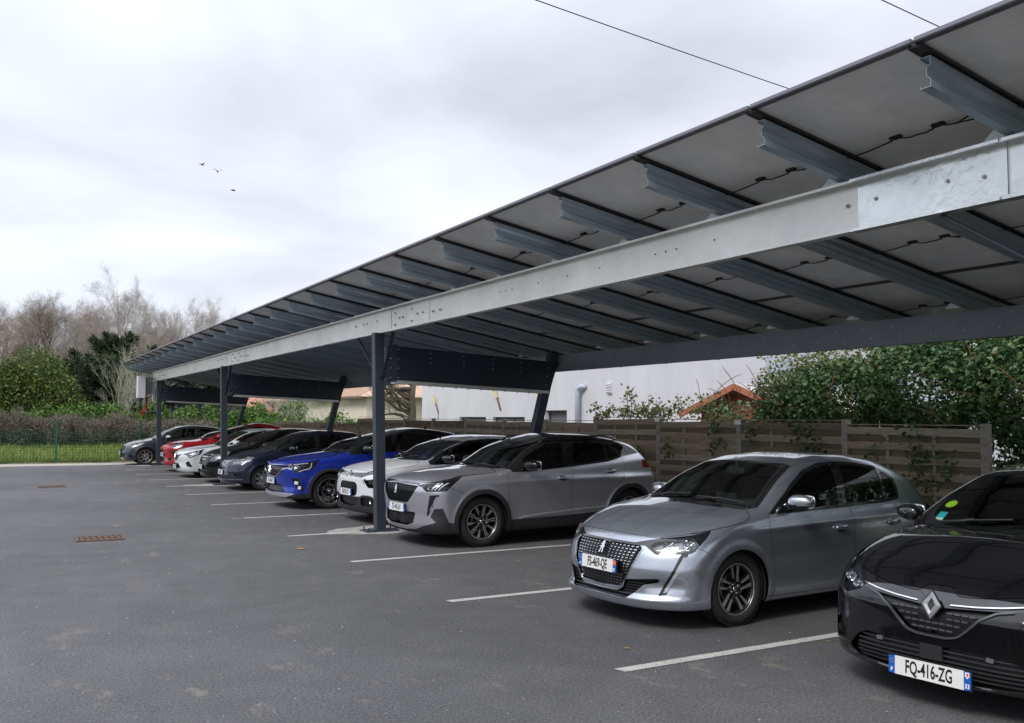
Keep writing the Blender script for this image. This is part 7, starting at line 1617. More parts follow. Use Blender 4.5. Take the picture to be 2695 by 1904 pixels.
# ---------------------------------------------------------------- white rendered building
def render_mat():
    m_, nt, N, Lk = new_mat('white_render'); out = N('ShaderNodeOutputMaterial'); b = N('ShaderNodeBsdfPrincipled'); Lk(b.outputs[0], out.inputs[0]); tc = N('ShaderNodeTexCoord'); P = tc.outputs['Object']
    n = N('ShaderNodeTexNoise'); n.inputs['Scale'].default_value = .5; n.inputs['Detail'].default_value = 6; Lk(P, n.inputs[0])
    mp = N('ShaderNodeMapping'); mp.inputs['Scale'].default_value = (.9, .9, .16); Lk(P, mp.inputs[0]); n2 = N('ShaderNodeTexNoise'); n2.inputs['Scale'].default_value = 2.2; n2.inputs['Detail'].default_value = 7; n2.inputs['Roughness'].default_value = .7; Lk(mp.outputs[0], n2.inputs[0])
    sp = N('ShaderNodeSeparateXYZ'); Lk(P, sp.inputs[0])
    hz = N('ShaderNodeMapRange'); hz.inputs[1].default_value = 1.2; hz.inputs[2].default_value = 4.2; hz.inputs[3].default_value = 1.0; hz.inputs[4].default_value = .25; Lk(sp.outputs[2], hz.inputs[0])
    m1 = N('ShaderNodeMapRange'); m1.inputs[1].default_value = .48; m1.inputs[2].default_value = .72; Lk(n2.outputs[0], m1.inputs[0]); mm = N('ShaderNodeMath'); mm.operation = 'MULTIPLY'; Lk(m1.outputs[0], mm.inputs[0]); Lk(hz.outputs[0], mm.inputs[1])
    mr = N('ShaderNodeMapRange'); mr.inputs[1].default_value = .3; mr.inputs[2].default_value = .7; mr.inputs[3].default_value = .93; mr.inputs[4].default_value = 1.05; Lk(n.outputs[0], mr.inputs[0])
    s = N('ShaderNodeVectorMath'); s.operation = 'SCALE'; s.inputs[0].default_value = (.52, .52, .555); Lk(mr.outputs[0], s.inputs['Scale'])
    mi = N('ShaderNodeMix'); mi.data_type = 'RGBA'; mi.inputs[7].default_value = (.36, .36, .38, 1); m5 = N('ShaderNodeMath'); m5.operation = 'MULTIPLY'; m5.inputs[1].default_value = .38; Lk(mm.outputs[0], m5.inputs[0]); Lk(m5.outputs[0], mi.inputs[0]); Lk(s.outputs[0], mi.inputs[6]); Lk(mi.outputs[2], b.inputs['Base Color']); b.inputs['Roughness'].default_value = .9
    n3 = N('ShaderNodeTexNoise'); n3.inputs['Scale'].default_value = 40; Lk(P, n3.inputs[0]); bp = N('ShaderNodeBump'); bp.inputs['Strength'].default_value = .2; bp.inputs['Distance'].default_value = .01; Lk(n3.outputs[0], bp.inputs['Height']); Lk(bp.outputs[0], b.inputs['Normal'])
    return m_
RM = render_mat(); BXW = 18.0; BH = 4.55
bld = empty('white_building', (BXW, 30, 0), label='low white rendered building with shuttered openings behind the wooden fence', cat='building')
def bpart(mb, name, mat=None, parent=None):
    o = mb.build(name, mat, parent or bld)
    if parent is None: o.location = (-BXW, -30, 0)
    return o
ops = [(35.56, 38.59, 1.86), (31.68, 34.83, 1.86), (28.05, 29.85, 2.16)]       # openings: y0, y1, head height
mb = MB(); ys = [16.25]; T = .3
yy = 16.25
for a, b_, hd in sorted(ops):
    mb.box((BXW + T / 2, (yy + a) / 2, BH / 2), (T, a - yy, BH)); mb.box((BXW + T / 2, (a + b_) / 2, (BH + hd) / 2), (T, b_ - a, BH - hd)); mb.box((BXW + T / 2, (a + b_) / 2, .5), (T, b_ - a, 1.0)); yy = b_
mb.box((BXW + T / 2, (yy + 43.5) / 2, BH / 2), (T, 43.5 - yy, BH))
mb.box((BXW + 13 + T, 16.25 + T / 2, BH / 2), (26 - T, T, BH)) if False else mb.raw([(BXW + T, 16.25, 0), (BXW + 22, 16.25, 0), (BXW + 22, 16.25, BH), (BXW + T, 16.25, BH), (BXW + T, 16.55, 0), (BXW + 22, 16.55, 0), (BXW + 22, 16.55, BH), (BXW + T, 16.55, BH)], [(0, 1, 2, 3), (7, 6, 5, 4), (3, 2, 6, 7)])
mb.raw([(BXW + T, 43.5, 0), (BXW + 22, 43.5, 0), (BXW + 22, 43.5, BH), (BXW + T, 43.5, BH)], [(0, 3, 2, 1)]); bpart(mb, 'wall', RM)
mb = MB(); mb.box((BXW + 11, 29.9, BH + .015), (22.1, 27.4, .05)); bpart(mb, 'roof', pbr('parapet_cap', (.42, .38, .33), .8))
mb = MB(); mb.box((BXW - .01, 30, 1.62), (.02, 26.5, .025)); bpart(mb, 'string_course', pbr('course_grey', (.42, .42, .45), .9))
for j, (a, b_, hd) in enumerate(ops):
    f = MB(); f.box((BXW + .22, (a + b_) / 2, hd - .06), (.03, b_ - a, .10)); f.box((BXW + .22, b_ - .04, (hd + 1) / 2), (.05, .09, hd - 1))
    if j == 1: f.box((BXW + .20, a + 1.35, (hd + 1) / 2), (.05, .10, hd - 1))
    w = bpart(f, 'window', pbr('frame_dark', (.07, .07, .08), .5)); mbk = MB(); mbk.box((BXW + .28, (a + b_) / 2, (hd + 1) / 2), (.02, b_ - a, hd - 1)); k = mbk.build('shutter_back', pbr('shutter_shade', (.12, .12, .13), .7), w)
    base = None; z = hd - .13
    for q in range(9):
        if base is None: m_ = MB(); m_.box((0, 0, 0), (.03, 1, .075)); base = m_.mesh('shutter_slat'); base.materials.append(pbr('shutter_grey', (.34, .34, .36), .6))
        if j < 2:
            s_ = obj('shutter_slat', base, w, (BXW + .245, (a + b_) / 2, z - q * .088)); s_.scale = (1, b_ - a - .1, 1)
# wall fittings
LMP = pbr('lamp_cream', (.62, .52, .30), .5)
for (y, z, s) in ((41.45, 2.75, 1.0), (34.3, 3.0, 1.25), (30.2, 2.78, .9)):
    e = empty('wall_lamp', (BXW, y, z), label={41.45: 'small cream tube lamp left on the white wall with a cable below', 34.3: 'larger cream tube lamp on a bracket in the middle of the white wall', 30.2: 'cream tube lamp on the white wall just right of the leaning rear post'}[y], cat='lamp', group='cream tube lamps on the white wall')
    mb = MB(); mb.bar((-.25, .12 * s, .35 * s), (-.15, -.1 * s, -.15 * s), .11 * s, .08 * s); mb.build('tube', LMP, e); mb = MB(); mb.tube([(-.02, -.25 * s, -.65 * s), (-.08, -.15 * s, -.35 * s), (-.15, -.1 * s, -.12 * s)], .035 * s, 6); mb.build('bracket', pbr('rust_brown', (.16, .11, .08), .8), e)
    if y > 41: mb = MB(); mb.tube([(-.02, -.2, -.6), (-.02, -.22, -1.3)], .02, 5); mb.build('cable', pbr('rust_brown', (.16, .11, .08), .8), e)
mb = MB(); mb.tube([(BXW - .18, 26.95, .9), (BXW - .18, 26.95, 2.95), (BXW - .18, 26.90, 3.08), (BXW - .16, 26.72, 3.16), (BXW + .02, 26.55, 3.14)], .115, 10); mb.build('vent_pipe', pbr('pipe_grey', (.40, .44, .52), .4), label='grey vent pipe with an elbow running up the white wall', cat='pipe')
e = empty('wall_vent', (BXW, 24.85, 3.05), label='small white louvred vent on the white wall right of the grey pipe', cat='vent'); mb = MB(); mb.box((-.04, 0, 0), (.08, .34, .44)); mb.build('housing', pbr('enclosure_white', (.62, .63, .66), .4), e)
for q in range(4): mb = MB(); mb.box((0, 0, 0), (.03, .30, .06), rot=(0, .5, 0)); mb.build('slat', pbr('vent_slat', (.45, .45, .42), .5), e, (-.09, 0, -.15 + q * .1))
e = empty('roof_cowl', (BXW - .0, 15.7, 3.2), label='grey square flue cowl on a pipe at the right corner of the white building', cat='flue'); mb = MB(); mb.box((.12, 0, .32), (.42, .42, .40)); mb.build('cowl', pbr('pipe_grey', (.40, .44, .52), .4), e); mb = MB(); mb.cyl((.12, 0, -2.4), (.12, 0, .12), .13, 12); mb.build('pipe', pbr('pipe_grey', (.40, .44, .52), .4), e)
# ---------------------------------------------------------------- wooden shed
sh = empty('garden_shed', (8.9, 7.9, 0), label='red brown wooden shed gable peeping over the fence among the brambles', cat='shed')
rw = pbr('shed_boards', (.26, .085, .04), .7, var=.25, vscale=4, stretch=(1, 1, 6), bump=.3, bscale=20); rwd = pbr('shed_edge', (.36, .13, .07), .65, var=.2)
W_, zr, ze = 1.35, 2.46, 1.98
for q in range(14):
    z0 = q * .175; z1 = z0 + .17; w = W_ * .92 if z0 < ze - .25 else max(.05, W_ * .92 * (zr - .08 - z0) / (zr - ze + .25))
    mb = MB(); mb.box((0, 0, (z0 + z1) / 2), (.03, 2 * w, .165)); mb.build('board', rw, sh)
mb = MB(); mb.box((1.2, -W_ * .9, 1.0), (2.4, .03, 2.0)); mb.box((1.2, W_ * .9, 1.0), (2.4, .03, 2.0)); mb.build('side_wall', rw, sh)
mb = MB()
for sd in (-1, 1): mb.bar((1.0, 0, zr), (1.0, sd * (W_ + .25), ze - .06), 2.5, .03, up=(0, 0, 1))
mb.build('roof', pbr('roof_felt', (.38, .37, .35), .85, var=.2), sh)
mb = MB()
for sd in (-1, 1): mb.bar((-.27, 0, zr - .05), (-.27, sd * (W_ + .25), ze - .12), .03, .12)
mb.build('barge_board', rwd, sh)
# ---------------------------------------------------------------- tiled houses beyond
TILE = pbr('roof_tile', (.42, .20, .13), .85, var=.4, vscale=4, bump=.8, bscale=8, dirt=((.30, .27, .22), 2, .5, .6)); TILE2 = pbr('roof_tile_pale', (.50, .34, .25), .85, var=.35, vscale=5, bump=.8, bscale=8, dirt=((.30, .28, .24), 2, .5, .6)); WB = pbr('house_beige', (.50, .44, .36), .9, var=.1); WC = pbr('house_cream', (.60, .55, .46), .9, var=.08)
def house(name, label, x0, x1, y0, y1, he, hr, wall, tile, wins=(), ridge='y', sh_col=(.42, .44, .48)):
    cx, cy = (x0 + x1) / 2, (y0 + y1) / 2; e = empty(name, (cx, cy, 0), label=label, cat='house'); lx, ly = (x1 - x0) / 2, (y1 - y0) / 2; t = tile
    mb = MB(); mb.box((0, 0, he / 2), (2 * lx, 2 * ly, he)); mb.build('wall', wall, e)
    ov = .45; mb = MB(); n = 14; cols = []
    if ridge == 'y':
        r0, r1 = -ly + lx * .9, ly - lx * .9
        if r0 > r1: r0 = r1 = 0
        c_ = [(-lx - ov, -ly - ov, he - .1), (lx + ov, -ly - ov, he - .1), (lx + ov, ly + ov, he - .1), (-lx - ov, ly + ov, he - .1), (0, r0, hr), (0, r1, hr)]
        mb.raw(c_, [(0, 1, 4), (1, 2, 5, 4), (2, 3, 5), (3, 0, 4, 5), (3, 2, 1, 0)])
        # tile courses as real ribs on the slope towards the yard
        for k in range(int((2 * ly) / .45)):
            y = -ly + .2 + k * .45; tt = min(1, (y + ly + ov) / (r0 + ly + ov + 1e-6), (ly + ov - y) / (ly + ov - r1 + 1e-6)); a = (-lx - ov, y, he - .07); b_ = (-(lx + ov) * (1 - tt), y, he - .1 + (hr - he + .1) * tt + .03); mb.bar(a, b_, .16, .07)
    mb.build('roof', t, e)
    mb = MB(); mb.box((-lx - ov, 0, he - .14), (.1, 2 * ly + 2 * ov, .12)); mb.build('gutter', pbr('gutter_dark', (.12, .11, .11), .6), e)
    for (y, z, w, h) in wins:
        f = MB(); f.box((-lx - .01, y - cy, z), (.06, w, h)); ww = f.build('window', pbr('house_glass', (.06, .07, .08), .2), e)
        for sd in (-1, 1): s2 = MB(); s2.box((-lx - .06, y - cy + sd * (w * .75), z), (.05, w * .5, h * 1.04)); s2.build('shutter', pbr('shutter_blue_grey', sh_col, .7), ww)
    return e
house('tiled_house', 'cream house with pale clay tile roof and grey shutters seen left of the white building', 15.5, 27, 46, 74, 3.15, 6.6, WC, TILE2, [(64.5, 1.75, .8, 1.9), (68.6, 1.75, .8, 1.9)])
house('tiled_house', 'beige house with orange red clay tile roof seen between the two middle posts', 11.5, 21, 66, 92, 2.1, 5.2, WB, TILE, [(72, 1.3, .9, .9)])
# ---------------------------------------------------------------- green mesh fence at the end of the yard
GF = pbr('green_steel', (.01, .09, .055), .45); mf = empty('mesh_fence', (-3, 33.3, 0), label='dark green welded mesh fence with green posts along the grass verge', cat='fence')
def fyl(x): return 33.2 - .055 * (x + 3.5) + .15
for i in range(-6, 3):
    x = -1.72 + i * 2.95
    if x > 4.6: break
    m_ = MB(); m_.box((0, 0, .78), (.06, .06, 1.6)); m_.box((0, 0, 1.59), (.07, .07, .03)); m_.build('fence_post', GF, mf, (x + 3, fyl(x) - 33.3, 0))
mb = MB()
for z in [.08 + .1 * k for k in range(12)]: mb.bar((-19.4 + 3, fyl(-19.4) - 33.3, z), (4.2 + 3, fyl(4.2) - 33.3, z), .010, .010)
for x in np.arange(-19.4, 4.2, .11): mb.bar((x + 3, fyl(x) - 33.3 + .006, .05), (x + 3, fyl(x) - 33.3 + .006, 1.2), .009, .009)
mb.build('wire_mesh', GF, mf, kind='stuff')
# low pit cover hut seen as a dark box among the bushes
# ---------------------------------------------------------------- birds
for i, (px, py) in enumerate(((532, 434), (573, 452), (614, 501))):
    r_ = (r2 * ((px - 1347.5) / FPX) + u2 * ((952 - py) / FPX) + fw).normalized(); p = cam.matrix_world.translation + r_ * 70
    e = empty('bird', tuple(p), .6 + i, label=['small dark bird in flight, highest and leftmost of the three', 'small dark bird in flight, middle one of the three', 'small dark bird in flight, lowest of the three'][i], cat='bird', group='birds in the sky')
    bk = pbr('bird_dark', (.03, .03, .035), .8); mb = MB(); superell(mb, (0, 0, 0), (.16, .05, .05), 1, 1, 6, 8); mb.raw([(.14, -.02, 0), (.14, .02, 0), (.26, .05, 0), (.26, -.05, 0)], [(0, 1, 2, 3)]); mb.build('body', bk, e)
    for sd in (-1, 1): mb = MB(); d = (.10, .16, -.02)[i]; mb.raw([(-.07, 0, .01), (.07, 0, .01), (.05, sd * .18, d), (-.05, sd * .18, d), (.06, sd * .36, d * .6), (.09, sd * .42, d * .5)], [(0, 1, 2, 3) if sd > 0 else (3, 2, 1, 0), (3, 2, 4, 5) if sd > 0 else (5, 4, 2, 3)]); mb.build('wing', bk, e)
# ---------------------------------------------------------------- plants
def leaf_mat(name, cols, rough=.5, trans=.25, spec=.4):
    m_, nt, N, Lk = new_mat(name); out = N('ShaderNodeOutputMaterial'); b = N('ShaderNodeBsdfPrincipled'); g = N('ShaderNodeNewGeometry'); cr = N('ShaderNodeValToRGB'); Lk(g.outputs['Random Per Island'], cr.inputs[0])
    e = cr.color_ramp.elements; e[0].color = (*cols[0], 1); e[0].position = 0; e[1].color = (*cols[-1], 1); e[1].position = 1
    for i, c_ in enumerate(cols[1:-1]): q = e.new((i + 1) / (len(cols) - 1)); q.color = (*c_, 1)
    Lk(cr.outputs[0], b.inputs['Base Color']); b.inputs['Roughness'].default_value = rough; b.inputs['Specular IOR Level'].default_value = spec
    t = N('ShaderNodeBsdfTranslucent'); Lk(cr.outputs[0], t.inputs[0]); mx = N('ShaderNodeMixShader'); mx.inputs[0].default_value = trans; Lk(b.outputs[0], mx.inputs[1]); Lk(t.outputs[0], mx.inputs[2]); Lk(mx.outputs[0], out.inputs[0]); return m_
def leaves_mesh(name, P, size, mat, up=.35, asp=.55, fold=.18, dirs=None, seed=0, sizevar=.4, droop=0):
    """rhombic folded leaves, four triangles each"""
    g = np.random.default_rng(seed); n = len(P); N = g.normal(size=(n, 3)); N[:, 2] += up * 2; N /= np.linalg.norm(N, axis=1, keepdims=True)
    D = g.normal(size=(n, 3)) if dirs is None else dirs + g.normal(size=(n, 3)) * .35
    D[:, 2] -= droop; D -= N * (D * N).sum(1, keepdims=True); D /= np.linalg.norm(D, axis=1, keepdims=True) + 1e-9; B = np.cross(N, D)
    s = (size * (1 + sizevar * (g.random(n) * 2 - 1)))[:, None]; w = s * asp
    V = np.stack([P, P + D * s * .45 + B * w / 2 + N * fold * w, P + D * s, P + D * s * .45 - B * w / 2 + N * fold * w, P + D * s * .5], 1).reshape(-1, 3)
    b = np.arange(n)[:, None] * 5; T = np.concatenate([b + [0, 4, 1], b + [1, 4, 2], b + [2, 4, 3], b + [3, 4, 0]], 0)
    return mesh_np(name, V, T, mat, None, False)
def blob_pts(n, c, r, seed, lump=.35, shell=.55, flat=None):
    """points in an uneven lumpy mass, denser towards its skin"""
    g = np.random.default_rng(seed); k = 14; C = g.normal(size=(k, 3)); C /= np.linalg.norm(C, axis=1, keepdims=True); a = g.random(k) * lump
    d = g.normal(size=(n, 3)); d /= np.linalg.norm(d, axis=1, keepdims=True); f = 1 - lump * .5 + sum(a[i] * np.exp(-((1 - d @ C[i]) / .18)) for i in range(k))
    rad = (shell + (1 - shell) * g.random(n) ** .6) * f * (1 + g.normal(size=n) * .04)
    P = d * rad[:, None] * np.array(r) + np.array(c)
    return P[P[:, 2] > .02]
def branch_tree(seed, h, levels=4, spread=.55, r0=.12, n0=7, up=.25, start=.25, twig=True, wob=.12, lean=0, dens=1.0, trunkfrac=1.0):
    """trunk MB, crown MB"""
    g = random.Random(seed); tr = MB(); cr = MB(); TW = []
    def limb(p, d, L_, r, lv, mb):
        n = 5 if lv < 2 else (4 if lv < 3 else 3); pts = [p]; q = Vector(p); dd = Vector(d)
        for i in range(n):
            w_ = wob * (.35 if lv == 0 else 1); dd = (dd + Vector((g.gauss(0, w_), g.gauss(0, w_), g.gauss(0, w_) + up * (.12 if lv else 0)))).normalized(); q = q + dd * (L_ / n); pts.append(q.copy())
        mb.tube(pts, [r * (1 - .72 * i / n) + .0015 for i in range(n + 1)], 6 if lv == 0 else (4 if lv < 2 else 3), False, lv < 2)
        if lv >= levels - 1:
            for i in range(1, n + 1): TW.append((pts[i], dd, L_))
        if lv >= levels: return
        kn = int((n0 if lv == 0 else (6, 6, 6, 5)[min(lv, 3)]) * dens)
        for j in range(kn):
            t = (start if lv == 0 else .2) + (1 - (start if lv == 0 else .2)) * (j + g.random()) / kn; ii = min(n - 1, int(t * n)); f = t * n - ii; pp = pts[ii].lerp(pts[ii + 1], f); ax = (pts[ii + 1] - pts[ii]).normalized()
            o = ax.orthogonal().normalized(); o.rotate(__import__('mathutils').Quaternion(ax, g.uniform(0, 6.28))); sp_ = spread * g.uniform(.7, 1.3)
            limb(pp, (ax * math.cos(sp_) + o * math.sin(sp_)).normalized(), L_ * g.uniform(.42, .62) * (1.15 - .45 * t), r * (1 - .65 * t) * .55, lv + 1, cr)
    limb(Vector((0, 0, -.1)), Vector((lean, 0, 1)), h * trunkfrac, r0, 0, tr)
    cr.TW = TW; return tr, cr
BK = [pbr('bark_brown', (.19, .145, .11), .9, var=.3, vscale=6), pbr('bark_grey', (.27, .24, .21), .9, var=.3, vscale=6), pbr('bark_pale', (.36, .35, .27), .85, var=.25, vscale=6), pbr('bark_dark', (.075, .062, .048), .9, var=.3, vscale=6, dirt=((.09, .10, .04), 3, .5, .8))]
TREES = {}
def bare_tree(kind, x, y, z, s, rz, label, group, mat):
    if kind not in TREES:
        a = dict(ash=(21, 12, 4, .58, .15, 10, .35, .25, .10), oak=(5, 10, 4, .80, .20, 11, .25, .16, .16), thin=(9, 12, 4, .42, .11, 10, .4, .30, .08), bushy=(33, 8, 4, .65, .12, 11, .3, .1, .13))[kind]
        t, c_ = branch_tree(a[0], a[1], a[2], a[3], a[4], a[5], a[6], a[7], wob=a[8]); tm, cm = t.mesh('trunk'), c_.mesh('crown')
        P = np.repeat(np.array([tuple(q[0]) for q in c_.TW]), 2, 0); D = np.repeat(np.array([tuple(q[1]) for q in c_.TW]), 2, 0); g5 = np.random.default_rng(a[0]); D = D * .8 + g5.normal(size=D.shape) * .55; D[:, 2] += .25
        TREES[kind] = (tm, cm, leaves_mesh('twigs', P, .42, BK[1], asp=.016, dirs=D * 2, seed=2, sizevar=.6))
    tm, cm, wm = TREES[kind]
    key = (kind, mat.name)
    if key not in TREES: q = (tm.copy(), cm.copy(), wm.copy()); [w.materials.clear() or w.materials.append(mat) for w in q]; TREES[key] = q
    tm, cm, wm = TREES[key]
    e = empty('bare_tree', (x, y, z), rz, label=label, cat='tree', group=group); e.scale = (s, s, s)
    obj('trunk', tm, e); o_ = obj('crown', cm, e); obj('twigs', wm, o_); return e
def at(px, depth_y):      # point on the ground line at pixel column px and row distance Y
    r_ = r2 * ((px - 1347.5) / FPX) + fw; t = (depth_y + 5.2208) / r_.y; return -3.866 + r_.x * t
rr = random.Random(42)
# backdrop wood: rows of bare trees
row = [(-60, 95, 'ash', 1.02), (10, 88, 'oak', 1.02), (85, 78, 'oak', .98), (60, 100, 'thin', 1.0), (130, 92, 'bushy', 1.35), (165, 98, 'thin', .98), (200, 84, 'bushy', 1.15), (235, 100, 'thin', .95), (262, 88, 'bushy', 1.05), (300, 92, 'ash', 1.14), (335, 98, 'ash', 1.12), (365, 90, 'thin', .95), (400, 88, 'ash', .93), (432, 97, 'thin', .92), (475, 93, 'ash', .92), (505, 99, 'thin', .95), (535, 92, 'thin', .93), (575, 95, 'ash', .97), (605, 99, 'thin', .93), (640, 97, 'ash', .86), (680, 100, 'thin', .86), (-10, 104, 'bushy', 1.4), (110, 106, 'ash', 1.05), (30, 84, 'bushy', 1.1), (180, 106, 'bushy', 1.5), (240, 108, 'ash', 1.0), (290, 105, 'bushy', 1.4), (350, 106, 'bushy', 1.35), (420, 106, 'bushy', 1.4), (480, 106, 'bushy', 1.35), (560, 108, 'bushy', 1.4), (620, 108, 'bushy', 1.3), (710, 108, 'bushy', 1.3), (780, 110, 'bushy', 1.3), (860, 110, 'ash', .8), (60, 112, 'bushy', 1.6), (150, 112, 'bushy', 1.6), (220, 114, 'bushy', 1.55)]
for i, (px, Y, k, s) in enumerate(row):
    mt = BK[rr.choice((0, 0, 1)) if px < 280 else 1]
    OR = 'first second third fourth fifth sixth seventh eighth ninth tenth eleventh twelfth thirteenth fourteenth fifteenth sixteenth seventeenth eighteenth nineteenth twentieth'.split(); front = sorted([r_[0] for r_ in row[:22]]); oi = front.index(px) if px in front and i < 22 else -1
    lab = 'tall bare oak with dark spreading limbs above the round evergreen bush' if i == 2 else ('bare winter tree, %s from the left of the front row of the wood' % OR[oi] if 0 <= oi < 20 else 'bare winter tree in the depth of the wood behind the front row')
    bare_tree(k, at(px, Y), Y, -.1, .86 * s * rr.uniform(.95, 1.05), rr.uniform(0, 6), lab, None if i == 2 else 'bare trees of the woodland', BK[3] if i == 2 else mt)
# brown twiggy mass low in the wood
g = np.random.default_rng(8); n = 42000; X = g.uniform(-45, 45, n); Yy = g.uniform(86, 120, n); Z = g.random(n) ** .8 * (7.8 + 2 * np.sin(X * .35) + 1.2 * np.sin(X * .9)); 
P = np.stack([X, Yy, Z], 1); D = np.stack([g.normal(size=n) * .5, g.normal(size=n) * .3, np.abs(g.normal(size=n)) + .6], 1)
obj('thicket', leaves_mesh('thicket', P, .95, leaf_mat('twig_mix', [(.15, .11, .085), (.22, .165, .13), (.27, .22, .18)], .9, .1), asp=.026, dirs=D, seed=3), label='brown leafless thicket filling the wood behind the trees', cat='thicket', kind='stuff')
# evergreens
LAUR = leaf_mat('laurel_leaf', [(.025, .06, .012), (.05, .115, .02), (.10, .20, .035), (.19, .29, .055)], .38, .2); DK = leaf_mat('conifer_leaf', [(.010, .020, .008), (.018, .036, .012), (.030, .055, .018), (.045, .07, .022)], .7, .1)
OLV = leaf_mat('bush_leaf', [(.025, .05, .010), (.055, .095, .018), (.10, .145, .026), (.17, .20, .04)], .55, .2); BLUEG = leaf_mat('cedar_leaf', [(.030, .045, .035), (.055, .075, .06), (.09, .11, .085)], .7, .1)
def bush(name, label, cat, parts, size, mat, seed, trunk=True, kind=None, up=.35, asp=.5):
    P = np.concatenate([blob_pts(n_, c_, r_, seed + i) for i, (n_, c_, r_) in enumerate(parts)]); c0 = P.mean(0); c0[2] = 0; e = empty(name, tuple(c0), label=label, cat=cat)
    obj('leaves', leaves_mesh('leaves', P - c0, size, mat, seed=seed, up=up, asp=asp), e)
    if trunk:
        mb = MB(); g_ = random.Random(seed)
        for (n_, c_, r_) in parts:
            for k in range(4): b = Vector(c_) - Vector(c0); mb.tube([(b.x + g_.uniform(-.3, .3), b.y, 0), (b.x + g_.uniform(-.5, .5) * r_[0], b.y + g_.uniform(-.4, .4) * r_[1], b.z), (b.x + g_.uniform(-.8, .8) * r_[0], b.y + g_.uniform(-.6, .6) * r_[1], b.z + r_[2] * .6)], [.05, .03, .01], 5)
        mb.build('stems', BK[0], e)
    return e
Yb = 50; X0 = at(90, Yb)
bush('evergreen_bush', 'large round olive green evergreen bush at the left edge of the photo', 'bush', [(15000, (at(-20, Yb), Yb, 2.2), (2.4, 1.8, 2.3)), (17000, (at(85, Yb), Yb, 2.5), (2.3, 1.8, 2.4)), (9000, (at(165, Yb), Yb - .5, 1.9), (1.5, 1.4, 1.75)), (3500, (at(215, Yb), Yb - .5, 1.5), (.7, .8, 1.2))], .17, OLV, 3)
lp = []
for px in range(70, 800, 34):
    Y = 45 + .4 * math.sin(px * .3); zt = 2.05 + .22 * math.sin(px * .05) + (.25 if 180 < px < 300 else 0) + (.1 if px > 420 else 0) ; lp.append((1900, (at(px, Y), Y, zt * .5), (.62, .75, zt * .55)))
bush('laurel_hedge', 'bright green laurel hedge behind the brown brambles', 'hedge', lp[:12], .17, LAUR, 21, False); bush('laurel_hedge', 'bright green laurel hedge seen through the carport posts', 'hedge', lp[12:], .17, LAUR, 22, False)
# grey brown bramble bank in front
g = np.random.default_rng(5); pts = []
for px in range(-80, 560, 14):
    Y = 40.3 + .5 * math.sin(px * .07) + g.normal() * .2; zt = (1.68 + .12 * math.sin(px * .045) + .08 * g.normal()) * (.92 if px > 330 else 1.0); pts.append(blob_pts(2100, (at(px, Y), Y, .42 + (zt - .42) * .45), (.42, .95, (zt - .42) * .56), px + 500))
P = np.concatenate(pts); BRM = leaf_mat('bramble_dull', [(.08, .073, .06), (.12, .13, .095), (.145, .12, .09), (.08, .10, .065), (.21, .155, .12)], .8, .1)
e = empty('bramble_bank', (0, 40.3, 0), label='low tangled grey brown bramble bank behind the green mesh fence', cat='brambles'); obj('leaves', leaves_mesh('leaves', P - np.array([0, 40.3, 0]), .085, BRM, seed=4, asp=.5), e)
tw = np.concatenate([p_[::3] for p_ in pts]); D = g.normal(size=tw.shape); obj('twigs', leaves_mesh('twigs', tw - np.array([0, 40.3, 0]), .42, leaf_mat('twig_grey', [(.09, .07, .05), (.17, .13, .10), (.20, .17, .14)], .9, .05), asp=.03, dirs=D * 2, seed=6), e)
# grass
g = np.random.default_rng(9); n = 60000; X = g.uniform(-16, 5, n); Y = 33.15 - .055 * (X + 3.5) + .35 + g.random(n) ** 1.3 * 6.5; zz = .01 + np.clip((Y - 34.2) * .075, 0, .5); P = np.stack([X, Y, zz], 1); D = np.stack([g.normal(size=n) * .35, g.normal(size=n) * .35, np.ones(n)], 1)
tall = np.where(Y < 33.9 - .055 * (X + 3.5), 1.0, .62)
obj('grass', leaves_mesh('grass', P, .20, leaf_mat('grass_blade', [(.09, .13, .02), (.16, .24, .035), (.27, .34, .06), (.36, .35, .12)], .6, .3), up=-.2, asp=.10, dirs=D * 1.6, seed=7, sizevar=.6), label='bright green and straw coloured grass of the verge', cat='grass', kind='stuff')
# dark cypress and cedar
def conifer(label, px, Y, h, seed, mat, n=60, tilt=.9, w=.5, tip=None, name='conifer', size=.34):
    g_ = np.random.default_rng(seed); x0 = at(px, Y); P = []; D = []; mb = MB(); mb.tube([(0, 0, 0), (.1, 0, h * .5), (.15, 0, h * .92)], [.22, .14, .03], 6)
    tw_ = MB()
    for i in range(n):
        t = .06 + .94 * (i + g_.random()) / n; a = g_.random() * 6.283; L_ = h * w * (1 - t * .80) * (.6 + .6 * g_.random()); z0 = h * t * .88; b = np.array([math.cos(a), math.sin(a) * .8, tilt * (.45 + .8 * g_.random())]); b /= np.linalg.norm(b)
        k = int(26 * L_) + 20; s = (np.arange(k) + .5) / k; bend = np.stack([b[0] * s * L_, b[1] * s * L_, z0 + b[2] * s * L_ + .12 * L_ * s * s], 1); tw_.tube([tuple(bend[0] * [0, 0, 1]), tuple(bend[k // 2]), tuple(bend[-1])], [.03, .02, .006], 3)
        for q in range(7): off = g_.normal(size=(k, 3)) * (.04 + .11 * np.sin(s * 3.0) * L_ ** .5)[:, None]; off[:, 2] -= np.abs(off[:, 2]) * .5; P.append(bend + off); D.append(np.repeat(b[None], k, 0) * 1.4 + off * 3)
    P = np.concatenate(P); D = np.concatenate(D); e = empty(name, (x0, Y, 0), label=label, cat='tree'); tr_ = mb.build('trunk', BK[3], e); tw_.build('branches', BK[3], e); obj('leaves', leaves_mesh('leaves', P, size, mat, asp=.22, dirs=D, seed=seed, fold=.1), e); return e
conifer('dark cypress with a ragged leaning top standing left of the carport end', 315, 62, 7.6, 5, DK, n=40, tilt=1.1, w=.72, name='cypress_tree')
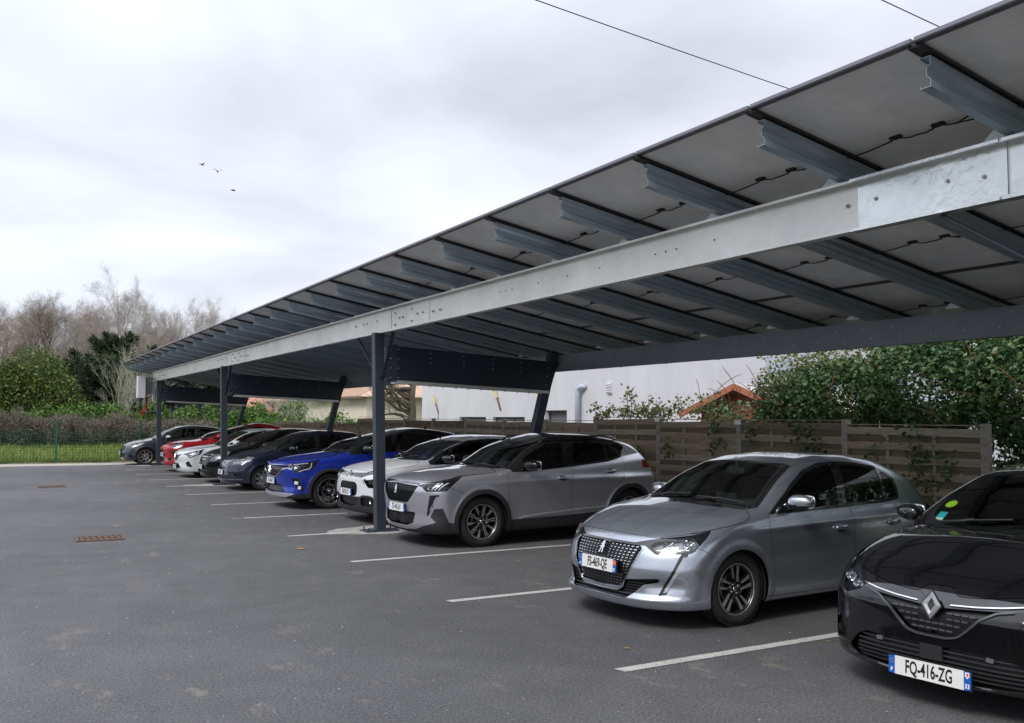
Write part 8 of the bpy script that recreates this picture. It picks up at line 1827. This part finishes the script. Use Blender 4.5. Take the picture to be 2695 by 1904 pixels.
conifer('dark low cypress leaning left with spiky upswept branches', 262, 60, 5.4, 8, DK, n=30, tilt=.8, w=1.15, name='cypress_tree')
conifer('dark cypress standing directly behind the end of the carport', 370, 61, 5.8, 9, DK, n=40, tilt=1.1, w=.62, name='cypress_tree')
for i, (px, Y, h, s_) in enumerate(((455, 58, 5.6, 11), (515, 60, 5.8, 12), (555, 61, 5.0, 13))): conifer(['blue grey cedar seen between the far post and the middle post', 'spreading cedar seen above the red car', 'cedar seen behind the middle carport post', 'cedar partly hiding the orange tiled roof'][i], px, Y, h, s_, BLUEG if i % 2 == 0 else DK, n=55, tilt=.15, w=.8, name='cedar_tree')
# pale leafless shrubs
def shrub(label, px, Y, h, seed, mat, stems=6, spread=.45, z=0, dens=1.0, name='bare_shrub', lv=3):
    g_ = random.Random(seed); e = empty(name, (at(px, Y), Y, z), label=label, cat='shrub'); tb, cb = MB(), MB()
    for i in range(stems):
        t, c_ = branch_tree(seed * 10 + i, h * g_.uniform(.8, 1.1), lv, spread, .045 * h / 4, 7, .3, .25, wob=.12, lean=g_.uniform(-.6, .6), dens=dens); a = g_.uniform(0, 6.28); Mr = Matrix.Rotation(a, 3, 'Z')
        for src_, dst in ((t, tb), (c_, cb)): dst.raw([Mr @ Vector(v) for v in src_.v], src_.f)
    tb.build('stems', mat, e); cb.build('twigs', mat, e); return e
shrub('pale lichen covered bare shrub fanning out in front of the dark cypresses', 318, 47.5, 4.3, 4, BK[2], 7, .42)
shrub('pale bare shrub in front of the orange tiled roof', 748, 47, 2.9, 6, BK[2], 6, .6); shrub('small bare shrub beside the beige house wall', 690, 50, 2.6, 7, BK[0], 6, .5); shrub('bare shrub left of the pale tiled house', 835, 44, 2.6, 17, BK[2], 4, .6)
# pollarded tree left of the white building
g_ = random.Random(2); px_ = 1085; Yp = 36.0; xp = at(px_, Yp); e = empty('pollarded_tree', (xp, Yp, 0), label='dark knobbly pollarded tree standing at the left end of the white building', cat='tree'); tb, cb = MB(), MB()
tb.tube([(0, 0, 0), (-.02, 0, 1.2), (.05, 0, 2.0), (.0, 0, 2.8), (.08, 0, 3.5)], [.24, .21, .20, .17, .14], 8)
for i in range(11):
    z0 = 1.7 + .19 * i; a = g_.choice((3.1, 3.3, 2.9, .1, 2.6, 3.5)) + g_.uniform(-.5, .5); L_ = g_.uniform(1.3, 2.6); q = Vector((0, 0, z0)); pts = [q.copy()]; d = Vector((math.cos(a), math.sin(a) * .7, .15))
    for k in range(6): d = (d + Vector((g_.gauss(0, .25), g_.gauss(0, .2), g_.gauss(.08, .22)))).normalized(); q = q + d * L_ / 6; pts.append(q.copy())
    tb.tube(pts, [.10 - .011 * k for k in range(7)], 6); 
    for k in (3, 4, 5, 6):
        t, c_ = branch_tree(i * 7 + k, g_.uniform(.8, 1.5), 2, .7, .022, 6, .2, .1, wob=.25, lean=.4); Mr = Matrix.Rotation(a + g_.uniform(-1.5, 1.5), 3, 'Z')
        for sx in (t, c_): cb.raw([Mr @ Vector(v) + pts[k] for v in sx.v], sx.f)
tb.build('trunk', BK[3], e); cb.build('crown', BK[0], e)
# leafy patches behind the fence further on
for (px, Y, h, w) in ((1000 - 75, 34, 1.75, .8), (880, 34, 2.0, .5), (838, 36, 1.7, .8), (760, 38, 1.65, .8), (700, 40, 1.7, .8)): bush('leafy_shrub', 'bright leafy shrub above the fence by ' + {925: 'the step in its height', 880: 'the leaning rear post, tallest one', 838: 'the foot of the beige wall', 760: 'the pale bare shrub', 700: 'the far end by the small bare shrub'}[px], 'shrub', [(1600, (at(px, Y), Y, h * .6), (w, .5, h * .45))], .12, LAUR, px, False)
# ---------------------------------------------------------------- big leafy bramble over the fence at right
BRL = leaf_mat('bramble_leaf', [(.022, .055, .018), (.040, .095, .030), (.06, .135, .045), (.10, .18, .065), (.15, .17, .07)], .42, .22); BRY = leaf_mat('bramble_tip', [(.09, .13, .04), (.14, .17, .05), (.17, .15, .06), (.08, .13, .03)], .5, .3)
e = empty('bramble_hedge', (7.6, 3.5, 0), label='big mass of leafy green brambles and ivy overgrowing the right part of the wooden fence', cat='hedge'); C0 = np.array([7.6, 3.5, 0])
def tuftpts(spec, seed):
    return np.concatenate([blob_pts(n_, c_, r_, seed + i, .45, .45) for i, (n_, c_, r_) in enumerate(spec)])
spec = [(9000, (7.55, 1.2, 2.15), (.75, 1.3, .95)), (9000, (7.5, 2.9, 2.2), (.7, 1.2, .82)), (8000, (7.5, 4.4, 2.12), (.65, 1.1, .70)), (4600, (7.5, 5.3, 2.0), (.55, .8, .50)), (450, (7.3, 6.4, 1.82), (.35, .6, .22)), (6000, (8.0, 2.0, 1.0), (.5, 1.7, 1.0)), (5000, (7.6, .9, .9), (.5, 1.0, .9)), (8000, (7.2, .1, 1.9), (.65, 1.1, 1.05)), (11000, (7.05, .2, 1.1), (.5, 1.3, 1.15)), (7000, (7.0, -1.5, 1.5), (.7, 1.3, 1.5)), (6000, (7.9, 2.2, 2.65), (.6, 1.6, .50)), (6000, (7.9, .3, 2.75), (.6, 1.4, .6)), (5000, (7.6, -1.4, 2.8), (.7, 1.2, .7)), (5000, (8.3, 0, 1.4), (.5, 2.2, 1.4))]
P = tuftpts(spec, 100); obj('leaves', leaves_mesh('leaves', P - C0, .072, BRL, seed=31, asp=.70, up=.45, fold=.12, droop=.5), e)
spec2 = [(1500, (7.6, 1.5, 3.0), (.7, 1.8, .25)), (1300, (7.5, 4.2, 2.72), (.6, 1.5, .22)), (800, (7.4, 5.3, 2.35), (.5, .7, .25)), (160, (7.2, 8.0, 1.88), (.3, .6, .12)), (420, (7.1, 8.9, 1.92), (.25, .9, .12)), (260, (7.2, 7.2, 2.05), (.3, .5, .2)), (300, (6.9, .5, 2.2), (.3, 1.4, .5))]
P = tuftpts(spec2, 200); obj('young_leaves', leaves_mesh('young_leaves', P - C0, .060, BRY, seed=32, asp=.7, up=.5, droop=.3), e)
mb = MB(); g_ = random.Random(77)
for i in range(60):
    y = g_.uniform(-1.5, 7.0); x = g_.uniform(6.6, 7.6); z = 1.7 + g_.uniform(0, .5); q = Vector((x, y, z)); d = Vector((g_.uniform(-.4, .2), g_.uniform(-1, 1), g_.uniform(.2, 1.2))).normalized(); pts = [q.copy()]
    for k in range(6): d = (d + Vector((g_.gauss(0, .12), g_.gauss(0, .12), -.13))).normalized(); q = q + d * g_.uniform(.07, .14); pts.append(q.copy())
    mb.tube([p_ - Vector(C0) for p_ in pts], [.006] * 6 + [.003], 4)
mb.build('canes', pbr('cane_red', (.14, .07, .04), .6), e, kind='stuff')
# sprigs on the fence
mb = []; g = np.random.default_rng(12)
for (y, z, r_, n_) in ((6.0, 1.5, .30, 90), (4.2, 1.62, .35, 110), (3.9, 1.4, .2, 50), (2.3, 1.45, .3, 80), (2.2, 1.0, .35, 110), (1.9, 1.2, .25, 50), (8.0, 1.15, .18, 40), (7.2, 1.25, .15, 40), (5.2, 1.55, .2, 40), (2.9, 1.3, .2, 40)): c_ = g.normal(size=(n_, 3)) * np.array([.03, .35, .55]) * r_ * 1.1 + np.array([6.42, y, z]); mb.append(c_)
P = np.concatenate(mb); obj('fence_sprigs', leaves_mesh('fence_sprigs', P - C0, .062, BRL, seed=33, asp=.7, up=0, dirs=np.tile([-.6, 0, -.5], (len(P), 1)).astype(float)), e, kind='stuff')
# young upright sprays against the white wall
def spray(y, x, h, seed):
    g_ = random.Random(seed); np_ = []; mb = MB()
    for k in range(3):
        d = Vector((g_.uniform(-.1, .1), g_.uniform(-.7, .7), 1)).normalized(); q = Vector((x, y, 1.6)); pts = [q.copy()]
        for j in range(7): d = (d + Vector((0, g_.gauss(0, .16), -.08))).normalized(); q = q + d * h / 7; pts.append(q.copy()); np_ += [q + Vector((g_.gauss(0, .05), g_.gauss(0, .09), g_.gauss(0, .05))) for _ in range(7)]
        mb.tube(pts, .006, 4)
    e2 = empty('bramble_spray', (x, y, 0), label='thin bramble spray with sparse leaves rising over the fence, ' + {8.9: 'left one with the longest stems', 7.9: 'middle one', 9.8: 'small one furthest left'}[y], cat='plant', group='bramble sprays over the fence'); o1 = mb.build('stems', pbr('cane_red', (.14, .07, .04), .6), e2); o1.location = (-x, -y, 0)
    o2 = obj('leaves', leaves_mesh('leaves', np.array([tuple(p_) for p_ in np_]), .075, BRY, seed=seed, asp=.7), e2); o2.location = (-x, -y, 0)
spray(8.9, 6.9, .75, 3); spray(7.9, 6.9, .6, 4); spray(9.8, 6.9, .5, 5)
# trees on the camera side of the yard, seen only as reflections in the glass and paint
for i, (x, y, k, s) in enumerate(((-1, -22, 'oak', 1.0), (6, -20, 'ash', 1.0), (-9, -16, 'oak', 1.0), (13, -17, 'bushy', 1.2), (-16, -6, 'ash', 1.1), (-18, 6, 'oak', 1.1), (-17, 20, 'ash', 1.1), (-16, 34, 'oak', 1.0), (13, -5, 'oak', .9), (15.5, -9, 'ash', .9), (17, -3.5, 'oak', 1.0))):
    bare_tree(k, x, y, -.1, s, i, 'bare tree on the near side of the yard, mirrored in the cars' if i < 8 else 'bare tree past the bramble hedge, mirrored in the side windows', 'bare trees on the near side of the yard' if i < 8 else 'bare trees past the bramble hedge', BK[3])
for i, (x, y, rx, ry, n_, h) in enumerate(((-16, 12, 1.5, 24, 14000, 2.2), (0, -21, 20, 1.6, 12000, 1.7))):  # unseen hedges added to darken what the car paint reflects
    P = blob_pts(n_, (0, 0, h * .45), (rx, ry, h * .6), 900 + i, .3, .6); e = empty('boundary_hedge', (x, y, 0), label=['dark evergreen hedge along the aisle side of the yard', 'dark evergreen hedge closing the near end of the yard'][i], cat='hedge'); obj('leaves', leaves_mesh('leaves', P, .55, DK, seed=i, asp=.7), e)
